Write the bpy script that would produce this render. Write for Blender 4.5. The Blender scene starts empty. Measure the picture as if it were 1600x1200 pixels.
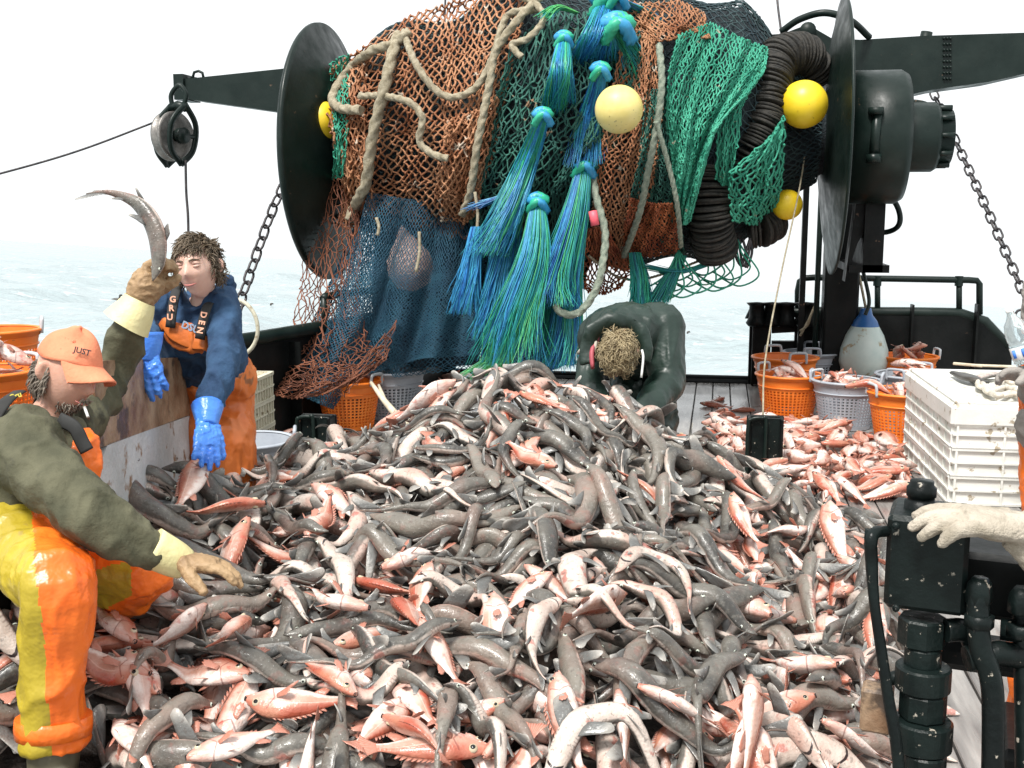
import bpy, math, random
import numpy as np
from mathutils import Vector, Matrix, noise as mnoise
sc = bpy.context.scene
rng = np.random.default_rng(11); random.seed(7)
# ---------------------------------------------------------------- camera, world, light
F = 1750.0; YAW = math.radians(10.4); PITCH = math.radians(8.8); EYE = 1.65
C = np.array([0, 0, EYE])
fw = np.array([-math.sin(YAW)*math.cos(PITCH), math.cos(YAW)*math.cos(PITCH), -math.sin(PITCH)])
rt = np.array([math.cos(YAW), math.sin(YAW), 0.0]); up = np.cross(rt, fw)
cam = bpy.data.objects.new('camera', bpy.data.cameras.new('camera')); sc.collection.objects.link(cam)
cam.location = C; cam.rotation_euler = (math.pi/2-PITCH, 0, YAW)
cam.data.lens = F/1600*36; cam.data.sensor_width = 36; cam.data.clip_end = 9000; cam.data.clip_start = .05
sc.camera = cam
W = bpy.data.worlds.new('World'); sc.world = W; W.use_nodes = True
wt = W.node_tree; wt.nodes.clear()
SUN_EL, SUN_AZ = 58, 200          # degrees; behind and to the left of the camera
sky = wt.nodes.new('ShaderNodeTexSky'); sky.sky_type = 'NISHITA'; sky.sun_disc = False
sky.sun_elevation = math.radians(SUN_EL); sky.sun_rotation = math.radians(SUN_AZ)
hs = wt.nodes.new('ShaderNodeHueSaturation'); hs.inputs['Saturation'].default_value = .1
mx = wt.nodes.new('ShaderNodeMixRGB'); mx.inputs[0].default_value = .82; mx.inputs[2].default_value = (8.1, 8.4, 8.5, 1)
bg = wt.nodes.new('ShaderNodeBackground'); bg.inputs[1].default_value = .1
wo = wt.nodes.new('ShaderNodeOutputWorld')
for a, b in ((sky.outputs[0], hs.inputs['Color']), (hs.outputs[0], mx.inputs[1]), (mx.outputs[0], bg.inputs[0]), (bg.outputs[0], wo.inputs[0])):
    wt.links.new(a, b)
sun = bpy.data.objects.new('sun', bpy.data.lights.new('sun', 'SUN')); sc.collection.objects.link(sun)
sun.data.energy = 3.4; sun.data.angle = math.radians(14); sun.data.color = (1, .97, .92)
_sd = Vector((math.sin(math.radians(SUN_AZ))*math.cos(math.radians(SUN_EL)), math.cos(math.radians(SUN_AZ))*math.cos(math.radians(SUN_EL)), math.sin(math.radians(SUN_EL))))
sun.rotation_euler = (-_sd).to_track_quat('-Z', 'Y').to_euler()
sc.view_settings.view_transform = 'Standard'; sc.view_settings.look = 'None'; sc.view_settings.exposure = .62
sc.cycles.max_bounces = 6; sc.cycles.transparent_max_bounces = 8
sc.cycles.use_denoising = True
# ---------------------------------------------------------------- helpers
def ray(x, y):
    x = np.asarray(x, float)[..., None]; y = np.asarray(y, float)[..., None]
    return fw + (x-800)/F*rt + (600-y)/F*up
def P(x, y, d): return C + np.asarray(d, float)[..., None]*ray(x, y)
def PY(x, y, Y):
    k = ray(x, y); return C + k*(Y/k[..., 1:2])
def PZ(x, y, z):
    k = ray(x, y); return C + k*((z-EYE)/k[..., 2:3])
def pix(q):
    q = np.asarray(q)-C; d = q@fw
    return 800+F*(q@rt)/d, 600-F*(q@up)/d, d
def nrm(v): v = np.asarray(v, float); return v/np.maximum(np.linalg.norm(v, axis=-1, keepdims=True), 1e-9)
class MB:
    def __init__(s): s.V = []; s.Fs = []; s.n = 0; s.UV = []; s.A = []
    def add(s, v, f, m=0, smooth=True, uv=None, a=None):
        v = np.asarray(v, float).reshape(-1, 3)
        if isinstance(f, (list, tuple)) and len(f) and len({len(q) for q in f}) > 1:
            for k in {len(q) for q in f}: s.Fs.append((np.array([q for q in f if len(q) == k])+s.n, m, smooth))
        else: s.Fs.append((np.asarray(f)+s.n, m, smooth))
        s.V.append(v); s.UV.append(np.zeros((len(v), 2)) if uv is None else uv)
        s.A.append(np.zeros(len(v)) if a is None else np.broadcast_to(a, (len(v),)).astype(float)); s.n += len(v); return s
    def merge(s, o):
        for f, m, sm in o.Fs: s.Fs.append((f+s.n, m, sm))
        s.V += o.V; s.UV += o.UV; s.A += o.A; s.n += o.n
    def mesh(s, name, mats, origin=None):
        me = bpy.data.meshes.new(name); V = np.concatenate(s.V)
        if origin is not None: V = V-np.asarray(origin)
        fs = [x for x in s.Fs if len(x[0])]
        li = np.concatenate([f.reshape(-1) for f, _, _ in fs]); tot = np.concatenate([np.full(len(f), f.shape[1]) for f, _, _ in fs])
        me.vertices.add(len(V)); me.vertices.foreach_set('co', V.astype(np.float32).reshape(-1))
        me.loops.add(len(li)); me.loops.foreach_set('vertex_index', li.astype(np.int32))
        me.polygons.add(len(tot)); me.polygons.foreach_set('loop_start', np.concatenate([[0], np.cumsum(tot)[:-1]]).astype(np.int32))
        me.polygons.foreach_set('loop_total', tot.astype(np.int32))
        me.polygons.foreach_set('material_index', np.concatenate([np.full(len(f), m) for f, m, _ in fs]).astype(np.int32))
        me.polygons.foreach_set('use_smooth', np.concatenate([np.full(len(f), bool(sm)) for f, _, sm in fs]))
        uvl = me.uv_layers.new(name='UVMap'); uvl.data.foreach_set('uv', np.concatenate(s.UV)[li].astype(np.float32).reshape(-1))
        at = me.attributes.new('rnd', 'FLOAT', 'POINT'); at.data.foreach_set('value', np.concatenate(s.A).astype(np.float32))
        me.update(calc_edges=True); me.validate()
        for m in (mats if isinstance(mats, (list, tuple)) else [mats]): me.materials.append(m)
        return me
    def build(s, name, mats, parent=None, **k):
        o = bpy.data.objects.new(name, s.mesh(name, mats, None if parent is None else world_loc(parent)))
        sc.collection.objects.link(o)
        if parent is not None: o.parent = parent
        for a, b in k.items(): o[{'cat': 'category'}.get(a, a)] = b
        return o
def world_loc(o):
    v = np.array(o.location)
    while o.parent: o = o.parent; v = v+np.array(o.location)
    return v
def empty(name, loc, label=None, cat=None, group=None):
    o = bpy.data.objects.new(name, None); sc.collection.objects.link(o); o.location = loc; o.empty_display_size = .1
    if label: o['label'] = label
    if cat: o['category'] = cat
    if group: o['group'] = group
    return o
def tag(o, label, cat, group=None, kind=None):
    o['label'] = label; o['category'] = cat
    if group: o['group'] = group
    if kind: o['kind'] = kind
    return o
def copytree(o, parent=None):
    c = o.copy(); sc.collection.objects.link(c)
    if parent is not None: c.parent = parent
    for ch in list(o.children): copytree(ch, c)
    return c
def spline(pts, n):
    pts = np.asarray(pts, float); m = len(pts)
    if m == 2: t = np.linspace(0, 1, n)[:, None]; return pts[0]*(1-t)+pts[1]*t
    e = np.vstack([2*pts[0]-pts[1], pts, 2*pts[-1]-pts[-2]]); u = np.linspace(0, m-1, n); i = np.minimum(u.astype(int), m-2); t = (u-i)[:, None]
    a, b, c, d = e[i], e[i+1], e[i+2], e[i+3]
    return .5*(2*b+(c-a)*t+(2*a-5*b+4*c-d)*t*t+(3*b-a-3*c+d)*t**3)
def frames(p, ref=None):
    T = nrm(np.gradient(p, axis=0)); n = len(p); N = np.zeros_like(T)
    if ref is not None:
        N = nrm(np.asarray(ref)-T*(T@np.asarray(ref))[:, None]) if np.ndim(ref) == 1 else nrm(ref-T*np.sum(T*ref, 1)[:, None])
    else:
        v = np.array([0, 0, 1.]) if abs(T[0][2]) < .9 else np.array([1., 0, 0])
        for i in range(n):
            v = v-T[i]*(v@T[i]); v = v/max(np.linalg.norm(v), 1e-9); N[i] = v
    return T, N, np.cross(T, N)
def ring_faces(n, s, closed=False):
    i = np.arange(n if closed else n-1)[:, None]; j = np.arange(s)[None, :]; k = (i+1) % n
    return np.stack(np.broadcast_arrays(i*s+j, i*s+(j+1) % s, k*s+(j+1) % s, k*s+j), -1).reshape(-1, 4)
def tube(mb, pts, r, seg=8, m=0, ref=None, caps=True, lobes=0, pitch=.1, n=None, closed=False, a=None):
    """swept tube; r: scalar, per-point list, or per-point (r_ref, r_other)"""
    pts = np.asarray(pts, float); r = np.asarray(r, float)
    if r.ndim == 0: r = np.full(len(pts), float(r))
    if r.ndim == 1: r = np.stack([r, r], 1)
    if n: r = np.maximum(spline(r, n), 1e-4); pts = spline(pts, n)
    T, N, B = frames(pts, ref)
    th = np.arange(seg)/seg*2*np.pi; k = np.ones((len(pts), seg))
    s = np.concatenate([[0], np.cumsum(np.linalg.norm(np.diff(pts, axis=0), axis=1))])
    if lobes: k = .78+.42*np.abs(np.cos(.5*lobes*(th[None, :]-s[:, None]/pitch)))
    v = pts[:, None]+(k*np.cos(th))[..., None]*r[:, None, :1]*N[:, None]+(k*np.sin(th))[..., None]*r[:, None, 1:]*B[:, None]
    uv = np.stack(np.broadcast_arrays(s[:, None], (th/2/np.pi)[None, :]), -1).reshape(-1, 2)
    mb.add(v.reshape(-1, 3), ring_faces(len(pts), seg, closed), m, uv=uv, a=a)
    if caps and not closed:
        b = mb.n-len(pts)*seg; mb.Fs.append((np.array([[b+j for j in range(seg)][::-1]]), m, False)); mb.Fs.append((np.array([[b+(len(pts)-1)*seg+j for j in range(seg)]]), m, False))
    return mb
def box(mb, c, size, ax=None, m=0, bev=0.0, uvs=None):
    """box with optional bevel; ax: 3 axes rows"""
    ax = np.eye(3) if ax is None else np.asarray(ax, float); h = np.asarray(size, float)/2; c = np.asarray(c, float)
    if bev <= 0:
        v = np.array([[x, y, z] for z in (-1, 1) for y in (-1, 1) for x in (-1, 1)])*h
        f = [[0, 2, 3, 1], [4, 5, 7, 6], [0, 1, 5, 4], [2, 6, 7, 3], [0, 4, 6, 2], [1, 3, 7, 5]]
    else:
        b = min(bev, h.min()*.95); v = []; f = []
        cor = {}
        for sx in (-1, 1):
            for sy in (-1, 1):
                for sz in (-1, 1):
                    for k in range(3):
                        q = np.array([sx, sy, sz])*(h-b); q[k] = (sx, sy, sz)[k]*h[k]; cor[(sx, sy, sz, k)] = len(v); v.append(q)
        for k in range(3):
            o = [i for i in range(3) if i != k]
            for s_ in (-1, 1):
                L = []
                for (p_, q_) in ((-1, -1), (1, -1), (1, 1), (-1, 1)):
                    t = [0, 0, 0]; t[k] = s_; t[o[0]] = p_; t[o[1]] = q_; L.append(cor[(*t, k)])
                if (s_ > 0) != (k == 1): f.append(L)
                else: f.append(L[::-1])
            for p_ in (-1, 1):
                for q_ in (-1, 1):
                    t0 = [0, 0, 0]; t0[k] = -1; t0[o[0]] = p_; t0[o[1]] = q_; t1 = list(t0); t1[k] = 1
                    f.append([cor[(*t0, o[0])], cor[(*t1, o[0])], cor[(*t1, o[1])], cor[(*t0, o[1])]])
        for sx in (-1, 1):
            for sy in (-1, 1):
                for sz in (-1, 1): f.append([cor[(sx, sy, sz, 0)], cor[(sx, sy, sz, 1)], cor[(sx, sy, sz, 2)]])
        v = np.array(v)
        g = []
        for q in f:      # orient outwards
            n_ = np.cross(v[q[1]]-v[q[0]], v[q[2]]-v[q[1]]); g.append(q if n_@v[q].mean(0) > 0 else q[::-1])
        f = g
    mb.add(c+v@ax, f, m, smooth=False); return mb
def prism(mb, poly, ext, m=0):
    """polygon (n,3) extruded by vector ext"""
    poly = np.asarray(poly, float); n = len(poly); v = np.vstack([poly, poly+np.asarray(ext)])
    f = [list(range(n))[::-1], list(range(n, 2*n))]+[[i, (i+1) % n, n+(i+1) % n, n+i] for i in range(n)]
    nn = np.cross(poly[1]-poly[0], poly[2]-poly[1]) if n > 2 else ext
    mb.add(v, f if n != 4 else f, m, smooth=False); return mb
def lathe(mb, c, prof, axis=(0, 0, 1), seg=32, m=0, smooth=True, a=None):
    """prof: list of (radius, along)"""
    ax = nrm(axis); r0 = np.cross(ax, [0, 0, 1.]) if abs(ax[2]) < .9 else np.array([1., 0, 0]); r0 = nrm(r0-ax*(r0@ax)); r1 = np.cross(ax, r0)
    th = np.arange(seg)/seg*2*np.pi; p = np.asarray(prof, float)
    v = np.asarray(c)+p[:, None, 1:]*ax+p[:, None, :1]*(np.cos(th)[:, None]*r0+np.sin(th)[:, None]*r1)
    mb.add(v.reshape(-1, 3), ring_faces(len(p), seg), m, smooth, a=a); return mb
def ball(mb, c, r, m=0, seg=24, rings=16, axis=(0, 0, 1)):
    t = np.linspace(.02, np.pi-.02, rings); return lathe(mb, c, [(r*math.sin(q), -r*math.cos(q)) for q in t], axis, seg, m)
def grid(mb, v, m=0, uv=None, a=None, smooth=True):
    n, k = v.shape[:2]; i = np.arange(n-1)[:, None]; j = np.arange(k-1)[None]
    f = np.stack(np.broadcast_arrays(i*k+j, i*k+j+1, (i+1)*k+j+1, (i+1)*k+j), -1).reshape(-1, 4)
    if uv is None: uv = np.stack(np.meshgrid(np.linspace(0, 1, n), np.linspace(0, 1, k), indexing='ij'), -1).reshape(-1, 2)
    mb.add(v.reshape(-1, 3), f, m, smooth, uv=uv, a=a); return mb
# ---------------------------------------------------------------- materials
def mat(name, c1, c2=None, rough=.6, metal=0, scale=6, bump=0, bscale=40, detail=4, spots=None, sscale=20, sthr=.62, coat=0, rvar=0, stretch=(1, 1, 1), coord='Object', spec=.5, sss=0, att=None):
    m = bpy.data.materials.new(name); m.use_nodes = True; t = m.node_tree; N = t.nodes; b = N['Principled BSDF']; L = t.links
    b.inputs['Roughness'].default_value = rough; b.inputs['Metallic'].default_value = metal; b.inputs['Coat Weight'].default_value = coat; b.inputs['Coat Roughness'].default_value = .12
    b.inputs['Specular IOR Level'].default_value = spec
    if sss: b.inputs['Subsurface Weight'].default_value = sss; b.inputs['Subsurface Radius'].default_value = (.01, .004, .002)
    tc = N.new('ShaderNodeTexCoord'); mp = N.new('ShaderNodeMapping'); mp.inputs['Scale'].default_value = stretch; ge = N.new('ShaderNodeNewGeometry'); L.new(ge.outputs['Position'], mp.inputs[0])
    def nz(s, d=detail, r=.6):
        n = N.new('ShaderNodeTexNoise'); n.inputs['Scale'].default_value = s; n.inputs['Detail'].default_value = d; n.inputs['Roughness'].default_value = r; L.new(mp.outputs[0], n.inputs[0]); return n.outputs[0]
    def rp(src, a, e, c=(0, 0, 0, 1), d=(1, 1, 1, 1)):
        r = N.new('ShaderNodeValToRGB'); r.color_ramp.elements[0].position = a; r.color_ramp.elements[1].position = e; r.color_ramp.elements[0].color = c; r.color_ramp.elements[1].color = d; L.new(src, r.inputs[0]); return r.outputs[0]
    c1 = (*c1, 1); c2 = (*(c2 or c1[:3]), 1)
    col = rp(nz(scale), .35, .65, c1, c2)
    if att:
        an = N.new('ShaderNodeAttribute'); an.attribute_name = 'rnd'; r = N.new('ShaderNodeValToRGB'); r.color_ramp.interpolation = 'LINEAR'
        els = r.color_ramp.elements; els[0].color = (*att[0], 1); els[1].color = (*att[-1], 1)
        for k, c in enumerate(att[1:-1]): e = els.new((k+1)/(len(att)-1)); e.color = (*c, 1)
        L.new(an.outputs['Fac'], r.inputs[0]); mm = N.new('ShaderNodeMixRGB'); mm.blend_type = 'MULTIPLY'; mm.inputs[0].default_value = .5; L.new(r.outputs[0], mm.inputs[1]); L.new(rp(nz(scale), .3, .7, (.45, .45, .45, 1)), mm.inputs[2]); col = mm.outputs[0]
    if spots:
        mm = N.new('ShaderNodeMixRGB'); L.new(rp(nz(sscale), sthr, sthr+.05), mm.inputs[0]); L.new(col, mm.inputs[1]); mm.inputs[2].default_value = (*spots, 1); col = mm.outputs[0]
    L.new(col, b.inputs['Base Color'])
    if rvar:
        mr = N.new('ShaderNodeMapRange'); mr.inputs[1].default_value = .3; mr.inputs[2].default_value = .7; mr.inputs[3].default_value = max(0.05, rough-rvar); mr.inputs[4].default_value = min(1, rough+rvar); L.new(nz(scale*1.7), mr.inputs[0]); L.new(mr.outputs[0], b.inputs['Roughness'])
    if bump:
        bp = N.new('ShaderNodeBump'); bp.inputs['Strength'].default_value = bump; bp.inputs['Distance'].default_value = .02; L.new(nz(bscale), bp.inputs['Height']); L.new(bp.outputs[0], b.inputs['Normal'])
    m['bsdf'] = 1; return m
M = {}
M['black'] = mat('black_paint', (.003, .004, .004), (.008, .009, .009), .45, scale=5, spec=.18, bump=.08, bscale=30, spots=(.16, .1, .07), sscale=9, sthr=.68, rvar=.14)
M['greenblack'] = mat('dark_green_paint', (.004, .011, .009), (.011, .02, .017), .42, scale=4, spec=.28, bump=.06, bscale=25, spots=(.13, .085, .055), sscale=11, sthr=.69, rvar=.15)
M['chipped'] = mat('chipped_black_paint', (.003, .005, .005), (.008, .014, .013), .38, scale=8, spec=.2, bump=.15, bscale=40, spots=(.4, .36, .3), sscale=42, sthr=.655, rvar=.12)
M['steel'] = mat('worn_steel', (.18, .17, .16), (.3, .28, .26), .45, .6, scale=15, bump=.2, rvar=.1)
M['chain'] = mat('chain_steel', (.03, .03, .035), (.07, .06, .06), .5, .4, scale=20, bump=.2)
M['deck'] = None
M['rope'] = mat('beige_rope', (.24, .2, .13), (.42, .37, .27), .85, scale=30, bump=.5, bscale=150)
M['rope_green'] = mat('grey_green_rope', (.15, .19, .15), (.3, .33, .26), .85, scale=30, bump=.5, bscale=150)
M['twine_orange'] = mat('orange_brown_twine', (.26, .09, .035), (.5, .25, .13), .8, scale=4, detail=6, bump=.4, bscale=120, spots=(.5, .42, .33), sscale=9, sthr=.6)
M['twine_rust'] = mat('rust_orange_twine', (.2, .045, .02), (.45, .14, .05), .8, scale=6)
M['twine_teal'] = mat('dark_teal_twine', (.012, .07, .06), (.04, .16, .12), .75, scale=5, detail=6, spots=(.3, .16, .09), sscale=8, sthr=.64)
M['twine_green'] = mat('green_twine', (.015, .22, .14), (.06, .38, .25), .7, scale=5, detail=6, spots=(.35, .3, .22), sscale=14, sthr=.66)
M['twine_brown'] = mat('brown_twine', (.1, .032, .016), (.24, .085, .042), .8, scale=6)
M['twine_blue'] = mat('blue_twine', (.01, .055, .1), (.026, .11, .17), .7, scale=5)
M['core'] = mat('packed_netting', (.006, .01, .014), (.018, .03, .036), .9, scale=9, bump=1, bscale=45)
M['rubber'] = mat('black_rubber', (.008, .008, .007), (.03, .026, .02), .7, scale=30, bump=.4, bscale=80)
M['yellow'] = mat('yellow_float_plastic', (.75, .52, .015), (.85, .62, .03), .4, scale=3, spots=(.3, .2, .05), sscale=30, sthr=.68, bump=.06, bscale=12)
M['yellow_pale'] = mat('faded_yellow_float_plastic', (.72, .58, .16), (.82, .7, .3), .45, scale=3, spots=(.2, .16, .1), sscale=45, sthr=.66, bump=.06, bscale=12)
M['tassel'] = mat('polypropylene_strands', (1, 1, 1), (1, 1, 1), .45, scale=25, att=[(.01, .1, .36), (.02, .24, .62), (.05, .36, .62), (.02, .36, .38), (.04, .48, .24), (.16, .62, .2)])
M['tassel_green'] = mat('green_strands', (1, 1, 1), (1, 1, 1), .5, scale=25, att=[(.01, .09, .16), (.01, .2, .25), (.01, .3, .2), (.03, .4, .18)])
M['orange_plastic'] = mat('orange_basket_plastic', (.8, .17, .015), (.9, .24, .03), .4, scale=4, spots=(.35, .13, .05), sscale=25, sthr=.68, bump=.08, bscale=30)
M['gray_plastic'] = mat('grey_basket_plastic', (.34, .37, .42), (.44, .47, .51), .45, scale=4, spots=(.2, .18, .16), sscale=25, sthr=.68, bump=.08, bscale=30)
M['white_plastic'] = mat('white_crate_plastic', (.68, .68, .63), (.8, .8, .76), .42, scale=3, spots=(.38, .33, .25), sscale=14, sthr=.6, bump=.1, bscale=40, rvar=.1)
M['cream_plastic'] = mat('cream_crate_plastic', (.5, .47, .36), (.62, .58, .46), .5, scale=3, spots=(.3, .25, .17), sscale=22, sthr=.6, bump=.1)
M['rustboard'] = mat('rust_stained_board', (.15, .075, .035), (.4, .28, .18), .5, scale=7, detail=12, bump=.4, bscale=30, spots=(.07, .045, .03), sscale=4.5, sthr=.54, rvar=.2)
M['whiteboard'] = mat('grey_white_board', (.42, .44, .44), (.62, .64, .65), .5, scale=4, detail=8, bump=.3, spots=(.24, .15, .09), sscale=7, sthr=.58, rvar=.15)
M['pale_wood'] = mat('pale_wood', (.5, .42, .3), (.66, .58, .44), .6, scale=10, stretch=(1, 1, .2))
M['skin'] = mat('skin', (.52, .27, .19), (.62, .36, .27), .5, scale=14, detail=5, bump=.15, bscale=160, sss=.12, spots=(.55, .2, .15), sscale=9, sthr=.62)
M['skin_boy'] = mat('fair_skin', (.62, .36, .27), (.7, .46, .37), .5, scale=12, sss=.12, bump=.08, bscale=150)
M['hair_dark'] = mat('dark_brown_hair', (.05, .035, .02), (.15, .11, .07), .5, scale=20)
M['hair_gray'] = mat('grey_brown_hair', (.07, .05, .035), (.24, .2, .16), .6, scale=25)
M['hair_blond'] = mat('dirty_blond_hair', (.16, .12, .06), (.42, .34, .2), .5, scale=25)
M['olive'] = mat('olive_cotton', (.055, .055, .03), (.11, .105, .062), .85, scale=9, bump=.5, bscale=22, spots=(.05, .048, .03), sscale=6, sthr=.6, detail=6)
M['cap'] = mat('faded_orange_cap', (.7, .2, .1), (.8, .28, .15), .8, scale=7, spots=(.4, .1, .05), sscale=24, sthr=.66, bump=.2, bscale=90)
M['navy'] = mat('navy_sweatshirt', (.016, .045, .105), (.035, .09, .18), .9, scale=8, bump=.5, bscale=22, detail=6)
M['greenjacket'] = mat('dark_green_oilskin', (.006, .017, .012), (.018, .036, .028), .42, scale=5, bump=.5, bscale=9, detail=3, rvar=.1)
M['orange_oil'] = mat('orange_oilskin', (.8, .13, .012), (.92, .19, .02), .34, scale=5, bump=.5, bscale=14, detail=3, spots=(.5, .1, .02), sscale=12, sthr=.68)
M['yellow_oil'] = mat('yellow_oilskin', (.36, .27, .02), (.46, .35, .03), .36, scale=5, bump=.5, bscale=14, detail=3, spots=(.35, .25, .04), sscale=12, sthr=.66)
M['bib_boy'] = mat('brown_orange_oilskin', (.62, .15, .03), (.74, .21, .05), .35, scale=5, bump=.5, bscale=9, detail=3, spots=(.3, .12, .05), sscale=9, sthr=.6)
M['glove_blue'] = mat('blue_rubber_glove', (.05, .2, .75), (.09, .3, .85), .28, scale=8, bump=.4, bscale=25)
M['glove_tan'] = mat('tan_work_glove', (.26, .16, .08), (.42, .28, .15), .6, scale=9, bump=.4, bscale=40)
M['glove_cuff'] = mat('cream_glove_cuff', (.62, .55, .27), (.72, .66, .36), .55, scale=9, bump=.3, bscale=25)
M['glove_knit'] = mat('off_white_knit_glove', (.3, .26, .2), (.52, .46, .38), .9, scale=16, bump=.5, bscale=170, spots=(.3, .26, .2), sscale=9, sthr=.62)
M['glove_gray'] = mat('grey_knit_glove', (.25, .23, .21), (.36, .33, .3), .9, scale=8, bump=.5, bscale=50)
M['strap'] = mat('black_webbing', (.015, .015, .014), (.03, .03, .03), .8)
M['boot'] = mat('brown_rubber_boot', (.06, .05, .03), (.12, .11, .07), .35, scale=6, spots=(.25, .22, .15), sscale=14, sthr=.62)
M['text_orange'] = mat('orange_lettering', (.75, .38, .25)); M['text_yellow'] = mat('yellow_lettering', (.6, .5, .08)); M['text_dark'] = mat('dark_lettering', (.06, .04, .04)); M['text_pale'] = mat('pale_lettering', (.25, .33, .45))
M['scrap'] = mat('pale_fish_scraps', (.5, .45, .37), (.66, .6, .52), .4, scale=25, bump=.4); M['white'] = mat('white', (.75, .75, .73)); M['eyewhite'] = mat('eye_white', (.55, .5, .47), rough=.3); M['pupil'] = mat('pupil', (.01, .01, .01), rough=.15); M['lip'] = mat('lip', (.4, .14, .12), rough=.5)
M['dark'] = mat('dark_opening', (.01, .008, .008)); M['buoy'] = mat('pale_buoy_vinyl', (.45, .55, .52), (.62, .68, .63), .35, scale=4, spots=(.35, .27, .15), sscale=7, sthr=.6); M['buoy_blue'] = mat('blue_buoy_vinyl', (.02, .1, .3), (.04, .14, .36), .35)
M['pink'] = mat('pink_paint', (.85, .12, .16), rough=.5); M['knife'] = mat('dark_blade', (.03, .03, .03), (.07, .06, .05), .4); M['label_blue'] = mat('blue_label', (.05, .2, .7)); M['inner_red'] = mat('pink_lining', (.4, .08, .1), rough=.6)
M['beige'] = mat('beige_cloth', (.45, .4, .33), (.52, .47, .4), .8)
def fish_mat(name, rock):
    m = bpy.data.materials.new(name); m.use_nodes = True; t = m.node_tree; N = t.nodes; L = t.links; b = N['Principled BSDF']
    def mth(op, a, c=None, d=None, clamp=False):
        n = N.new('ShaderNodeMath'); n.operation = op; n.use_clamp = clamp
        for i, q in enumerate((a, c, d)):
            if q is None: continue
            if isinstance(q, (int, float)): n.inputs[i].default_value = q
            else: L.new(q, n.inputs[i])
        return n.outputs[0]
    def sm(x, a, e, lo=0., hi=1.):
        n = N.new('ShaderNodeMapRange'); n.interpolation_type = 'SMOOTHSTEP'; L.new(x, n.inputs[0]); n.inputs[1].default_value = a; n.inputs[2].default_value = e; n.inputs[3].default_value = lo; n.inputs[4].default_value = hi; return n.outputs[0]
    def mixc(f, a, c):
        n = N.new('ShaderNodeMixRGB')
        if isinstance(f, (int, float)): n.inputs[0].default_value = f
        else: L.new(f, n.inputs[0])
        for i, q in ((1, a), (2, c)):
            if isinstance(q, tuple): n.inputs[i].default_value = (*q, 1)
            else: L.new(q, n.inputs[i])
        return n.outputs[0]
    uv = N.new('ShaderNodeUVMap'); uv.uv_map = 'UVMap'; sp = N.new('ShaderNodeSeparateXYZ'); L.new(uv.outputs[0], sp.inputs[0]); s, v = sp.outputs[0], sp.outputs[1]
    at = N.new('ShaderNodeAttribute'); at.attribute_name = 'rnd'; rn = at.outputs['Fac']
    tc = N.new('ShaderNodeTexCoord'); geo = N.new('ShaderNodeNewGeometry')
    def nz(sc_, det=4): n = N.new('ShaderNodeTexNoise'); n.inputs['Scale'].default_value = sc_; n.inputs['Detail'].default_value = det; L.new(geo.outputs['Position'], n.inputs[0]); return n.outputs[0]
    n1, n2, n3, n4 = nz(9, 5), nz(38, 4), nz(140, 2), nz(5, 3)
    fin = sm(s, 1.1, 1.15)
    if not rock:
        back = mixc(sm(n1, .35, .65), (.05, .048, .044), (.135, .125, .108)); back = mixc(mth('MULTIPLY', sm(rn, .3, 1.), .5), back, (.27, .24, .2)); back = mixc(mth('MULTIPLY', sm(nz(60, 3), .5, .75), .35), back, (.26, .25, .22))
        bel = mixc(sm(n1, .35, .7), (.62, .54, .48), (.42, .33, .28)); bel = mixc(mth('MULTIPLY', sm(n2, .5, .7), .45), bel, (.42, .36, .31))
        vv = mth('ADD', v, mth('MULTIPLY', mth('SUBTRACT', n2, .5), .22)); msk = sm(vv, .3, .5)
        c = mixc(msk, bel, back)
        blood = mth('MULTIPLY', sm(mth('ADD', n4, mth('MULTIPLY', rn, .14)), .56, .74), mth('SUBTRACT', 1.0, mth('MULTIPLY', msk, .75)))
        c = mixc(mth('MULTIPLY', blood, .5), c, (.52, .23, .17))
        red = mth('MULTIPLY', sm(mth('ADD', nz(22, 5), mth('MULTIPLY', rn, .08)), .63, .7), mth('SUBTRACT', 1.0, mth('MULTIPLY', msk, .8)))
        c = mixc(mth('MULTIPLY', red, .65), c, (.36, .06, .04))
        cc = mth('MULTIPLY', mth('SUBTRACT', v, .5), 2.0); cos2 = mth('SUBTRACT', 1.0, mth('MULTIPLY', cc, cc))
        line = mth('ABSOLUTE', mth('SUBTRACT', s, mth('ADD', .098, mth('MULTIPLY', cos2, .03))))
        mouth = mth('MULTIPLY', sm(line, .0045, .008, 1., 0.), sm(v, .2, .26, 1., 0.)); c = mixc(mouth, c, (.02, .012, .012))
        wv = mth('FRACT', mth('MULTIPLY', s, 72.0)); gl = mth('MULTIPLY', sm(mth('ABSOLUTE', mth('SUBTRACT', wv, .5)), .1, .22, 1., 0.), mth('MULTIPLY', mth('MULTIPLY', sm(s, .172, .174), sm(s, .238, .24, 1., 0.)), mth('MULTIPLY', sm(v, .17, .2), sm(v, .5, .56, 1., 0.))))
        c = mixc(mth('MULTIPLY', gl, .45), c, (.12, .06, .05))
        finc = mixc(sm(s, 1.55, 1.95), (.13, .13, .125), (.36, .34, .31)); c = mixc(fin, c, finc)
        c = mixc(mth('MULTIPLY', sm(nz(75, 5), .58, .68), .5), c, (.09, .07, .06)); spk = sm(n3, .7, .73); c = mixc(mth('MULTIPLY', spk, .5), c, (.7, .68, .66)); rough = sm(n2, .3, .7, .28, .5)
    else:
        top = mixc(sm(n1, .35, .65), (.36, .08, .045), (.46, .2, .13)); sid = mixc(sm(n1, .35, .65), (.52, .27, .2), (.7, .5, .44)); sid = mixc(mth('MULTIPLY', sm(rn, .5, 1.), .5), sid, (.4, .24, .18)); bel = mixc(sm(n2, .4, .7), (.76, .66, .61), (.62, .45, .39))
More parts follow.
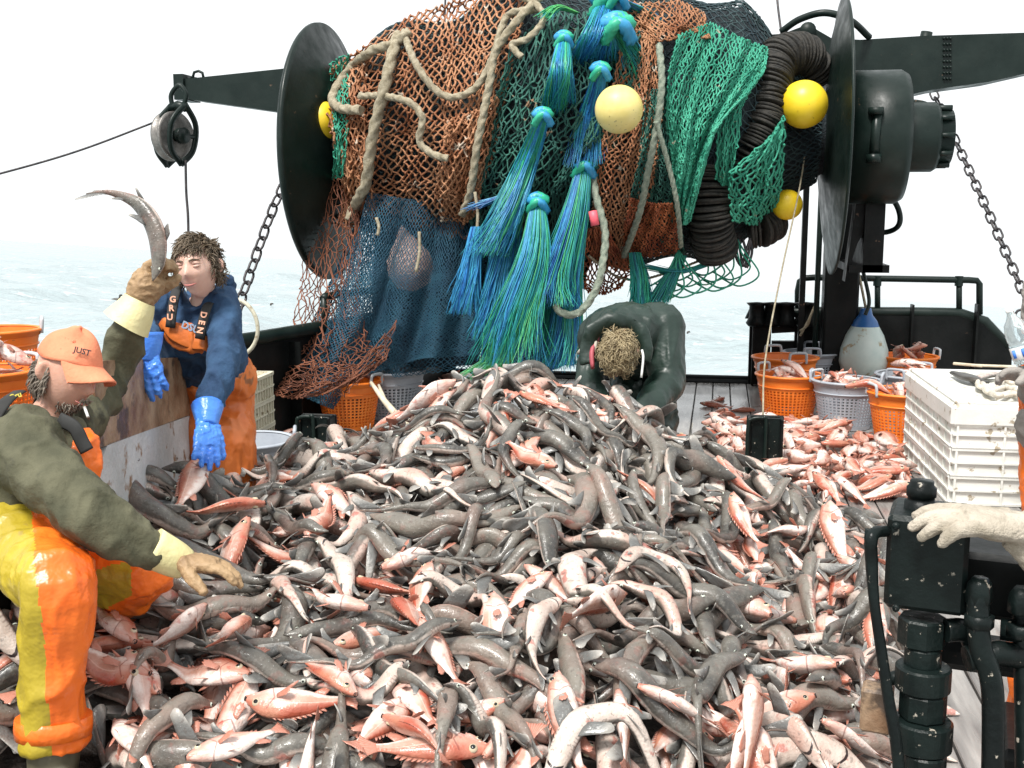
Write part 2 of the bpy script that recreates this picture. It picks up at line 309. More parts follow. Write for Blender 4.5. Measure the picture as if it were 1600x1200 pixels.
        vv = mth('ADD', v, mth('ADD', mth('MULTIPLY', mth('SUBTRACT', n2, .5), .3), mth('MULTIPLY', mth('SUBTRACT', rn, .5), .35)))
        c = mixc(sm(vv, .25, .5), bel, sid); c = mixc(sm(vv, .62, .92), c, top)
        hd = mth('MULTIPLY', sm(s, .14, .27, 1., 0.), .55); c = mixc(hd, c, mixc(n2, (.45, .12, .07), (.6, .3, .22)))
        gline = mth('ABSOLUTE', mth('SUBTRACT', s, mth('SUBTRACT', .29, mth('MULTIPLY', mth('ABSOLUTE', mth('SUBTRACT', v, .45)), .15)))); c = mixc(mth('MULTIPLY', mth('MULTIPLY', sm(gline, .004, .01, 1., 0.), sm(v, .85, .8)), .6), c, (.2, .04, .03))
        ll = mth('MULTIPLY', sm(mth('ABSOLUTE', mth('SUBTRACT', v, .62)), .012, .03, 1., 0.), sm(s, .3, .33)); c = mixc(mth('MULTIPLY', ll, .4), c, (.8, .6, .52))
        c = mixc(mth('MULTIPLY', sm(nz(26, 5), .6, .72), .6), c, (.45, .05, .03))
        wv = mth('FRACT', mth('MULTIPLY', v, 11.0)); ray_ = mth('MULTIPLY', sm(mth('ABSOLUTE', mth('SUBTRACT', wv, .5)), .15, .4), .5)
        finc = mixc(ray_, (.42, .15, .1), (.56, .34, .27)); c = mixc(fin, c, finc); rough = sm(n2, .3, .7, .24, .42)
    L.new(c, b.inputs['Base Color']); L.new(rough, b.inputs['Roughness'])
    b.inputs['Coat Weight'].default_value = .16; b.inputs['Coat Roughness'].default_value = .1; b.inputs['Subsurface Weight'].default_value = .05; b.inputs['Subsurface Radius'].default_value = (.01, .005, .004)
    bp = N.new('ShaderNodeBump'); bp.inputs['Strength'].default_value = .5; bp.inputs['Distance'].default_value = .009; L.new(mth('ADD', n2, mth('MULTIPLY', n3, .4)), bp.inputs['Height']); L.new(bp.outputs[0], b.inputs['Normal'])
    return m
FM = [fish_mat('dogfish_skin', False), mat('fish_eye_pale', (.62, .66, .58), (.5, .55, .46), .12), M['pupil'], M['dark']]
RM = [fish_mat('rockfish_skin', True), mat('fish_eye_golden', (.6, .52, .38), (.45, .36, .24), .12), M['pupil'], M['dark']]
DS = np.array([0, .025, .07, .12, .18, .25, .34, .44, .54, .64, .74, .83, .91, 1.0])
DW = np.array([.004, .018, .036, .049, .058, .064, .066, .06, .049, .035, .023, .015, .01, .004])
DH = np.array([.004, .011, .023, .034, .046, .054, .058, .055, .045, .032, .022, .015, .011, .005])
RS = np.array([0, .03, .08, .15, .25, .36, .48, .6, .7, .78, .85, .88])
RW = np.array([.012, .035, .055, .072, .088, .092, .08, .056, .034, .02, .014, .01])
RH = np.array([.014, .04, .07, .103, .135, .15, .14, .108, .07, .045, .037, .037])
def fin(mb, root_a, root_b, out, cv, m, rnd, tipw=.35, sweep=.5, th=.004, notch=0, rag=0, nc=6, ns=5, curl=None, dv=None):
    """a tapered plate: root from a to b, growing along out (with sweep towards b); curl bends it"""
    a, b = np.asarray(root_a), np.asarray(root_b); out = np.asarray(out); ch = b-a; n_ = nrm(np.cross(ch, out)); T = nrm(ch); ol = np.linalg.norm(out)
    u = np.linspace(0, 1, nc); w = np.linspace(0, 1, ns); pts = []
    for wi in w:
        k = 1+(tipw-1)*wi**1.3
        c0 = a+ch*(.5)*(1-0)+T*np.linalg.norm(ch)*sweep*wi
        for ui in u:
            e = wi*(1-notch*(1-abs(2*ui-1))-(rag*((int(round(ui*(nc-1)))) % 2)))
            e *= (1-.25*(2*ui-1)**2*wi)
            q = c0+ch*(ui-.5)*k+out*e
            if curl is not None: q = q+np.asarray(curl)*(e**2)*ol
            pts.append(q)
    g = np.array(pts).reshape(ns, nc, 3); tt = (th*(1-.75*w)[:, None]*np.sin(np.pi*np.clip(u, .06, .94))[None, :])[..., None]*n_
    uvx = 1.25+.7*w[:, None]+0*u[None]; uvy = 0*w[:, None]+u[None] if dv is None else np.full((ns, nc), dv)
    uv = np.stack([uvx, uvy], -1).reshape(-1, 2)
    top = (g+tt).reshape(-1, 3); bot = (g-tt).reshape(-1, 3); k = ns*nc
    i = np.arange(ns-1)[:, None]; j = np.arange(nc-1)[None]; f = np.stack(np.broadcast_arrays(i*nc+j, i*nc+j+1, (i+1)*nc+j+1, (i+1)*nc+j), -1).reshape(-1, 4)
    loop = [j for j in range(nc)]+[i*nc+nc-1 for i in range(1, ns)]+[(ns-1)*nc+j for j in range(nc-2, -1, -1)]+[i*nc for i in range(ns-2, 0, -1)]
    e = np.array([[loop[q], loop[(q+1) % len(loop)], loop[(q+1) % len(loop)]+k, loop[q]+k] for q in range(len(loop))])
    mb.add(np.vstack([top, bot]), np.vstack([f, f[:, ::-1]+k, e[:, ::-1]]), m, uv=np.vstack([uv, uv]), a=rnd)
def fish_mesh(mb, sp, L, roll, kind, rnd, lod=1, r_=random):
    """sp: fine spine points (n,3) from snout to tail tip"""
    s0, w0, h0 = (DS, DW, DH) if kind == 'd' else (RS, RW, RH)
    nr = (30 if kind == 'd' else 22) if lod == 2 else (20 if kind == 'd' else 15) if lod == 1 else 12; seg = 14 if lod == 2 else 10 if lod else 7
    s = np.linspace(0, s0[-1], nr)**1.15; s = s/s[-1]*s0[-1]
    fat = r_.uniform(.8, 1.04)
    w = np.interp(s, s0, w0)*L*fat; h = np.interp(s, s0, h0)*L*(fat if kind == 'd' else 1)
    w = w*r_.uniform(.9, 1.14); h = h*r_.uniform(.86, 1.06); nz_ = 1+.05*np.sin(s*r_.uniform(9, 16)+r_.uniform(0, 6))+.03*np.sin(s*r_.uniform(22, 34)+r_.uniform(0, 6)); w = w*nz_; h = h*(2-nz_)
    if lod == 2: ker = np.array([.2, .6, .2]); w[1:-1] = np.convolve(w, ker, 'valid'); h[1:-1] = np.convolve(h, ker, 'valid')
    ss = np.linspace(0, 1, len(sp)); pt = lambda q: np.stack([np.interp(q, ss, sp[:, k]) for k in range(3)], -1)
    c = pt(s); T = nrm(np.gradient(pt(np.linspace(0, 1, 60)), axis=0)); tt = np.linspace(0, 1, 60)
    def fr(q):
        t = nrm(np.stack([np.interp(q, tt, T[:, k]) for k in range(3)], -1)); zz = np.array([0, 0, 1.])
        if isinstance(roll, tuple): dr = roll[1]; D = nrm(dr-t*(t@dr)[:, None]); return t, D, np.cross(t, D)
        sd = np.cross(t, zz); l = np.linalg.norm(sd, axis=-1, keepdims=True); sd = np.where(l < .15, np.array([1., 0, 0]), sd); sd = nrm(sd); U = np.cross(sd, t)
        ro = roll; D = math.cos(ro)*U+math.sin(ro)*sd; return t, D, np.cross(t, D)
    t, D, B = fr(s); th = np.arange(seg)/seg*2*np.pi+np.pi/seg*0
    ct, st = np.cos(th), np.sin(th)
    hh = np.where(st > 0, 1., .92 if kind == 'd' else 1.05)
    v = c[:, None]+(w[:, None]*ct)[..., None]*B[:, None]+(h[:, None]*st*hh)[..., None]*D[:, None]
    if kind == 'd': v = v+ (np.clip(.1-s, 0, 1)*L*.12)[:, None, None]*D[:, None]
    uv = np.stack(np.broadcast_arrays(s[:, None], ((st+1)/2)[None]), -1).reshape(-1, 2)
    mb.add(v.reshape(-1, 3), ring_faces(nr, seg), 0, uv=uv, a=rnd)
    b0 = mb.n-nr*seg; mb.Fs.append((np.array([[b0+j for j in range(seg)][::-1]]), 0, True)); mb.Fs.append((np.array([[b0+(nr-1)*seg+j for j in range(seg)]]), 0, True))
    def at(q): a_ = np.array([q]); t_, D_, B_ = fr(a_); return pt(a_)[0], t_[0], D_[0], B_[0], np.interp(q, s0, w0)*L*fat, np.interp(q, s0, h0)*L
    g = np.array([0, 0, -1.])
    nc, ns = (6, 5) if lod == 2 else (4, 3)
    if kind == 'd':
        for q0, q1, hh_ in ((.37, .46, .075), (.66, .725, .05)):
            a, ta, Da, Ba, wa, ha = at(q0); b, tb, Db, Bb, wb, hb = at(q1); out = Da*hh_*L+g*.0+Ba*r_.uniform(-.02, .02)*L
            fin(mb, a+Da*ha*.8, b+Db*hb*.8, out, None, 0, rnd, .25, .75, .004*L*2, nc=nc, ns=ns, curl=Ba*r_.uniform(-.5, .5), dv=.9)
        for sg in (-1, 1):
            a, ta, Da, Ba, wa, ha = at(.235); b, tb, Db, Bb, wb, hb = at(.315); o = Ba*sg*.115*L*r_.uniform(.85, 1.1)+ta*.05*L-Da*.012*L
            fin(mb, a+Ba*sg*wa*.75-Da*ha*.45, b+Bb*sg*wb*.8-Db*hb*.5, o, None, 0, rnd, .75, .35, .006*L, nc=nc, ns=ns, curl=g*r_.uniform(-.1, .7)*(1 if abs(Ba[2]) < .8 else 0)+Da*r_.uniform(-.3, .3), dv=.85)
            a, ta, Da, Ba, wa, ha = at(.535); b, tb, Db, Bb, wb, hb = at(.59); o = Ba*sg*.045*L+ta*.04*L-Da*.01*L
            if lod: fin(mb, a+Ba*sg*wa*.6-Da*ha*.6, b+Bb*sg*wb*.6-Db*hb*.6, o, None, 0, rnd, .5, .5, .004*L, nc=nc, ns=3, dv=.7)
        a, ta, Da, Ba, wa, ha = at(.83); b, tb, Db, Bb, wb, hb = at(.985)
        fin(mb, a+Da*ha*.3, b, Da*.075*L+tb*.06*L, None, 0, rnd, .45, .35, .005*L, nc=nc, ns=ns, curl=Ba*r_.uniform(-.6, .6), dv=.85)
        fin(mb, at(.82)[0]-Da*ha*.3, at(.95)[0], -Da*.06*L+tb*.045*L, None, 0, rnd, .35, .25, .005*L, nc=nc, ns=ns, curl=Ba*r_.uniform(-.6, .6), dv=.85)
        es, er, eh = .085, .0105*L, .25
    else:
        n_sp = 12 if lod == 2 else 7; qs = np.linspace(.27, .72, n_sp)
        top = []
        for q in qs: a, ta, Da, Ba, wa, ha = at(q); top.append((a+Da*ha*.93, Da, ta))
        for i in range(n_sp-1):
            a, Da, ta = top[i]; b, Db, _ = top[i+1]; fin(mb, a, b, (Da*.6+ta*.55)*.065*L*(1 if i < n_sp*.7 else 1.2), None, 0, rnd, .3, .3, .004*L, nc=2, ns=3)
        a, ta, Da, Ba, wa, ha = at(.62); b, tb, Db, Bb, wb, hb = at(.73); fin(mb, a-Da*ha*.9, b-Db*hb*.9, -Da*.1*L+ta*.05*L, None, 0, rnd, .6, .4, .004*L, rag=.15, nc=nc, ns=3)
        a, ta, Da, Ba, wa, ha = at(.86); cu = Ba*r_.uniform(-.4, .4)
        fin(mb, a-Da*ha*.95, a+Da*ha*.95, ta*.19*L, None, 0, rnd, 3.6, .0, .006*L, notch=.22, rag=.06, nc=9 if lod == 2 else 5, ns=ns, curl=cu)
        for sg in (-1, 1):
            a, ta, Da, Ba, wa, ha = at(.3); sp_ = r_.uniform(.25, .9)
            fin(mb, a+Ba*sg*wa*.93-Da*ha*.05, a+Ba*sg*wa*.93-Da*ha*.42, (ta+Ba*sg*sp_)*.15*L, None, 0, rnd, 1.7, .1, .004*L, rag=.12, nc=7 if lod == 2 else 4, ns=ns)
            fin(mb, a+Ba*sg*wa*.4-Da*ha*.9+ta*.04*L, a+Ba*sg*wa*.4-Da*ha*.9+ta*.09*L, (ta*.7-Da*.6+Ba*sg*.4)*.12*L, None, 0, rnd, .6, .3, .004*L, rag=.1, nc=4, ns=3)
        es, er, eh = .125, .033*L, .42
        if lod:
            for k, (s_, g_) in enumerate(((0, 1), (1, .45))):     # open mouth: lower jaw and dark gap
                pass
            a, ta, Da, Ba, wa, ha = at(.012); a2 = at(.1)[0]
            tube(mb, [a-Da*.02*L-ta*.012*L, a-Da*.034*L+ta*.05*L, a2-Da*.05*L], [(.012*L, .028*L), (.016*L, .04*L), (.01*L, .045*L)], 8, 0, ref=Da, n=5, a=rnd)
            mb.UV[-1][:] = (.05, .6)
            lathe(mb, a-ta*.009*L-Da*.006*L, [(.026*L, .012*L), (.022*L, -.004*L), (.002*L, .004*L)], -ta, 8, 3, a=rnd)
    for sg in (-1, 1):
        if not lod: break
        a, ta, Da, Ba, wa, ha = at(es); o = nrm(Ba*sg*1.0+Da*(.25 if kind == 'd' else .12)); al = math.atan(eh)
        p_ = a+Ba*sg*wa*math.cos(al)*(1.0)+Da*ha*math.sin(al)
        if kind == 'd': p_ = p_+Da*max(.1-es, 0)*L*.12
        lathe(mb, p_-o*er*.35, [(er*1.15, 0), (er, er*.38), (er*.62, er*.62)], o, 10, 1, a=rnd); lathe(mb, p_-o*er*.35, [(er*.64, er*.6), (er*.5, er*.72), (.001, er*.8)], o, 10, 2, a=rnd)
# ---------------------------------------------------------------- height field of the heap and the deck
GX0, GY0, GS = -4.4, 1.6, .02; GNX, GNY = 330, 440
GX, GY = np.meshgrid(GX0+GS*np.arange(GNX), GY0+GS*np.arange(GNY), indexing='ij')
_c = [(830, 572, 5.3), (740, 580, 5.3), (920, 592, 5.25), (690, 600, 5.2), (985, 615, 5.25), (1060, 660, 5.2), (1120, 690, 5.3), (1210, 760, 5.5), (1290, 800, 5.5),
      (640, 640, 5.0), (600, 690, 4.95), (520, 700, 4.9), (450, 725, 4.8), (370, 742, 4.5), (280, 745, 4.25), (215, 750, 4.1), (800, 700, 4.55), (800, 850, 3.9), (800, 1000, 3.35), (800, 1200, 2.8),
      (600, 780, 4.2), (600, 1000, 3.3), (400, 850, 3.9), (400, 1000, 3.3), (400, 1200, 2.8), (200, 900, 3.5), (150, 1000, 3.2), (100, 1200, 2.75), (950, 720, 4.6), (1000, 850, 4.0), (1000, 1000, 3.45), (1000, 1200, 2.95),
      (1150, 800, 4.7), (1200, 900, 4.3), (1200, 1050, 3.65), (1200, 1200, 3.15), (-50, 1000, 3.0), (-100, 1250, 2.6)]
K = np.array([P(a, b, d) for a, b, d in _c]); K[:, 2] = np.maximum(K[:, 2]-.225-.02*np.clip(-1.0-K[:, 0], 0, 1)-.08*np.exp(-((K[:, 0]+.75)**2)/.5-((K[:, 1]-5.1)**2)/.4), .0)
_z = []
for (a, b, z) in ((1380, 860, 0), (1370, 950, 0), (1370, 1050, 0), (1390, 1150, 0), (1330, 1260, 0), (1330, 800, 0), (1240, 740, 0), (1500, 1000, 0), (1500, 850, 0)): _z.append(PZ(a, b, z))
for (x, y) in ((-.8, 6.1), (-.2, 6.0), (-1.4, 5.95), (-2., 5.7), (-2.6, 5.5), (.3, 6.1), (-3., 7), (0, 7), (-1.5, 7), (1.5, 7), (2, 4), (2, 2), (-3.5, 4.5), (-3.6, 3.2), (-3, 6.3)): _z.append(np.array([x, y, 0.]))
K = np.vstack([K, _z])
def tps(X, Y):
    d = np.linalg.norm(K[:, None, :2]-K[None, :, :2], axis=-1); ph = lambda r: r*r*np.log(r+1e-9)
    n = len(K); A = np.zeros((n+3, n+3)); A[:n, :n] = ph(d)+np.eye(n)*.004; A[:n, n] = 1; A[:n, n+1:] = K[:, :2]; A[n, :n] = 1; A[n+1:, :n] = K[:, :2].T
    w = np.linalg.solve(A, np.concatenate([K[:, 2], np.zeros(3)])); z = w[n]+w[n+1]*X+w[n+2]*Y
    for k in range(n): z = z+w[k]*ph(np.hypot(X-K[k, 0], Y-K[k, 1]))
    return z
H0 = np.clip(tps(GX, GY), 0, 1.1)*np.clip((6.5-GY)/.6, 0, 1)*np.clip((1.9-GX)/.4, 0, 1); H = H0.copy()
def blur(a, k):
    for ax in (0, 1):
        c = np.cumsum(np.pad(a, [(k+1, k) if i == ax else (0, 0) for i in (0, 1)], mode='edge'), axis=ax); n = a.shape[ax]; sl = lambda s, e: tuple(slice(s, e) if i == ax else slice(None) for i in (0, 1))
        a = (c[sl(2*k+1, 2*k+1+n)]-c[sl(0, n)])/(2*k+1)
    return a
def samp(A, x, y):
    x = np.asarray(x); y = np.asarray(y); i = np.clip(((x-GX0)/GS).astype(int), 0, GNX-1); j = np.clip(((y-GY0)/GS).astype(int), 0, GNY-1); return A[i, j]
def local(x, y, k):
    i = int((x-GX0)/GS); j = int((y-GY0)/GS); q = H[max(i-k, 0):i+k+1, max(j-k, 0):j+k+1]; return (q.mean()*.45+q.max()*.55) if q.size else 0.
def lay(x, y, ang, L, kind, bend, sbend, roll, stiff=6, sink=.25, zcap=None):
    """drape a fish spine over the height field; returns spine points, and raises the field"""
    n = 26; s = np.linspace(0, 1, n); th = ang+bend*(s-.5)+sbend*np.sin(2*np.pi*s)
    dx = np.cumsum(np.cos(th))*L/n; dy = np.cumsum(np.sin(th))*L/n; X = x+dx-dx[n//2]; Y = y+dy-dy[n//2]
    s0, w0, h0 = (DS, DW, DH) if kind == 'd' else (RS, RW, RH)
    w = np.interp(s, s0, w0)*L; h = np.interp(s, s0, h0)*L; c_, s_ = abs(math.cos(roll)), abs(math.sin(roll)); rz = h*c_+w*s_; rw = w*c_+h*s_
    z = np.array([local(a, b, max(1, int(q/GS*.8))) for a, b, q in zip(X, Y, rw)])+rz*(1-sink)
    for _ in range(stiff):
        zs = z.copy(); zs[1:-1] = (z[:-2]+2*z[1:-1]+z[2:])/4; zs[0] = (z[0]+z[1])/2; zs[-1] = (z[-1]+z[-2])/2; z = np.maximum(zs, z-.004)*.6+zs*.4
    if kind == 'r': sl_ = np.clip(np.polyfit(s, z, 1), -.6*L, 9); z = .7*np.polyval(sl_, s)+.3*z+.006
    for a, b, zz, rr, hz in zip(np.repeat(X, 1), Y, z, rw, rz):
        k = int(rr/GS)+1; i = int((a-GX0)/GS); j = int((b-GY0)/GS); sl = (slice(max(i-k, 0), i+k+1), slice(max(j-k, 0), j+k+1))
        if i < 0 or j < 0 or i >= GNX or j >= GNY: continue
        d2 = ((GX[sl]-a)**2+(GY[sl]-b)**2)/max(rr, .012)**2; t = zz+hz*np.sqrt(np.clip(1-d2, 0, 1)); H[sl] = np.where(d2 < 1, np.maximum(H[sl], t), H[sl])
    return np.stack([X, Y, z], 1)
# ---------------------------------------------------------------- setting: sea, deck
def sea():
    n = nrm(.067*rt+up-.0985*fw); o = C-n*3.1; a = nrm(np.cross(n, [0, 1., 0])); b = np.cross(a, n)*-1; b = np.cross(n, a)
    R = np.concatenate([[0.5], np.geomspace(3, 6000, 210)]); th = np.linspace(0, 2*np.pi, 361); X = R[:, None]*np.cos(th); Y = R[:, None]*np.sin(th); z = 0*X
    g = np.random.default_rng(3)
    for k in range(26):
        lam = 1.2*1.22**k if k < 17 else g.uniform(3, 18); ang = g.normal(.9, .55); amp = .0085*lam**.95*g.uniform(.5, 1.2); fade = np.clip(1.3-R/(lam*38), 0, 1)[:, None]
        ph = 2*np.pi/lam*(X*np.cos(ang)+Y*np.sin(ang))+g.uniform(0, 6); z = z+amp*fade*(np.sin(ph)+.3*np.sin(2*ph+1))
    v = o+X[..., None]*a+Y[..., None]*b+z[..., None]*n
    m = bpy.data.materials.new('sea_water'); m.use_nodes = True; t = m.node_tree; N = t.nodes; Lk = t.links; bs = N['Principled BSDF']
    bs.inputs['Roughness'].default_value = .22; bs.inputs['IOR'].default_value = 1.34
    tc = N.new('ShaderNodeTexCoord'); mp = N.new('ShaderNodeMapping'); mp.inputs['Scale'].default_value = (1, 1, 1); Lk.new(tc.outputs['Object'], mp.inputs[0]); h = None
    for s_, w_ in ((.35, 1.6), (1.6, .55), (6, .12)):
        q = N.new('ShaderNodeTexNoise'); q.inputs['Scale'].default_value = s_; q.inputs['Detail'].default_value = 3; Lk.new(mp.outputs[0], q.inputs[0])
        u = N.new('ShaderNodeMath'); u.operation = 'MULTIPLY'; u.inputs[1].default_value = w_; Lk.new(q.outputs[0], u.inputs[0])
        if h is None: h = u.outputs[0]
        else:
            w2 = N.new('ShaderNodeMath'); Lk.new(h, w2.inputs[0]); Lk.new(u.outputs[0], w2.inputs[1]); h = w2.outputs[0]
    bp = N.new('ShaderNodeBump'); bp.inputs['Distance'].default_value = .42; bp.inputs['Strength'].default_value = .9; Lk.new(h, bp.inputs['Height']); Lk.new(bp.outputs[0], bs.inputs['Normal'])
    fc = N.new('ShaderNodeTexNoise'); fc.inputs['Scale'].default_value = .9; fc.inputs['Detail'].default_value = 6; Lk.new(mp.outputs[0], fc.inputs[0])
    r = N.new('ShaderNodeValToRGB'); r.color_ramp.elements[0].position = .6; r.color_ramp.elements[1].position = .72; r.color_ramp.elements[0].color = (.3, .365, .38, 1); r.color_ramp.elements[1].color = (.58, .63, .64, 1); Lk.new(fc.outputs[0], r.inputs[0]); Lk.new(r.outputs[0], bs.inputs['Base Color'])
    mb = MB(); grid(mb, v); s = mb.build('sea', m); s['kind'] = 'structure'
sea()
def deck():
    m = bpy.data.materials.new('wet_planks'); m.use_nodes = True; t = m.node_tree; N = t.nodes; Lk = t.links; bs = N['Principled BSDF']
    tc = N.new('ShaderNodeTexCoord'); mp = N.new('ShaderNodeMapping'); mp.inputs['Scale'].default_value = (12, 1.2, 1); Lk.new(tc.outputs['Object'], mp.inputs[0])
    q = N.new('ShaderNodeTexNoise'); q.inputs['Scale'].default_value = 2; q.inputs['Detail'].default_value = 8; Lk.new(mp.outputs[0], q.inputs[0])
    r = N.new('ShaderNodeValToRGB'); r.color_ramp.elements[0].position = .3; r.color_ramp.elements[1].position = .7; r.color_ramp.elements[0].color = (.13, .12, .115, 1); r.color_ramp.elements[1].color = (.34, .32, .3, 1); Lk.new(q.outputs[0], r.inputs[0]); Lk.new(r.outputs[0], bs.inputs['Base Color'])
    q2 = N.new('ShaderNodeTexNoise'); q2.inputs['Scale'].default_value = 1.5; Lk.new(tc.outputs['Object'], q2.inputs[0]); mr = N.new('ShaderNodeMapRange'); mr.inputs[1].default_value = .35; mr.inputs[2].default_value = .65; mr.inputs[3].default_value = .1; mr.inputs[4].default_value = .4; Lk.new(q2.outputs[0], mr.inputs[0]); Lk.new(mr.outputs[0], bs.inputs['Roughness'])
    bp = N.new('ShaderNodeBump'); bp.inputs['Distance'].default_value = .006; bp.inputs['Strength'].default_value = .6; Lk.new(q.outputs[0], bp.inputs['Height']); Lk.new(bp.outputs[0], bs.inputs['Normal'])
    mb = MB(); x = -5.2
    while x < 4.6: box(mb, (x+.078, 4.4, -.03), (.148, 13.0, .06), bev=.004); x += .157
    box(mb, (-.3, 4.4, -.085), (9.8, 13.0, .04), m=1); mb.build('deck', [m, M['black']])['kind'] = 'structure'
deck()
mb = MB(); box(mb, (-.3, 10.98, -.32), (9.8, .14, .7), bev=.02); tube(mb, [(-5.2, 11.0, .03), (4.6, 11.0, .03)], .035, 10); tag(mb.build('stern_sill', M['black']), 'black steel sill closing the aft edge of the deck', 'sill')
# left bulwark with rail
BL = [np.array([-4.3, 1.5]), np.array([-4.1, 4.5]), *[PZ(a, b, .75)[:2] for a, b in ((400, 532), (600, 497))], np.array([-2.6, 11.0])]
def bulwark(name, pts, h, label):
    e = empty(name, (pts[0][0], pts[0][1], 0), label, 'bulwark'); pl = MB(); cap = MB()
    for a, b in zip(pts[:-1], pts[1:]):
        d = nrm(b-a); n = np.array([-d[1], d[0]]); prism(pl, [(*(a), -.05), (*(b), -.05), (*(b), h), (*(a), h)], (n[0]*.05, n[1]*.05, 0))
        k = 1.2
        for q in np.arange(.4, np.linalg.norm(b-a), k): c = a+d*q; box(pl, (c[0]-n[0]*.05, c[1]-n[1]*.05, h/2-.02), (.012, .1, h-.06), [(*d, 0), (*n, 0), (0, 0, 1)])
    tube(cap, [(p[0], p[1], h+.015) for p in pts], .05, 12); pl.build('plating', M['black'], e); cap.build('cap_rail', M['greenblack'], e); return e
bulwark('port_bulwark', BL, .75, 'low black steel bulwark with rounded cap running aft behind the boy')
def rail(name, label, pts, posts, r=.03, zb=.75):
    e = empty(name, (*pts[0][:2], 0), label, 'railing'); t = MB(); tube(t, spline(pts, 30) if len(pts) > 6 else pts, r, 10); t.build('top_bar', M['greenblack'], e)
    for p in posts: q = MB(); tube(q, [(p[0], p[1], zb), p], r*.9, 10); tube(q, [(p[0], p[1], zb), (p[0], p[1], zb+.03)], r*2, 10); q.build('post', M['greenblack'], e)
def onseg(t, z): a, b = BL[2], BL[3]; q = a+(b-a)*t; return np.array([q[0], q[1], z])
zt = 1.65-(463-330)/1750*8.6
rail('port_rail', 'black pipe rail seen through the trailing net on the port bulwark', [onseg(.48, zt-.02), onseg(.5, zt), onseg(.8, zt), onseg(1.5, zt)], [onseg(.49, zt), onseg(.64, zt), onseg(1.2, zt)])
# stern bulwark right
YB = 10.9
def yb(px, py): return PY(px, py, YB)
mb = MB(); pz = [yb(1172, 603), yb(1172, 492), yb(1276, 490), yb(1500, 488), yb(1535, 500), yb(1580, 545), yb(1600, 610)]; 
e = empty('stern_bulwark', (pz[0][0], YB, 0), 'black steel stern bulwark behind the baskets, right of the open stern', 'bulwark')
def concave(mb, top, bot, ext, m=0):
    for a, b, c, d in zip(top[:-1], top[1:], bot[1:], bot[:-1]): prism(mb, [d, c, b, a], ext, m)
tp = [yb(1172, 490), yb(1276, 488), yb(1330, 488), yb(1440, 489), yb(1500, 490), yb(1540, 503), yb(1582, 548)]; bt = [np.array([q[0], YB, -.3]) for q in tp]
tp2 = [yb(1172, 490), yb(1205, 488), yb(1212, 530), yb(1240, 530), yb(1240, 500), yb(1276, 500), yb(1276, 488)]
concave(mb, [tp[0], yb(1206, 489)], [bt[0], np.array([yb(1206, 489)[0], YB, -.3])], (0, .09, 0))
l = [yb(1206, 533), yb(1243, 533)]; concave(mb, l, [np.array([q[0], YB, -.3]) for q in l], (0, .07, 0)); l = [yb(1206, 489), yb(1243, 500)]; concave(mb, l, [yb(1206, 521), yb(1243, 519)], (0, .07, 0))
l = [yb(1243, 492)]+tp[1:]; concave(mb, l, [np.array([q[0], YB, -.3]) for q in l], (0, .08, 0)); mb.build('plating', M['black'], e)
mb = MB(); tube(mb, [q+np.array([0, .04, 0]) for q in [yb(1172, 498), *tp]], .05, 10); mb.build('cap_rail', M['greenblack'], e)
for px in (1182, 1206, 1228, 1258): mb = MB(); lathe(mb, yb(px, 480)+np.array([0, -.12, -.08]), [(.001, -.09), (.075, -.09), (.1, -.06), (.07, 0), (.07, .1), (.1, .13), (.001, .14)], (0, 0, 1), 16); mb.build('roller', M['black'], e)
for px in (1176, 1300, 1420, 1520): mb = MB(); box(mb, yb(px, 550)+np.array([0, -.06, 0]), (.02, .12, .9)); mb.build('stiffener', M['black'], e)
e = empty('stern_rail', (yb(1250, 490)[0], YB, .6), 'black pipe rail standing on the stern bulwark, right of the gantry post', 'railing')
mb = MB(); q = [yb(1247, 492), yb(1247, 455), yb(1250, 440), yb(1258, 435), yb(1272, 434), yb(1400, 436), yb(1515, 438), yb(1528, 439), yb(1532, 444), yb(1532, 492)]; tube(mb, [a+np.array([0, .04, 0]) for a in q], .03, 10); mb.build('top_bar', M['greenblack'], e)
for px in (1372, 1500): mb = MB(); tube(mb, [yb(px, 488)+np.array([0, .04, 0]), yb(px, 437)+np.array([0, .04, 0])], .027, 10); lathe(mb, yb(px, 437)+np.array([0, .04, -.02]), [(.038, -.04), (.038, .05)], seg=10); mb.build('post', M['greenblack'], e)
# gantry
YG = 10.35
g = empty('gantry', (1.1, YG, 0), 'dark steel gantry with crossbeam and post behind the net reel', 'gantry')
def beam(top, bot, Y, d, name, mt=M['greenblack'], par=g):
    mb = MB(); concave(mb, [PY(a, b, Y) for a, b in top], [PY(a, b, Y) for a, b in bot], (0, d, 0)); return mb, (name, mt, par)
mb, k = beam([(276, 124), (300, 122), (500, 101), (1100, 62), (1230, 52)], [(276, 150), (300, 156), (443, 176), (1100, 150), (1230, 110)], YG, .3, 'crossbeam')
box(mb, PY(281, 136, YG)+np.array([0, .15, 0]), (.1, .36, .24)); mb.build(*k)
mb, k = beam([(1225, 52), (1262, 38), (1300, 60), (1345, 62), (1440, 56), (1600, 51), (1800, 50)], [(1225, 130), (1262, 150), (1300, 160), (1405, 152), (1457, 140), (1545, 128), (1800, 70)], YG-.02, .34, 'boom')
tube(mb, [PY(1448, 60, YG)+np.array([0, .2, -.1]), PY(1455, 44, YG)+np.array([0, .2, 0])], .05, 10); lathe(mb, PY(1262, 48, YG-.05), [(.001, -.03), (.07, -.03), (.07, .05), (.001, .05)], (0, 1, 0), 16)
for px in range(1475, 1490, 5):
    for py in range(60, 125, 9): lathe(mb, PY(px, py, YG-.025), [(.012, 0), (.012, .012), (.001, .016)], (0, -1, 0), 6)
mb.build(*k)
xl, xr = PY(1284, 560, YG)[0], PY(1338, 560, YG)[0]; zt = PY(1300, 70, YG)[2]
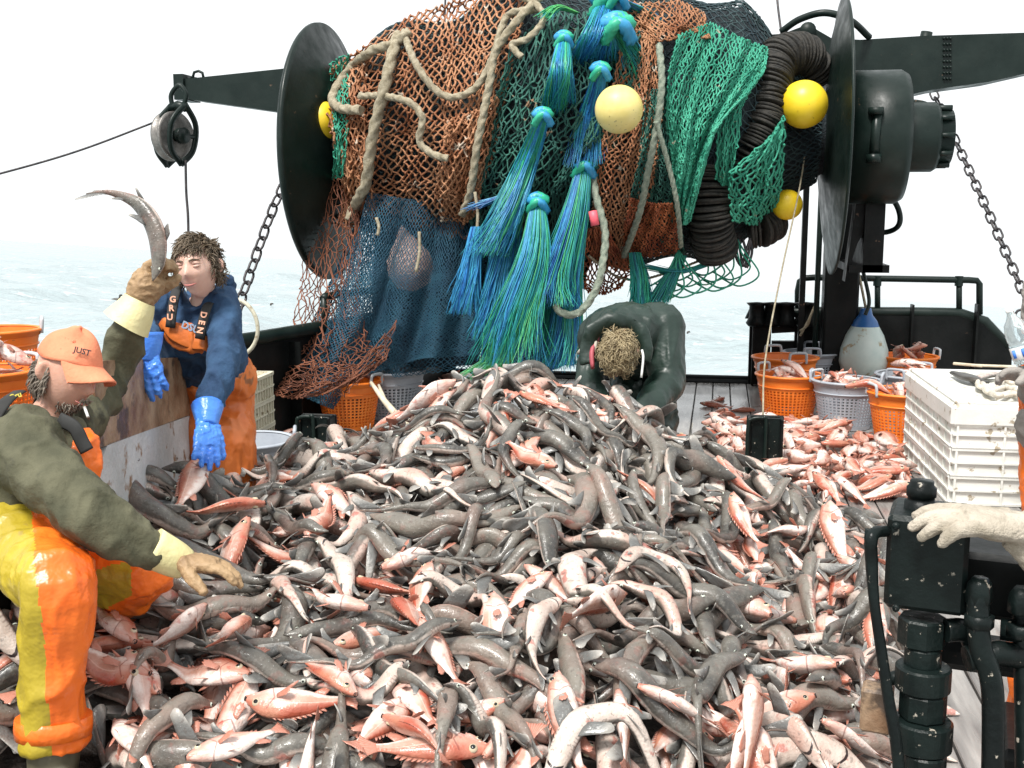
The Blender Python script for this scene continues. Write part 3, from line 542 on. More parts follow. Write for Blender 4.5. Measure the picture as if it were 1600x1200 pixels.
mb = MB(); box(mb, ((xl+xr)/2, YG+.15, zt/2), (xr-xl, .3, zt), bev=.02); box(mb, ((xl+xr)/2, YG+.15, .02), (xr-xl+.14, .5, .04)); mb.build('post', M['black'], g)
mb = MB(); tube(mb, [(xl-.06, YG+.05, 0), (xl-.06, YG+.05, zt-.3)], .025, 8); mb.build('conduit', M['greenblack'], g)
mb = MB(); pa = PY(1266, 240, YG); box(mb, (pa[0], YG+.3, pa[2]*.5), (.05, .1, pa[2])); mb.build('brace', M['black'], g)
mb = MB(); tube(mb, [PY(278, 118, YG)+np.array([.06, .1, -.05])]+[PY(a, b, YG)+np.array([.0, .1, 0]) for a, b in ((294, 118), (296, 111), (303, 109), (309, 112), (311, 121))], .014, 8); mb.build('lifting_eye', M['greenblack'], g)
# a short grey post behind the blue net
mb = MB(); q = PZ(651, 612, .0)*1.0; q = P(651, 560, 9.6); box(mb, (q[0], q[1], .38), (.07, .1, 1.15), bev=.008); tag(mb.build('steel_stanchion', M['whiteboard']), 'grey steel stanchion seen below the hanging blue net', 'stanchion')
# ---------------------------------------------------------------- net reel
YR = 9.105; RA = np.array([-3.303, YR, 2.2]); RB = np.array([.887, YR, 2.2])
e = empty('net_reel', (-1.2, YR, 2.2), 'large dark net reel whose dished flanges hold the wound trawl net', 'net reel')
AX = np.array([1., 0, 0])
def flange(x, s, z=2.2):
    mb = MB(); p = [(.14, 0), (.45, .03*s), (.8, .12*s), (1.0, .2*s), (1.03, .205*s), (1.045, .19*s), (1.045, .17*s), (1.0, .165*s), (.8, .085*s), (.45, -.005*s), (.14, -.03*s)]
    lathe(mb, (x, YR, z), p, AX, 96)
    mb.build('flange', M['greenblack'], e)
flange(RA[0]+.28, -1.2, 2.12); flange(RB[0]-.12, .55)
mb = MB(); tube(mb, [RA-AX*.2, RB+AX*.1], .16, 24); mb.build('shaft', M['black'], e)
mb = MB(); lathe(mb, RB, [(.2, .0), (.5, .02), (.5, .42), (.47, .47), (.2, .48), (.001, .48)], AX, 64); mb.build('gear_housing', M['greenblack'], e)
mb = MB(); lathe(mb, RB+AX*.48, [(.26, 0), (.26, .2), (.24, .23), (.2, .23), (.2, .33), (.001, .34)], AX, 32)
for k in range(10): a = k/10*6.283; tube(mb, [RB+AX*.68+np.array([0, math.cos(a)*.22, math.sin(a)*.22]), RB+AX*.8+np.array([0, math.cos(a)*.22, math.sin(a)*.22])], .022, 6)
mb.build('hydraulic_motor', M['greenblack'], e)
mb = MB(); q = PY(1367, 210, YR-.5); tube(mb, [q+np.array([0, 0, -.16]), q+np.array([.01, 0, .16])], .035, 10); tube(mb, [q+np.array([0, -.0, .14]), q+np.array([0, 0, .19])], .055, 10); tube(mb, [q+np.array([0, 0, -.2]), q+np.array([0, 0, -.14])], .055, 10); mb.build('grease_fitting', M['greenblack'], e)
mb = MB()
prism(mb, [PY(1342, 290, YR+.1), PY(1392, 290, YR+.1), PY(1340, 380, YR+.1), PY(1320, 440, YR+.1)], (0, .2, 0)); box(mb, PY(1356, 335, YR+.5), (.15, .9, .9)); box(mb, PY(1345, 415, YR+.6), (.3, 1.1, .06)); mb.build('bracket', M['black'], e)
def hoses(name, label, lst, r=.018, mt='greenblack'):
    mb = MB()
    for pts in lst: tube(mb, [P(*q) for q in pts], r, 8, n=40)
    return tag(mb.build(name, M[mt]), label, 'hose')
hoses('hydraulic_hose', 'black hose looping from the gear housing to the gantry post', [[(1382, 292, 9.0), (1403, 325, 9.0), (1405, 350, 9.0), (1388, 362, 9.1), (1352, 364, 9.2)]], .022)
hoses('hydraulic_hose', 'pair of black hoses curling beside the post under the reel', [[(1354, 335, 9.2), (1368, 360, 9.2), (1366, 385, 9.2), (1345, 400, 9.2)], [(1340, 390, 9.4), (1350, 430, 9.4), (1358, 470, 9.4), (1352, 492, 9.4)]], .016)
hoses('hydraulic_hose', 'thick black hose arching over the crossbeam beside the right flange', [[(1220, 50, 9.6), (1250, 30, 9.5), (1290, 20, 9.4), (1330, 33, 9.4), (1358, 58, 9.6)]], .03)
hoses('hydraulic_hose', 'black hoses looping over the small motor right of the gear housing', [[(1398, 170, 8.7), (1420, 160, 8.6), (1448, 164, 8.6), (1452, 180, 8.6), (1445, 200, 8.7)], [(1398, 178, 8.7), (1425, 165, 8.7), (1440, 180, 8.7), (1440, 215, 8.7)]], .022)
# ---------------------------------------------------------------- block, cables, chains
def chain(name, label, pts, n, link=.085, w=.05, r=.0085):
    pts = np.asarray(pts, float); c = spline(pts, n*4+1); mb = MB(); d = np.linalg.norm(np.diff(c, axis=0), axis=1); s = np.concatenate([[0], np.cumsum(d)]); L = s[-1]; n = int(L/(link*.78))
    for k in range(n):
        q = [(k+.5)/n*L-link/2+t*link for t in (0, 1)]; a, b = [np.array([np.interp(x, s, c[:, j]) for j in range(3)]) for x in q]; T = nrm(b-a); A = nrm(np.cross(T, [0.25, 1, 0.1])); 
        if k % 2: A = np.cross(T, A)
        if k % 2: A = nrm(A+nrm(np.cross(T, A))*.25)
        o = (a+b)/2; h = link/2-w/2; loop = [o+T*(h*sg+w/2*math.sin(t))+A*w/2*math.cos(t) for sg, ts in ((1, np.linspace(0, np.pi, 6)), (-1, np.linspace(np.pi, 2*np.pi, 6))) for t in ts]
        tube(mb, loop, r, 6, closed=True, caps=False, ref=nrm(np.cross(T, A)))
    return tag(mb.build(name, M['chain']), label, 'chain')
chain('steel_chain', 'dark steel chain hanging beside the left reel flange above the boy', [P(450, 275, 9.5), P(425, 330, 9.3), P(400, 400, 9.1), P(368, 495, 8.8)], 40, .135, .072, .0105)
chain('steel_chain', 'dark steel chain slanting down from the boom on the right', [P(1457, 142, 10.2), P(1500, 235, 9.8), P(1550, 345, 9.3), P(1604, 470, 8.8)], 40, .118, .062, .0095)
chain('steel_chain', 'short bight of dark chain hanging near the plastic bottle', [P(1640, 450, 8.6), P(1598, 483, 8.6), P(1589, 510, 8.6)], 10, .13, .07, .011)
e = empty('pulley_block', P(275, 205, 9.9), 'grey green steel snatch block hanging from the crossbeam tip', 'block')
c0 = P(275, 213, 9.9); tl = nrm(np.array([.12, 0, 1]))
mb = MB(); an = nrm(np.array([.93, -.3, .05])); lathe(mb, c0-an*.0+np.array([-.03, 0, 0]), [(.05, -.04), (.17, -.04), (.215, -.05), (.215, -.03), (.17, 0), (.215, .03), (.215, .05), (.17, .04), (.05, .04)], an, 40); mb.build('sheave', M['steel'], e)
for s_ in (-1, 1):
    mb = MB(); o = c0+an*.085*s_; side = nrm(np.cross(an, tl)); 
    for lo in ((.12, -.24, .0), (-.12, -.24, .0)):
        tube(mb, [o+tl*.27, o+tl*.1+side*lo[0]*1.2, o-tl*.12+side*lo[0]*1.1, o-tl*.25], [(.02, .03)]*4, 8, n=18, ref=an)
    tube(mb, [o+side*.12, o-side*.12], .02, 8); lathe(mb, o-an*.02, [(.001, -.02), (.07, -.02), (.07, .04), (.001, .04)], an, 16); mb.build('cheek_plate', M['greenblack'], e)
mb = MB(); tube(mb, [c0+tl*.24-an*.09, c0+tl*.27, c0+tl*.24+an*.09], .04, 10); tube(mb, [c0+tl*.25+np.array([-.05, 0, 0]), c0+tl*.36+np.array([-.07, 0, 0]), c0+tl*.44, c0+tl*.36+np.array([.07, 0, 0]), c0+tl*.25+np.array([.05, 0, 0])], .022, 8, n=24); mb.build('shackle', M['greenblack'], e)
def cable(name, label, pts, r, mt, n=30, cat='cable', **k): mb = MB(); tube(mb, pts, r, 8, n=n, **k); return tag(mb.build(name, M[mt]), label, cat)
cable('wire_cable', 'thin wire running from the block off to the left over the sea', [P(-120, 303, 9), P(100, 243, 9.5), P(252, 187, 9.9)], .009, 'chain')
cable('wire_cable', 'thin dark line hanging from the block down behind the boy', [P(290, 250, 9.9), P(291, 300, 9.9), P(294, 345, 9.9), P(294, 420, 9.9), P(292, 520, 9.9)], .012, 'chain')
cable('thin_line', 'thin pale line running from the right reel flange down to the pen post', [P(1262, 200, 8.3), P(1250, 290, 8.2), P(1220, 430, 7.8), P(1196, 560, 7.3), P(1192, 652, 7.05)], .006, 'rope', cat='line')
cable('wire_stay', 'pair of thin dark stays rising above the wound net', [P(697, -40, 11), P(694, 60, 11)], .01, 'chain', cat='stay'); cable('wire_stay', 'thin dark stay rising behind the top of the reel near the boom', [P(1213, -40, 11.5), P(1215, 5, 11.5), P(1222, 60, 11.2)], .012, 'chain', cat='stay')
# ---------------------------------------------------------------- the wound net
TT = [0, .06, .14, .25, .36, .5, .62, .72, .82, .9, .96, 1.0]; RR = [.3, .5, .8, .98, 1.06, 1.12, 1.12, 1.08, .96, .62, .4, .3]
def Rb(t, ph):
    r = np.interp(t, TT, RR); s = np.sin(ph)
    return r*np.where(s > 0, 1+.06*s, 1+.1*s)*(1+.035*np.sin(9*t*np.pi+2*ph)+.03*np.sin(23*t+3.1*ph+1)+.02*np.sin(41*t-5*ph))
def bund(t, ph, off=0):
    r = Rb(t, ph)+off; t = np.asarray(t); return np.stack([RA[0]+t*(RB[0]-RA[0])+0*r, YR-r*np.cos(ph), 2.2+r*np.sin(ph)], -1)
def ON(px, py, off=.0):
    px = np.asarray(px, float); py = np.asarray(py, float); sh = px.shape; k = ray(px.ravel(), py.ravel()); d = np.arange(7.2, 9.9, .015)
    q = C+k[:, None]*d[None, :, None]; t = np.clip((q[..., 0]-RA[0])/(RB[0]-RA[0]), 0, 1); dy = YR-q[..., 1]; dz = q[..., 2]-2.2; s = np.hypot(dy, dz)-Rb(t, np.arctan2(dz, np.maximum(dy, -5)))
    hit = s < 0; i = np.where(hit.any(1), hit.argmax(1), s.argmin(1)); dd = d[i]-np.asarray(np.broadcast_to(off, sh)).ravel()
    return (C+k*dd[:, None]).reshape(*sh, 3)
def lattice(mb, pos, nu, nv, r, jit=0., keep=None, knots=0, seg=3, g=np.random.default_rng(5)):
    """diamond netting: pos(u,v)->xyz for arrays; nu diamonds across, nv half rows"""
    j = np.arange(nv+1); i = np.arange(nu+1); J, I = np.meshgrid(j, i, indexing='ij'); U = np.clip((I+.5*(J % 2))/(nu+.5), 0, 1); V = J/nv
    if jit: U = U+g.normal(0, jit/nu, U.shape)*((U > 0)&(U < 1)); V = V+g.normal(0, jit/nv, V.shape)
    q = pos(np.clip(U, 0, 1), np.clip(V, 0, 1)); a = []; b = []
    for (dj) in (1,):
        A = q[:-1]; 
        B1 = q[1:]
        a.append(A.reshape(-1, 3)); b.append(B1.reshape(-1, 3))
        odd = (np.arange(nv) % 2 == 1)
        # even rows connect to i-1, odd rows to i+1
        e = ~odd; a.append(A[e][:, 1:].reshape(-1, 3)); b.append(B1[e][:, :-1].reshape(-1, 3)); a.append(A[odd][:, :-1].reshape(-1, 3)); b.append(B1[odd][:, 1:].reshape(-1, 3))
    a = np.concatenate(a); b = np.concatenate(b)
    if keep is not None: k = keep((a+b)/2); a, b = a[k], b[k]
    L = np.linalg.norm(b-a, axis=1); k = L > 1e-4; a, b = a[k], b[k]
    T = nrm(b-a); N = nrm(np.cross(T, [.3, .2, 1])); B = np.cross(T, N); n = len(a); th = np.arange(seg)/seg*2*np.pi
    o = np.cos(th)[None, :, None]*N[:, None]+np.sin(th)[None, :, None]*B[:, None]; mid = (a+b)/2+g.normal(0, r*.8, a.shape)
    v = np.stack([a[:, None]+o*r*1.25, mid[:, None]+o*r*.85, b[:, None]+o*r*1.25], 1).reshape(-1, 3); base = (np.arange(n)*3*seg)[:, None, None, None]; rr = np.arange(2)[None, :, None, None]; jj = np.arange(seg)[None, None, :, None]
    f = np.concatenate([base+rr*seg+jj, base+rr*seg+(jj+1) % seg, base+(rr+1)*seg+(jj+1) % seg, base+(rr+1)*seg+jj], -1).reshape(-1, 4); mb.add(v, f)
    if knots:
        p = q.reshape(-1, 3); p = p[keep(p)] if keep is not None else p
        o6 = np.array([[1, 0, 0], [-1, 0, 0], [0, 1, 0], [0, -1, 0], [0, 0, 1], [0, 0, -1]])*knots; f8 = np.array([[0, 2, 4], [2, 1, 4], [1, 3, 4], [3, 0, 4], [2, 0, 5], [1, 2, 5], [3, 1, 5], [0, 3, 5]])
        mb.add((p[:, None]+o6).reshape(-1, 3), (np.arange(len(p))[:, None, None]*6+f8[None]).reshape(-1, 3))
def ctrl(rows):
    """interpolator over a control grid: rows of points (any dim)"""
    G = np.array(rows, float)
    def f(U, V):
        def idx(t, n): x = t*(n-1); i = np.clip(x.astype(int), 0, n-2); w = x-i; w = w*w*(3-2*w)*.35+w*.65; return i, w[..., None]
        i, a = idx(V, G.shape[0]); j, b = idx(U, G.shape[1]); return (G[i, j]*(1-b)+G[i, j+1]*b)*(1-a)+(G[i+1, j]*(1-b)+G[i+1, j+1]*b)*a
    return f
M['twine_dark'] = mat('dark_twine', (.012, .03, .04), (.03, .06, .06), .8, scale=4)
tn = empty('trawl_net', (-1.2, YR, 2.2), 'huge trawl net of orange, teal and blue netting wound on the reel', 'fishing net')
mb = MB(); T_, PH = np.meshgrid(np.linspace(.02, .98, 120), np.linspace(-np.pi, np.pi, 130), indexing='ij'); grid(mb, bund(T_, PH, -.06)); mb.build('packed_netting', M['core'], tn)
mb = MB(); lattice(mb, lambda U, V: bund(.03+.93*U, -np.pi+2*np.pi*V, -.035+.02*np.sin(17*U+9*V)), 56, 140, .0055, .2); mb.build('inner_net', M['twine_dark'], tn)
def panel(name, rows, nu, nv, r, mt, off=.03, jit=.12, knots=0, lump=.03, f=0):
    c = ctrl(rows)
    def pos(U, V): q = c(U, V); return ON(q[..., 0], q[..., 1], off+lump*np.sin(11*U+3+f)*np.cos(7*V+f)+lump*.5*np.sin(29*U+13*V))
    mb = MB(); lattice(mb, pos, nu, nv, r, jit, knots=knots); return mb.build(name, M[mt], tn)
top = lambda x0, x1, y: [(x0, y), ((x0+x1)/2, y), (x1, y)]
panel('orange_net_panel', [[(512, 110), (560, 78), (640, 25), (700, 5), (760, -25), (830, -30)], [(520, 170), (570, 150), (640, 110), (700, 95), (750, 80), (810, 60)], [(530, 240), (570, 220), (640, 205), (700, 195), (745, 180), (790, 150)], [(540, 300), (575, 300), (640, 290), (700, 285), (735, 270), (775, 230)], [(530, 345), (580, 362), (640, 368), (690, 372), (720, 362), (745, 310)]], 26, 50, .0095, 'twine_orange', .05, .1, .016)
panel('orange_net_panel', [[(700, 190), (740, 175), (780, 150)], [(690, 240), (730, 235), (765, 220)], [(680, 300), (720, 300), (750, 290)], [(690, 345), (725, 350), (748, 330)]], 8, 22, .009, 'twine_orange', .12, .12, .015, .04, 2)
panel('orange_net_panel', [[(500, 120), (540, 95), (575, 90)], [(515, 200), (540, 190), (570, 180)], [(535, 280), (550, 270), (575, 260)], [(520, 350), (550, 360), (590, 345)]], 7, 26, .009, 'twine_orange', .1, .2, .014, .05, 1)
panel('teal_net_panel', [[(800, 70), (860, 20), (930, 20), (1000, 50)], [(775, 150), (850, 130), (930, 130), (1000, 140)], [(760, 230), (830, 220), (910, 220), (960, 230)], [(745, 300), (810, 300), (870, 300), (930, 310)], [(730, 365), (790, 380), (860, 390), (915, 390)], [(735, 400), (800, 470), (860, 470), (915, 450)]], 26, 46, .0085, 'twine_teal', .07, .2, .013, .05, 3)
panel('brown_net_panel', [[(975, 40), (1010, 55), (1035, 75)], [(955, 150), (1000, 160), (1035, 170)], [(935, 240), (985, 250), (1030, 250)], [(925, 330), (970, 340), (1010, 340)], [(925, 400), (960, 420), (990, 425)]], 13, 60, .007, 'twine_orange', .09, .12, .011, .03, 5)
panel('brown_net_panel', [[(930, -10), (1000, 5), (1060, 0), (1100, 20)], [(960, 30), (1010, 35), (1060, 40), (1105, 50)], [(990, 60), (1030, 65), (1070, 60), (1110, 60)]], 20, 16, .007, 'twine_orange', .1, .15, .01)
panel('rust_net_bunch', [[(985, 310), (1020, 318), (1050, 318)], [(975, 355), (1018, 360), (1060, 360)], [(975, 395), (1015, 402), (1060, 395)]], 16, 26, .006, 'twine_rust', .16, .2, .009, .05, 1)
panel('rust_net_bunch', [[(915, 360), (930, 355), (950, 362)], [(900, 400), (938, 395), (975, 405)], [(900, 435), (940, 440), (985, 425)], [(920, 458), (945, 460), (970, 450)]], 12, 16, .007, 'twine_rust', .2, .15, .01, .05, 4)
panel('green_net_panel', [[(1060, 55), (1110, 35), (1160, 60), (1200, 75)], [(1045, 110), (1095, 100), (1150, 115), (1195, 110)], [(1040, 180), (1080, 180), (1125, 175), (1165, 150)], [(1050, 250), (1075, 250), (1100, 240), (1120, 190)], [(1055, 310), (1068, 310), (1080, 310), (1090, 300)], [(1060, 350), (1066, 350), (1072, 350), (1078, 345)]], 30, 50, .0065, 'twine_green', .14, .2, .01, .05, 2)
panel('green_net_panel', [[(1175, 70), (1190, 78), (1200, 85)], [(1165, 110), (1175, 115), (1190, 115)], [(1130, 160), (1145, 165), (1160, 165)], [(1120, 220), (1135, 230), (1150, 235)], [(1118, 280), (1130, 290), (1140, 300)]], 8, 26, .0065, 'twine_green', .08, .2, .01)
panel('green_net_panel', [[(1195, 225), (1215, 200), (1225, 180)], [(1140, 268), (1190, 268), (1225, 235)], [(1140, 310), (1185, 315), (1222, 290)], [(1145, 345), (1180, 352), (1208, 335)]], 11, 18, .009, 'twine_green', .24, .2, .013, .04, 3)
panel('green_net_panel', [[(515, 100), (530, 90), (545, 85)], [(518, 150), (530, 145), (545, 140)], [(522, 200), (530, 200), (545, 195)], [(520, 280), (528, 280), (536, 275)]], 5, 24, .007, 'twine_green', .14, .25, .01)
panel('fine_green_panel', [[(1010, 140), (1030, 140), (1050, 140)], [(1000, 240), (1025, 240), (1055, 250)], [(985, 310), (1020, 315), (1055, 310)], [(1050, 400), (1060, 400), (1070, 395)]], 14, 50, .0055, 'twine_teal', .1, .25, .008)
def curtain(name, rows, nu, nv, r, mt, jit=.1, knots=0, fold=.06, kf=21, keep=None):
    c = ctrl(rows)
    def pos(U, V): q = c(U, V); return P(q[..., 0], q[..., 1], q[..., 2]+fold*np.sin(kf*U+2*V)*(.4+V))
    mb = MB(); lattice(mb, pos, nu, nv, r, jit, knots=knots, keep=keep); return mb.build(name, M[mt], tn)
curtain('blue_net_curtain', [[(575, 300, 8.5), (630, 310, 8.45), (690, 315, 8.45), (745, 300, 8.45)], [(545, 420, 8.5), (610, 430, 8.4), (680, 430, 8.4), (740, 420, 8.4)], [(520, 500, 8.5), (590, 510, 8.4), (670, 505, 8.35), (740, 500, 8.35)], [(475, 570, 8.5), (560, 590, 8.4), (660, 560, 8.3), (750, 555, 8.3)]], 46, 88, .0034, 'twine_blue', .1, 0, .08)
curtain('blue_net_curtain', [[(590, 335, 8.7), (650, 345, 8.7), (745, 330, 8.7)], [(560, 430, 8.75), (640, 430, 8.7), (750, 430, 8.7)], [(545, 510, 8.8), (620, 510, 8.7), (760, 500, 8.7)], [(540, 575, 8.8), (620, 590, 8.7), (745, 575, 8.7)]], 34, 64, .0036, 'twine_blue', .2, 0, .1, 17)
curtain('blue_net_curtain', [[(560, 340, 8.9), (620, 330, 8.9)], [(480, 520, 8.6), (600, 520, 8.7)], [(425, 600, 8.3), (520, 640, 8.2)]], 34, 80, .004, 'twine_blue', .15, 0, .05, 12)
curtain('dark_net_curtain', [[(720, 330, 8.9), (800, 380, 8.85), (900, 400, 8.8)], [(720, 450, 8.9), (800, 460, 8.85), (890, 470, 8.8)], [(730, 560, 8.9), (800, 575, 8.85), (900, 570, 8.8)]], 46, 80, .006, 'twine_blue', .3, 0, .1, 15)
curtain('orange_net_curtain', [[(498, 262, 9.0), (520, 265, 8.9), (545, 290, 8.8), (560, 330, 8.7)], [(478, 360, 9.0), (510, 370, 8.9), (540, 380, 8.8), (565, 390, 8.7)], [(468, 450, 8.8), (500, 460, 8.7), (535, 470, 8.6), (560, 470, 8.5)], [(450, 540, 8.5), (490, 540, 8.4), (530, 550, 8.4), (580, 540, 8.3)], [(420, 608, 8.2), (480, 610, 8.1), (540, 620, 8.1), (600, 560, 8.1)]], 15, 40, .0046, 'twine_brown', .34, .007, .05)
curtain('brown_net_heap', [[(440, 560, 8.3), (500, 565, 8.2), (560, 570, 8.2), (620, 500, 8.25)], [(425, 598, 8.15), (490, 600, 8.1), (545, 596, 8.1), (605, 560, 8.15)], [(430, 618, 8.0), (460, 624, 8.0), (500, 618, 8.05), (560, 596, 8.1)]], 16, 18, .0045, 'twine_brown', .35, .007, .05)
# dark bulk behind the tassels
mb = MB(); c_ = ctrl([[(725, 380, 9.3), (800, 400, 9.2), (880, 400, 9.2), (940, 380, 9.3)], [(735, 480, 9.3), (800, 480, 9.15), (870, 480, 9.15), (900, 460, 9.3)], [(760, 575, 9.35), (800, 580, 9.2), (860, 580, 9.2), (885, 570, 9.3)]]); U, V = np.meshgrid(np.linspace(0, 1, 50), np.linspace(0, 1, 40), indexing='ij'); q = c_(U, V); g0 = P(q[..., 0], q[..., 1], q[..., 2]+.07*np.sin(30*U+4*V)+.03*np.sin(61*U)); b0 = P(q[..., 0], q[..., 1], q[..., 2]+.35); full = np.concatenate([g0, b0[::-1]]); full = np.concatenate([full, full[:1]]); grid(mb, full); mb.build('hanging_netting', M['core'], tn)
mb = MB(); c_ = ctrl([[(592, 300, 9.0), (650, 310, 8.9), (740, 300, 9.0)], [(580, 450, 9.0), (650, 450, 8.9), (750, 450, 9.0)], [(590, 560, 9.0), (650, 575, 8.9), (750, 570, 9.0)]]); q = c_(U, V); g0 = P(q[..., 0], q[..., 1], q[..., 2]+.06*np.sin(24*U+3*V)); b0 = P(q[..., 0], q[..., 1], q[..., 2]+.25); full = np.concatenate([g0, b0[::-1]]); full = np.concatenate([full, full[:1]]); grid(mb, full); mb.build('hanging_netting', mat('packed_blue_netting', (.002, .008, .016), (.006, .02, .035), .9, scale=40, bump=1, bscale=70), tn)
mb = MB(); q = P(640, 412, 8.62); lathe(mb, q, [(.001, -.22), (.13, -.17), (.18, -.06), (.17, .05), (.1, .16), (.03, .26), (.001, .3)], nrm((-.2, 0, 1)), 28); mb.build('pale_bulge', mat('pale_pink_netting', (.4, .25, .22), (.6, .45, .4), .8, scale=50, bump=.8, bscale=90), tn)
# scalloped selvedge of the orange net
mb = MB(); xs = [590, 610, 640, 668, 690, 715, 738]; e_ = []
for a, b in zip(xs[:-1], xs[1:]):
    for t in np.linspace(0, 1, 8)[:-1]: e_.append((a+(b-a)*t, 358+14*math.sin(t*math.pi)))
e_ = np.array(e_); tube(mb, ON(e_[:, 0], e_[:, 1], .1), .014, 6); mb.build('selvedge', M['twine_orange'], tn)
def rope(name, label, pts, r=.02, mt='rope', off=.1, parent=None, world=False, n=None):
    pts = np.asarray(pts, float)
    if world: c = spline(pts, n or 160)
    else: c2 = spline(pts, n or int(14*len(pts))); c = ON(c2[:, 0], c2[:, 1], off); 
    if not world:
        for _ in range(4): c[1:-1] = (c[:-2]+2*c[1:-1]+c[2:])/4
        c = spline(c, int(np.linalg.norm(np.diff(c, axis=0), axis=1).sum()/(r*.55))+4)
    mb = MB(); tube(mb, c, r, 12, lobes=3, pitch=r*1.7); o = mb.build(name, M[mt], parent)
    if parent is None: tag(o, label, 'rope', 'ropes over the wound net')
    return o
rope('thick_rope', 'thick beige rope running down the left end of the wound net to a cut end', [(622, 55), (612, 90), (600, 140), (585, 200), (578, 240), (572, 285), (560, 310), (545, 345)], .038, off=.2)
rope('thick_rope', 'beige rope knotted at the upper left of the net, looped towards the left flange', [(640, 50), (610, 70), (580, 80), (545, 110), (520, 150), (530, 168), (565, 172)], .033, off=.22)
rope('thick_rope', 'beige rope making a long bend across the orange net panel', [(562, 150), (600, 150), (640, 160), (660, 185), (655, 220), (675, 240), (700, 248)], .024, off=.16)
rope('thick_rope', 'beige rope sagging from the top left of the net in a deep loop', [(630, 50), (650, 100), (680, 140), (710, 152), (745, 135), (770, 90), (785, 40), (800, 20), (840, 15)], .024, off=.16)
rope('thick_rope', 'beige rope dropping through the middle left of the net beside the teal panel', [(850, -10), (810, 30), (775, 80), (765, 130), (755, 180), (745, 230), (735, 300), (722, 335)], .026, off=.2)
rope('thick_rope', 'beige rope coiled in a small bight at the top of the net', [(800, -10), (835, 5), (850, 30), (825, 60), (800, 70), (815, 90)], .022, off=.22)
rope('thick_rope', 'grey green rope running down the net right of the round yellow float', [(1030, 70), (1034, 130), (1026, 200), (1012, 270), (1000, 330), (975, 400)], .022, 'rope_green', off=.22)
rope('thick_rope', 'grey green rope slanting down over the fine dark netting by the rubber discs', [(1025, 190), (1045, 260), (1058, 320), (1064, 385)], .016, 'rope_green', off=.24)
rope('thick_rope', 'grey rope hanging below the net in a hook shape above the bent man', [P(925, 240, 7.9), P(930, 300, 7.85), P(945, 360, 7.8), P(942, 410, 7.75), P(930, 455, 7.75), P(905, 488, 7.75), P(880, 490, 7.75), P(868, 478, 7.8)], .024, 'rope_green', world=True)
rope('thick_rope', 'grey rope twisted among the blue tassels under the teal net', [P(900, 380, 7.9), P(870, 420, 7.85), P(850, 460, 7.85), P(830, 500, 7.9)], .02, 'rope_green', world=True)
for k, (a, b) in enumerate((((655, 362), (650, 425)), ((588, 340), (590, 368)), ((745, 365), (742, 300)))): mb = MB(); tube(mb, [P(*a, 8.0), P((a[0]+b[0])/2+3, (a[1]+b[1])/2, 8.0), P(*b, 8.0)], .012, 6, n=10); tag(mb.build('loose_twine', M['rope']), ('short pale twine end dangling over the blue net', 'pale twine tail beside the thick rope end', 'pale twine tail near the small metal hook')[k], 'twine')
mb = MB(); h = ON(np.array([905.]), np.array([345.]), .3)[0]; mb = MB(); tube(mb, P(np.array([926., 928, 930]), np.array([330., 340, 352]), 7.72), .03, 10); tag(mb.build('rope_binding', M['pink']), 'pink binding wrapped round the grey rope above the bent man', 'binding')
rope('thin_rope', 'thin beige cord zigzagging behind the trailing blue tassels', [(920, 400), (960, 430), (1000, 437), (1060, 420), (1110, 400)], .009, off=.3)
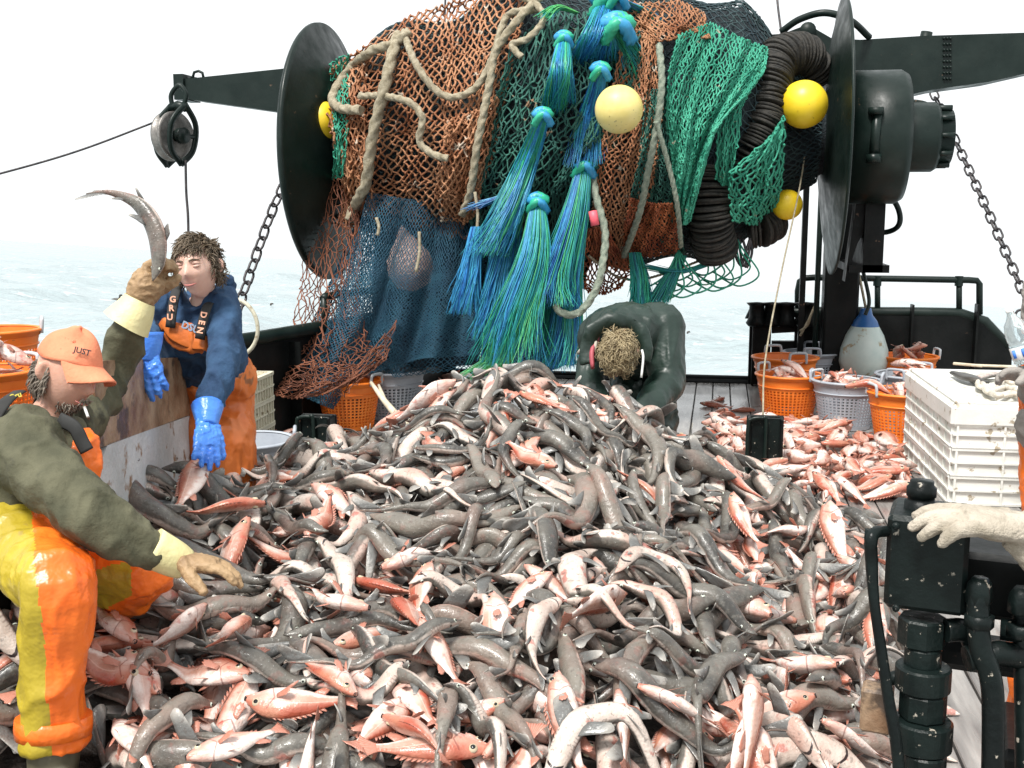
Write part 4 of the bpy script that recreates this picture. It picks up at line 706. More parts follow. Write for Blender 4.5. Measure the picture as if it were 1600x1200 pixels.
# tassels
def tassel(label, pts, w0, w1, n=260, mt='tassel', bias=0, knot=True, off=0):
    """pts: (px,py,depth) top to bottom; w in px at that depth"""
    p = np.array([P(*q) for q in pts]); c = spline(p, 9); sc_ = pts[0][2]/F; g = rng; mb = MB(); side = rt; W_ = np.linspace(0, 1, 9)
    V = []; A = []
    n = int(n*1.7); w1 *= 1.15
    e = empty('strand_tassel', p[0], label, 'tassel', 'blue and green tassels on the net')
    a = g.uniform(0, 2*np.pi, n); rr = np.sqrt(g.uniform(0, 1, n)); ln = np.clip(g.normal(.88, .16, n)*np.repeat(g.uniform(.82, 1.05, 14), n//14+1)[:n], .3, 1.12); cl = np.repeat(g.uniform(0, 1, 14), n//14+1)[:n]; aj = np.repeat(g.normal(0, .3, 14), n//14+1)[:n]; fz = np.where(g.uniform(0, 1, n) < .22, g.normal(0, .9, n), g.normal(0, .16, n))
    a = np.sort(a); wf_ = g.uniform(6, 16, n); wp_ = g.uniform(0, 6, n); co_ = np.repeat(g.normal(0, .24, (14, 2)), n//14+1, axis=0)[:n]
    for i in range(n):
        u = W_*min(ln[i], 1.0); cc = np.stack([np.interp(u, W_, c[:, k]) for k in range(3)], 1); wd = (w0+(w1-w0)*u**.8)*sc_*.5
        ph = a[i]+aj[i]*u; wob = np.cumsum(g.normal(0, .3, 9))*.42*u+fz[i]*u**2+.13*np.sin(u*wf_[i]+wp_[i])*u; q = cc+((rr[i]*np.cos(ph)*.8+co_[i, 0]*u**1.5)*wd+wob*wd*.4)[:, None]*side+((rr[i]*np.sin(ph)*.7+co_[i, 1]*u**1.5)*wd)[:, None]*fw; q[:, 2] += g.normal(0, .01)*u
        V.append(q); A.append(np.clip(bias+cl[i]*.55+g.uniform(0, .45), 0, 1))
    V = np.array(V); T = nrm(np.gradient(V, axis=1)); N = nrm(np.cross(T, fw)); B = np.cross(T, N); seg = 3; r = .0036*np.array([1, 1, 1, 1, 1, .95, .9, .75, .4])
    th = np.arange(seg)/seg*2*np.pi; v = V[:, :, None]+r[None, :, None, None]*(np.cos(th)[None, None, :, None]*N[:, :, None]+np.sin(th)[None, None, :, None]*B[:, :, None]); m_ = 9*seg
    f = (np.arange(n)[:, None, None]*m_+ring_faces(9, seg)[None]).reshape(-1, 4); mb.add(v.reshape(-1, 3), f, a=np.repeat(A, m_)); mb.build('strands', M[mt], e)
    if knot:
        mb = MB(); k0, k1 = c[0], c[1]; w_ = w0*sc_*.62
        for s_ in (-1, 1): tube(mb, [k0+rt*w_*s_*.9-np.array([0, 0, w_*.8]), k0+rt*w_*s_*.2-fw*w_*.9, k0-rt*w_*s_*.8+np.array([0, 0, w_*.3]), k0+fw*w_*.3+np.array([0, 0, w_*.8]), k0+rt*w_*s_*.8], w_*.38, 10, lobes=5, pitch=.05, n=24, a=.35 if s_ > 0 else .75)
        mb.build('knot', M[mt], e)
    return e
D = lambda x, y, o=.3: (x, y, float((ON(np.array([float(x)]), np.array([float(y)]), o)-C)[0]@fw))
tassel('short blue and green tassel below a knot near the top of the teal net', [D(881, 62, .32), D(875, 120, .34), (868, 185, 7.9)], 22, 58, 260)
tassel('long blue tassel sweeping down left from a knot in the middle of the net', [D(848, 183, .34), (825, 250, 7.85), (795, 330, 7.8), (760, 400, 7.8)], 24, 74, 330)
tassel('tassel of blue strands hanging from the top centre of the net', [D(948, 5, .3), D(930, 60, .34), (912, 110, 7.95)], 40, 66, 280, bias=-.15)
tassel('bright green and blue tassel slanting right above the faded yellow float', [D(965, 45, .36), (985, 85, 7.85), (1005, 128, 7.85)], 40, 62, 260, bias=.1)
tassel('cyan tassel trailing right over the top of the brown netting', [D(965, 0, .36), (1010, 25, 7.95), (1045, 80, 7.95)], 26, 34, 160)
tassel('blue tassel hanging between the small knot and the faded yellow float', [D(938, 112, .36), (922, 180, 7.8), (910, 262, 7.8)], 24, 50, 260, bias=-.2)
tassel('blue tassel falling from the teal net towards the hooked grey rope', [(912, 262, 7.85), (897, 340, 7.8), (868, 440, 7.8), (862, 480, 7.8)], 28, 80, 330, bias=-.05)
tassel('green topped tassel hanging from the lowest knot of the teal net', [(840, 318, 7.8), (835, 400, 7.75), (805, 500, 7.75), (790, 572, 7.8)], 26, 100, 420)
tassel('narrow blue tassel at the left end of the tassel row', [(745, 355, 7.95), (735, 420, 7.95), (720, 490, 7.95)], 24, 46, 220, bias=-.15, knot=False)
tassel('blue and green tassel hanging beside the left end of the tassel row', [(800, 340, 8.0), (780, 440, 8.0), (765, 530, 8.0)], 40, 70, 240, knot=False)
tassel('blue tassel hanging lowest behind the crest of the fish pile', [(880, 420, 8.1), (870, 500, 8.1), (862, 578, 8.1)], 50, 60, 260, bias=-.15, knot=False)
tassel('thick tassel directly left of the bent man in green', [(905, 330, 8.0), (890, 420, 8.0), (885, 520, 8.0), (872, 575, 8.0)], 40, 60, 260, knot=False)
tassel('dark green tassel hanging behind the bent man', [(992, 395, 8.3), (1000, 440, 8.3), (1003, 500, 8.3)], 24, 36, 160, 'tassel_green', knot=False)
tassel('dark teal tassel leaning right above the back of the bent man', [(1065, 400, 8.3), (1045, 440, 8.3), (1022, 490, 8.3)], 20, 36, 160, 'tassel_green', knot=False)
tassel('wispy green strands fanning right under the rubber discs', [(1150, 375, 8.3), (1110, 410, 8.3), (1060, 425, 8.3), (1000, 415, 8.3)], 10, 30, 60, 'tassel_green', knot=False)
tassel('wispy pale green strands trailing at the bottom of the blue net', [(805, 500, 8.2), (790, 550, 8.2), (745, 595, 8.1)], 16, 50, 80, bias=.5, knot=False)
tassel('green strands tucked along the top of the teal net', [D(900, 20, .3), D(870, 12, .3), D(850, 30, .34)], 12, 22, 60, bias=.4, knot=False)
tassel('small loose bunch of blue strands on the teal net left edge', [(800, 300, 8.0), (770, 312, 8.0), (735, 325, 8.0)], 8, 26, 70, bias=-.4, knot=False)
# rubber disc strings
disc = MB(); lathe(disc, (0, 0, 0), [(.03, -.009), (.155, -.0105), (.163, -.006), (.163, .006), (.155, .0105), (.03, .009)], (0, 0, 1), 28); disc_me = disc.mesh('rubber_disc', M['rubber'])
def discs(label, pts, gap=.021, sc_=1.0, grp='strings of rubber discs'):
    p = np.array([P(*q) for q in pts]); c = spline(p, 200); s = np.concatenate([[0], np.cumsum(np.linalg.norm(np.diff(c, axis=0), axis=1))]); n = min(int(s[-1]/gap), 99); e = empty('rubber_disc_string', p[0], label, 'disc string', grp); T = nrm(np.gradient(c, axis=0))
    mb = MB(); tube(mb, c[::4], .025, 8); mb.build('core_wire', M['chain'], e)
    for k in range(n):
        q = (k+.5)/n*s[-1]; pos = np.array([np.interp(q, s, c[:, j]) for j in range(3)]); t = nrm(np.array([np.interp(q, s, T[:, j]) for j in range(3)])+rng.normal(0, .05, 3))
        o = bpy.data.objects.new('rubber_disc', disc_me); sc.collection.objects.link(o); o.parent = e; o.location = pos-p[0]+rng.normal(0, .006, 3); o.rotation_mode = 'QUATERNION'; o.rotation_quaternion = Vector(t).to_track_quat('Z', 'Y'); z = sc_*rng.uniform(.94, 1.04); o.scale = (z, z, rng.uniform(.8, 1.2))
discs('string of black rubber discs hanging lowest, beside the big green net panel', [(1138, 158, 8.35), (1130, 185, 8.2), (1115, 230, 8.1), (1108, 290, 8.05), (1110, 345, 8.1), (1118, 395, 8.3)])
discs('string of black rubber discs arching over beside the bright yellow float', [(1268, 118, 8.5), (1258, 92, 8.35), (1232, 86, 8.25), (1210, 100, 8.15), (1200, 140, 8.05), (1192, 190, 8.0), (1172, 235, 8.0), (1160, 262, 8.1)], .019)
discs('short cluster of rubber discs under the small green net panel', [(1210, 345, 8.5), (1192, 358, 8.4), (1172, 362, 8.4)], .022, .8)
# floats
for px, py, o, r, mt, lb in ((967, 171, .46, .158, 'yellow_pale', 'faded yellow net float with dark scuffs at the front centre of the net'), (1256, 163, 0, .168, 'yellow', 'bright yellow net float beside the right reel flange'), (1230, 320, 0, .112, 'yellow', 'small dark yellow float hanging low near the rubber discs'), (503, 190, 0, .16, 'yellow', 'yellow float half hidden behind the net by the left flange'), (1142, 30, 0, .085, 'yellow_pale', 'pale yellow float peeking over the top of the green net')):
    q = ON(np.array([float(px)]), np.array([float(py)]), o)[0] if o else P(px, py, {1256: 7.95, 1230: 8.3, 503: 8.85, 1142: 9.6}[px]); e = empty('net_float', q, lb, 'float', 'yellow floats on the net'); mb = MB(); ball(mb, q, r, seg=40, rings=28, axis=nrm((.3, .9, .35))); mb.build('shell', M[mt], e); mb = MB(); lathe(mb, q, [(r*.999, -.004), (r*1.012, 0), (r*.999, .004)], nrm((.3, .9, .35)), 40); mb.build('seam', M[mt], e)
mb = MB(); 
for a in ((1060, 390), (1110, 380), (1150, 372)):
    for k in range(5): b = (a[0]-20+k*14, a[1]+40+10*k % 23); tube(mb, [P(*a, 8.3), P(a[0]-10+k*6, a[1]+22, 8.25), P(*b, 8.3), P(b[0]-30, b[1]+18, 8.35), P(b[0]-60, b[1]+5, 8.4)], .007, 6, n=24)
tag(mb.build('loose_green_twine', M['twine_green']), 'loose loops of green twine hanging under the rubber discs', 'twine')
mb = MB()
for k in range(3): tube(mb, [P(1150+k*5, 372, 8.3), P(1148+k*9, 395, 8.3), P(1158+k*4, 415+k*2, 8.3), P(1165+k*5, 395, 8.3), P(1172, 372, 8.3)], .01, 6, n=20)
tag(mb.build('steel_rings', M['chain']), 'dark wire loops dangling under the short cluster of rubber discs', 'wire loop')
# ---------------------------------------------------------------- baskets, crates, boards
def basket_mesh(mt, r0=.18, r1=.245, h=.36, holes=True):
    nu = 44; out = {}
    mb = MB(); nv = 10; zs = []; 
    zl = [0, .02]; step = (h*.72-.03)/nv; ring = []
    for k in range(nv): z = .03+k*step; ring += [z, z+step*.58]
    ring = [0]+ring+[h*.76, h]
    th = []
    for k in range(nu): a = k/nu*2*np.pi; th += [a, a+2*np.pi/nu*.6]
    th = np.array(th); n = len(th); R = lambda z: r0+(r1-r0)*(z/h)
    def shell(off):
        return np.array([[((R(z)+off)*math.cos(t), (R(z)+off)*math.sin(t), z) for t in th] for z in ring])
    V = np.concatenate([shell(0).reshape(-1, 3), shell(.006).reshape(-1, 3)]); m = len(ring)*n; f = []
    solid = np.ones((len(ring)-1, n), bool)
    for i in range(1, 1+2*nv, 2):
        for j in range(0, n, 2): solid[i, j] = False
    for i in range(len(ring)-1):
        for j in range(n):
            j2 = (j+1) % n
            if solid[i, j]: f.append([m+i*n+j, m+i*n+j2, m+(i+1)*n+j2, m+(i+1)*n+j]); f.append([i*n+j2, i*n+j, (i+1)*n+j, (i+1)*n+j2])
            else:
                a, b, c, d = i*n+j, i*n+j2, (i+1)*n+j2, (i+1)*n+j
                for x, y in ((a, b), (b, c), (c, d), (d, a)): f.append([x, y, m+y, m+x])
    mb.add(V, f, smooth=False); lathe(mb, (0, 0, 0), [(.001, .004), (r0+.004, .004), (r0+.004, .012), (.001, .012)], seg=48)
    out['body'] = mb.mesh('basket_body', mt)
    mb = MB(); lathe(mb, (0, 0, 0), [(r1-.004, h-.03), (r1+.008, h-.03), (r1+.012, h-.008), (r1+.026, h-.004), (r1+.026, h+.008), (r1+.004, h+.012), (r1-.004, h+.004)], seg=64); lathe(mb, (0, 0, 0), [(R(h*.76)+.006, h*.75), (R(h*.76)+.014, h*.755), (R(h*.78)+.014, h*.775), (R(h*.78)+.006, h*.78)], seg=64); out['rim'] = mb.mesh('basket_rim', mt)
    mb = MB(); tube(mb, [(r1+.012, -.07, h-.02), (r1+.018, -.068, h+.045), (r1+.02, -.05, h+.065), (r1+.02, .05, h+.065), (r1+.018, .068, h+.045), (r1+.012, .07, h-.02)], .011, 8, n=22); out['handle'] = mb.mesh('basket_handle', M['gray_plastic'] if mt is M['gray_plastic'] else M['steel_h'])
    return out
M['steel_h'] = mat('grey_handle', (.4, .42, .44), (.5, .52, .54), .4)
BM = {'o': basket_mesh(M['orange_plastic']), 'g': basket_mesh(M['gray_plastic'])}
BK = []
def basket(kind, pos, label, rot=0, s=1.0, fill=.7, tilt=0, grp='round fish baskets on the deck', h=.36):
    nm = 'orange_fish_basket' if kind == 'o' else 'grey_fish_basket'; e = empty(nm, pos, label, 'basket', grp); e.rotation_euler = (tilt, 0, rot); e.scale = (s, s, s)
    for k in ('body', 'rim'): o = bpy.data.objects.new(k, BM[kind][k]); sc.collection.objects.link(o); o.parent = e
    for a in (0, math.pi): o = bpy.data.objects.new('handle', BM[kind]['handle']); sc.collection.objects.link(o); o.parent = e; o.rotation_euler = (0, 0, a)
    if fill: BK.append((np.array(pos), s, fill))
def bpos(px, pyrim, wpx):   # from the rim's centre and width in the photograph
    s = 1.0; d = F*.5/wpx; q = P(px, pyrim, d); return q, d
def bk(kind, px, py, d, label, **k): q = P(px, py, d); s = k.pop('s', 1.0); z = max(q[2]-.36*s, 0.005); basket(kind, (q[0], q[1], z), label, s=s, **k)
q = PZ(1233, 668, 0); 
bk('o', 1233, 598, 8.9, 'orange basket of rockfish nearest the thin line, left of the grey basket', rot=2.4, fill=.82)
bk('o', 1226, 583, 9.75, 'orange basket half hidden behind the other orange basket left of the gantry post', rot=1.9, s=1.07, fill=.6)
bk('g', 1322, 613, 8.6, 'grey basket heaped with rockfish in front of the gantry post', rot=2.9, fill=.92)
bk('o', 1412, 633, 8.05, 'orange basket with an overhanging fish, tucked against the white crates', rot=.4, s=1.0, fill=.85)
bk('g', 1420, 606, 8.9, 'grey basket mostly hidden between orange baskets and white crates', rot=1, fill=.85)
bk('o', 1418, 560, 10.0, 'orange basket beyond the pale buoy by the stern bulwark', rot=.2, fill=.95)
bk('g', 1268, 578, 10.3, 'grey basket peeking out just left of the gantry post', rot=1.5, fill=.9)
bk('o', 545, 627, 8.6, 'orange basket under the edge of the trailing net on the left', rot=-.3, fill=0)
bk('g', 612, 608, 9.0, 'grey basket with raised handle right behind the trailing net', rot=.9, s=1.05, fill=0)
bk('g', 390, 688, 6.3, 'grey basket holding a rockfish beside the boy', rot=.35, s=.95, fill=.45)
bk('o', -22, 580, 4.7, 'orange basket full of small fish at the left edge behind the board', rot=1.2, fill=.97, s=.8)
bk('o', -8, 516, 5.4, 'empty upper orange basket at the left edge against the sea', rot=.6, fill=0, s=.8)
mb = MB(); q = P(20, 640, 4.8); box(mb, (q[0]-.1, q[1]+.15, q[2]/2-.05), (1.3, .7, max(q[2]-.1, .3)), bev=.01); tag(mb.build('sorting_table', M['rustboard']), 'rust stained sorting table carrying the orange baskets at the left edge', 'table')
# white crate stack on the right
CR0 = PZ(1483, 788, 0); bx = np.array([.985, .174, 0]); by = np.array([.0, 1., 0]); bx = nrm(np.array([1, .03, 0.]))
CW, CL = 1.05, 1.35; by = nrm(np.array([-.03, 1, 0]))
def crate(name, z0, h, label, mt, cx, W_, L_, ax, ay, solid=False, grp='white plastic crates stacked on deck'):
    e = empty(name, (cx[0], cx[1], z0), label, 'crate', grp); c = np.array([cx[0], cx[1], 0])+ax*W_/2+ay*L_/2; A = [ax, ay, (0, 0, 1)]
    mb = MB(); t = .03; 
    for s_ in (0, 1): box(mb, c+ay*(s_-.5)*(L_-t)+np.array([0, 0, z0+h/2]), (W_-.04, t, h-.006), A); box(mb, c+ax*(s_-.5)*(W_-t)+np.array([0, 0, z0+h/2]), (t, L_-.044, h-.006), A)
    box(mb, c+np.array([0, 0, z0+.02]), (W_-.08, L_-.08, .03), A); mb.build('body', mt, e)
    mb = MB()
    for zz, k in ((.985, .018), (.5, .010), (.03, .012)):
        for s_ in (0, 1): box(mb, c+ay*(s_-.5)*(L_-.0)+np.array([0, 0, z0+h*zz]), (W_+.012, .03, k), A); box(mb, c+ax*(s_-.5)*(W_)+np.array([0, 0, z0+h*zz]), (.03, L_-.034, k), A)
    for k in np.linspace(-.5, .5, 5):
        for s_ in (0, 1): box(mb, c+ay*(s_-.5)*(L_-.004)+ax*k*(W_-.04)+np.array([0, 0, z0+h*.5]), (.012, .032, h*.93), A)
    for k in np.linspace(-.5, .5, 9):
        for s_ in (0, 1): box(mb, c+ax*(s_-.5)*(W_-.006)+ay*k*(L_-.04)+np.array([0, 0, z0+h*.5]), (.026, .01, h*.9), A)
    mb.build('ribs', mt, e); return e
ztop = float(P(1485, 640, 6.37)[2]); nC = 3
hc = (ztop-.05)/nC
for k in range(nC): crate('white_crate', .0+k*hc+.004, hc, ('white ribbed crate at the bottom of the stack on the right', 'white ribbed crate in the middle of the stack on the right', 'topmost ribbed white crate, just under the dirty lid')[k], M['white_plastic'], CR0, CW, CL, bx, by)
e = empty('crate_lid', (CR0[0], CR0[1], ztop), 'dirty white lid with raised edge on top of the crate stack', 'lid'); c = np.array([CR0[0], CR0[1], 0])+bx*CW/2+by*CL/2; A = [bx, by, (0, 0, 1)]
mb = MB(); box(mb, c+np.array([0, 0, ztop-.02]), (CW+.04, CL+.04, .13), A, bev=.02); mb.build('plate', M['white_plastic'], e); zl = ztop+.045
mb = MB()
for s_ in (-1, 1): box(mb, c+by*s_*(CL/2-.02)+np.array([0, 0, zl+.008]), (CW, .03, .02), A, bev=.006); box(mb, c+bx*s_*(CW/2-.02)+np.array([0, 0, zl+.008]), (.03, CL-.07, .02), A, bev=.006)
box(mb, c+bx*.08+by*.25+np.array([0, 0, zl+.006]), (.6, .025, .016), A, bev=.004); box(mb, c-bx*.22+np.array([0, 0, zl+.006]), (.025, .5, .016), A, bev=.004); mb.build('raised_edge', M['white_plastic'], e)
def onlid(px, py, z=0): return PZ(px, py, zl+z)
mb = MB(); 
for pts, r in (([(1535, 600), (1545, 612), (1570, 606), (1592, 610), (1610, 606)], .02), ([(1540, 610), (1560, 618), (1580, 614), (1598, 622)], .018), ([(1530, 592), (1528, 602), (1545, 608), (1565, 598), (1563, 590)], .015), ([(1555, 622), (1575, 617), (1600, 618)], .014), ([(1565, 592), (1580, 598), (1600, 598)], .016)):
    tube(mb, [onlid(a, b, .025+.02*(i % 2)) for i, (a, b) in enumerate(pts)], [r]*len(pts), 8, n=24)
tag(mb.build('fish_scraps', M['scrap']), 'pale tangle of fish scraps lying on the crate lid', 'fish scraps')
for k, (a, b, c3, lb) in enumerate((((1488, 582), (1520, 592), (1545, 598), 'dark slim fish fillet lying along the crate lid'), ((1518, 595), (1550, 585), (1580, 590), 'greyish flat fish piece beside the pale scraps on the lid'))):
    mb = MB(); tube(mb, [onlid(*a, .03), onlid(*b, .04), onlid(*c3, .03)], [(.02, .012), (.055, .018), (.01, .006)], 10, ref=(0, 1, 0), n=16); tag(mb.build('fish_fillet', M['knife'] if k == 0 else FM[0]), lb, 'fish piece')
mb = MB(); box(mb, onlid(1512, 570, .02), (.2, .02, .02), [nrm((1, -.6, 0)), nrm((.6, 1, 0)), (0, 0, 1)], bev=.005); box(mb, onlid(1555, 572, .02), (.26, .04, .016), [nrm((1, -.1, 0)), nrm((.1, 1, 0)), (0, 0, 1)], bev=.005); tag(mb.build('wooden_sticks', M['pale_wood']), 'two short wooden pieces at the far side of the crate lid', 'wood piece')
# small cream crates behind the boy
q0 = PZ(385, 672, 0); q0 = P(368, 650, 6.6)
for k in range(4): crate('cream_crate', .02+k*.16, .155, ('lowest', 'second lowest', 'second highest', 'topmost')[k]+' of the four cream crates stacked behind the boy', M['cream_plastic'], (q0[0]-.42, q0[1]), .5, .4, np.array([1., .05, 0]), np.array([-.05, 1., 0]), grp='cream crates behind the boy')
# pen boards on the left
A0 = P(95, 640, 3.25); 
def board(name, label, near, far, z0, z1, t, mt, bev=.006): 
    d = nrm(far-near); n = np.array([-d[1], d[0]]); mb = MB(); L_ = np.linalg.norm(far-near); c = (near+far)/2; box(mb, (c[0], c[1], (z0+z1)/2), (L_, t, z1-z0), [(*d, 0), (*n, 0), (0, 0, 1)], bev=bev); return tag(mb.build(name, mt), label, 'board')
nb = P(150, 640, 3.55)[:2]; fb = P(318, 556, 5.05)[:2]; zt1 = float(P(180, 577, 3.8)[2]); zf = float(P(318, 556, 5.05)[2]); zm = (zt1+zf)/2
def qboard(name, label, zn0, zn1, zf0, zf1, t, mt):
    d = nrm(fb-nb); n = np.array([-d[1], d[0], 0])*t; mb = MB(); prism(mb, [(*nb, zn0), (*fb, zf0), (*fb, zf1), (*(nb+d*.1), zn1), (*nb, zn1-.05)], n); return tag(mb.build(name, mt), label, 'board')
qboard('rusty_pen_board', 'rust stained brown board forming the top of the fish pen by the boy', .9, 1.17, .76, 1.0, .045, M['rustboard'])
qboard('white_pen_board', 'scuffed grey white board under the rusty one at the fish pen edge', .5, .894, .4, .754, .05, M['whiteboard'])
qboard('lower_pen_board', 'bottom board of the fish pen, mostly buried by fish', .0, .494, .0, .394, .05, M['whiteboard'])
zm = 1.0
board('cross_pen_board', 'rusty cross board of the fish pen in front of the boy', P(215, 552, 5.0)[:2], P(325, 556, 5.2)[:2], zm-.5, zm+.03, .05, M['rustboard'])
mb = MB(); box(mb, (fb[0]+.04, fb[1]+.02, zm/2), (.07, .07, zm+.02), bev=.006); tag(mb.build('pen_corner_post', M['rustboard']), 'rusty post at the far corner of the fish pen behind the boy', 'post')
mb = MB()
for (a, b) in (((232, 738), (275, 728)), ((240, 722), (250, 745)), ((262, 712), (272, 735)), ((168, 705), (166, 760))): tube(mb, [P(*a, 4.25), P(*b, 4.25)], .012, 6)
mb = MB()
# black stub posts (slotted pen stanchions)
def stub(px, py0, py1, d, wpx, label, flip):
    e = empty('pen_stanchion', (*P(px, py1, d)[:2], 0), label, 'stanchion', 'black slotted pen stanchions'); zt_ = float(P(px, py0, d)[2]); w = wpx/F*d; x, y = P(px, py1, d)[:2]
    mb = MB(); box(mb, (x, y+.05, zt_/2), (w*.98, .02, zt_), bev=.008); mb.build('back_plate', M['black'], e)
    for s_ in (-1, 1): mb = MB(); box(mb, (x+s_*(w/2-.02), y, zt_/2), (.022, .12, zt_-.004), bev=.008); mb.build('side_flange', M['black'], e)
    mb = MB(); tube(mb, [(x-w*.46, y-.06, 0), (x-w*.46, y-.06, zt_-.06), (x-w*.38, y-.06, zt_-.01), (x-w*.1, y-.06, zt_), (x+w*.0, y-.06, zt_-.03), (x+w*.0, y-.06, 0)], .012, 8, n=40); mb.build('edge_bead', M['greenblack'], e)
    mb = MB(); box(mb, (x+w*.02, y-.03, zt_*.52), (w*.8, .015, zt_*.95), bev=.004); mb.build('front_plate', M['chipped'], e)
stub(1193, 648, 748, 7.0, 58, 'black slotted steel stanchion right of the pile, with the thin line tied to it', 0); stub(497, 646, 745, 6.9, 58, 'black slotted steel stanchion in front of the left orange basket', 1)
mb = MB(); tube(mb, [P(580, 598, 7.6), P(602, 628, 7.3), P(636, 668, 6.9)], [.012, .02, .028], 8, n=12); tube(mb, [P(592, 602, 7.6), P(602, 628, 7.3)], [.01, .016], 8); tag(mb.build('wooden_stick', M['pale_wood']), 'pale forked stick leaning over the orange basket left of the pile', 'stick')
# buoy
e = empty('fender_buoy', P(1350, 585, 10.0), 'large pale teardrop fender buoy hanging behind the gantry post', 'buoy'); q = P(1350, 548, 10.0); mb = MB(); lathe(mb, q, [(.001, -.26), (.1, -.25), (.19, -.19), (.215, -.09), (.205, .02), (.165, .14), (.12, .22)], seg=32); mb.build('body', M['buoy'], e)
mb = MB(); lathe(mb, q, [(.122, .215), (.1, .27), (.06, .32), (.045, .38), (.001, .38)], seg=32); mb.build('neck', M['buoy_blue'], e); mb = MB(); tube(mb, [q+np.array([0, 0, .37]), q+np.array([-.05, .05, .6]), q+np.array([-.1, .1, .8])], .012, 8); mb.build('lanyard', M['rope'], e)
# round hoop by the left chain
mb = MB(); q = P(366, 512, 7.4); tube(mb, [q+np.array([math.cos(a)*.165, 0, math.sin(a)*.19]) for a in np.linspace(0, 6.283, 33)[:-1]], .014, 8, closed=True, caps=False); tag(mb.build('steel_hoop', M['cream_plastic']), 'thin cream hoop leaning on the port bulwark behind the boy', 'hoop')
for k in range(2):
    mb = MB(); q0 = P(1240+k*3, 495, 9.9); tube(mb, [P(1278, 468, 10.2), P(1268, 490, 10.2), P(1262, 503+k*5, 10.2), P(1250, 525-k*8, 10.2)], .012, 6, n=18); tag(mb.build('rope_tail', M['rope']), ('frayed rope tail hanging left of the gantry post', 'second frayed rope tail tied beside the gantry post')[k], 'rope')
# birds on the water
for (px, py, d, lb) in ((68, 502, 26, 'dark seabird floating nearest, above the cap of the seated man'), (181, 470, 42, 'small dark seabird floating between raised glove and sea'), (417, 483, 45, 'tiny dark seabird floating right of the boy'), (1068, 527, 40, 'dark seabird floating right of the bent man')):
    n_ = nrm(.067*rt+up-.0951*fw); k = ray(px, py); dd = -3.1/(k@n_); q = C+k*dd; s_ = dd/26*1.0; e = empty('seabird', q, lb, 'bird', 'seabirds resting on the water'); mb = MB(); s_ = min(max(dd/24, .7), 1.3); a_ = rt
    tube(mb, [q-a_*.24*s_+n_*.1, q-a_*.1*s_+n_*.06, q+a_*.08*s_+n_*.06, q+a_*.17*s_+n_*.14*s_, q+a_*.19*s_+n_*.26*s_, q+a_*.26*s_+n_*.27*s_, q+a_*.33*s_+n_*.25*s_], [.01*s_, .08*s_, .1*s_, .05*s_, .045*s_, .045*s_, .006*s_], 10, n=26); mb.build('body', M['knife'], e)
# ---------------------------------------------------------------- hydraulic valve unit, lower right
e = empty('hydraulic_valve_unit', P(1440, 1400, 2.4), 'chipped black hydraulic control block on a thick column, lower right foreground', 'machine')
A = [rt, nrm(np.cross(rt, (0, 0, 1)))*-1, (0, 0, 1)]; _f = ray(1500, 900)*np.array([1, 1, 0]); _f = nrm(_f); A = [np.array([_f[1], -_f[0], 0]), _f, np.array([0, 0, 1.])]; DV = 2.25
def vb(x0, y0, x1, y1, d, dep, bev=.008): 
    a, b = P(x0, y0, d), P(x1, y1, d); c = (a+b)/2+A[1]*dep/2; return c, (abs((b-a)@A[0]), dep, abs(b[2]-a[2])), A
mb = MB(); box(mb, *vb(1386, 808, 1508, 962, DV, .17), bev=.01); 
for (a, b) in ((1400, 950), (1490, 950), (1400, 822), (1492, 822)): lathe(mb, P(a, b, DV), [(.001, .006), (.007, .006), (.008, 0)], -A[1], 8)
mb.build('control_block', M['chipped'], e)
mb = MB(); box(mb, *vb(1495, 868, 1640, 975, DV+.06, .2), bev=.012); box(mb, *vb(1440, 1010, 1640, 1060, DV+.12, .1), bev=.02); box(mb, *vb(1500, 1000, 1640, 1240, DV+.35, .12), bev=.02) if 0 else None; mb.build('rear_block', M['black'], e)
mb = MB(); c = P(1437, 805, DV+.05); lathe(mb, c+A[1]*.03, [(.033, 0), (.033, .022), (.027, .024), (.027, .032), (.03, .034), (.03, .052), (.024, .058), (.024, .066), (.001, .068)], seg=24); mb.build('cap_plug', M['chipped'], e)
mb = MB(); 
for (x0, x1, y0, y1) in ((1404, 1478, 962, 1008), (1414, 1470, 1008, 1040), (1400, 1484, 1038, 1078), (1406, 1478, 1078, 1122), (1396, 1486, 1122, 1170), (1408, 1474, 1170, 1300)):
    a, b = P(x0, y0, DV+.07), P(x1, y1, DV+.07); c = (a+b)/2; r = abs((b-a)@rt)/2; h = abs(a[2]-b[2]); lathe(mb, c, [(.001, -h/2), (r*.92, -h/2), (r, -h/2+.004), (r, h/2-.004), (r*.92, h/2), (.001, h/2)], seg=8 if (y0 in (962, 1078)) else 28, smooth=False)
mb.build('column', M['chipped'], e)
mb = MB(); q = P(1437, 1280, DV+.07); box(mb, (q[0]+.06, q[1]+.03, q[2]/2+.02), (.16, .16, q[2]), A, bev=.01); box(mb, *vb(1560, 1180, 1760, 1500, DV+.2, .3), bev=.02); mb.build('pedestal', M['black'], e)
mb = MB(); box(mb, *vb(1345, 1078, 1392, 1150, DV+.08, .06), bev=.006); mb.build('side_plate', M['rustboard'], e); mb = MB(); tube(mb, [P(1388, 1062, DV+.1), P(1408, 1055, DV+.1)], .014, 10); mb.build('side_bolt', M['chipped'], e)
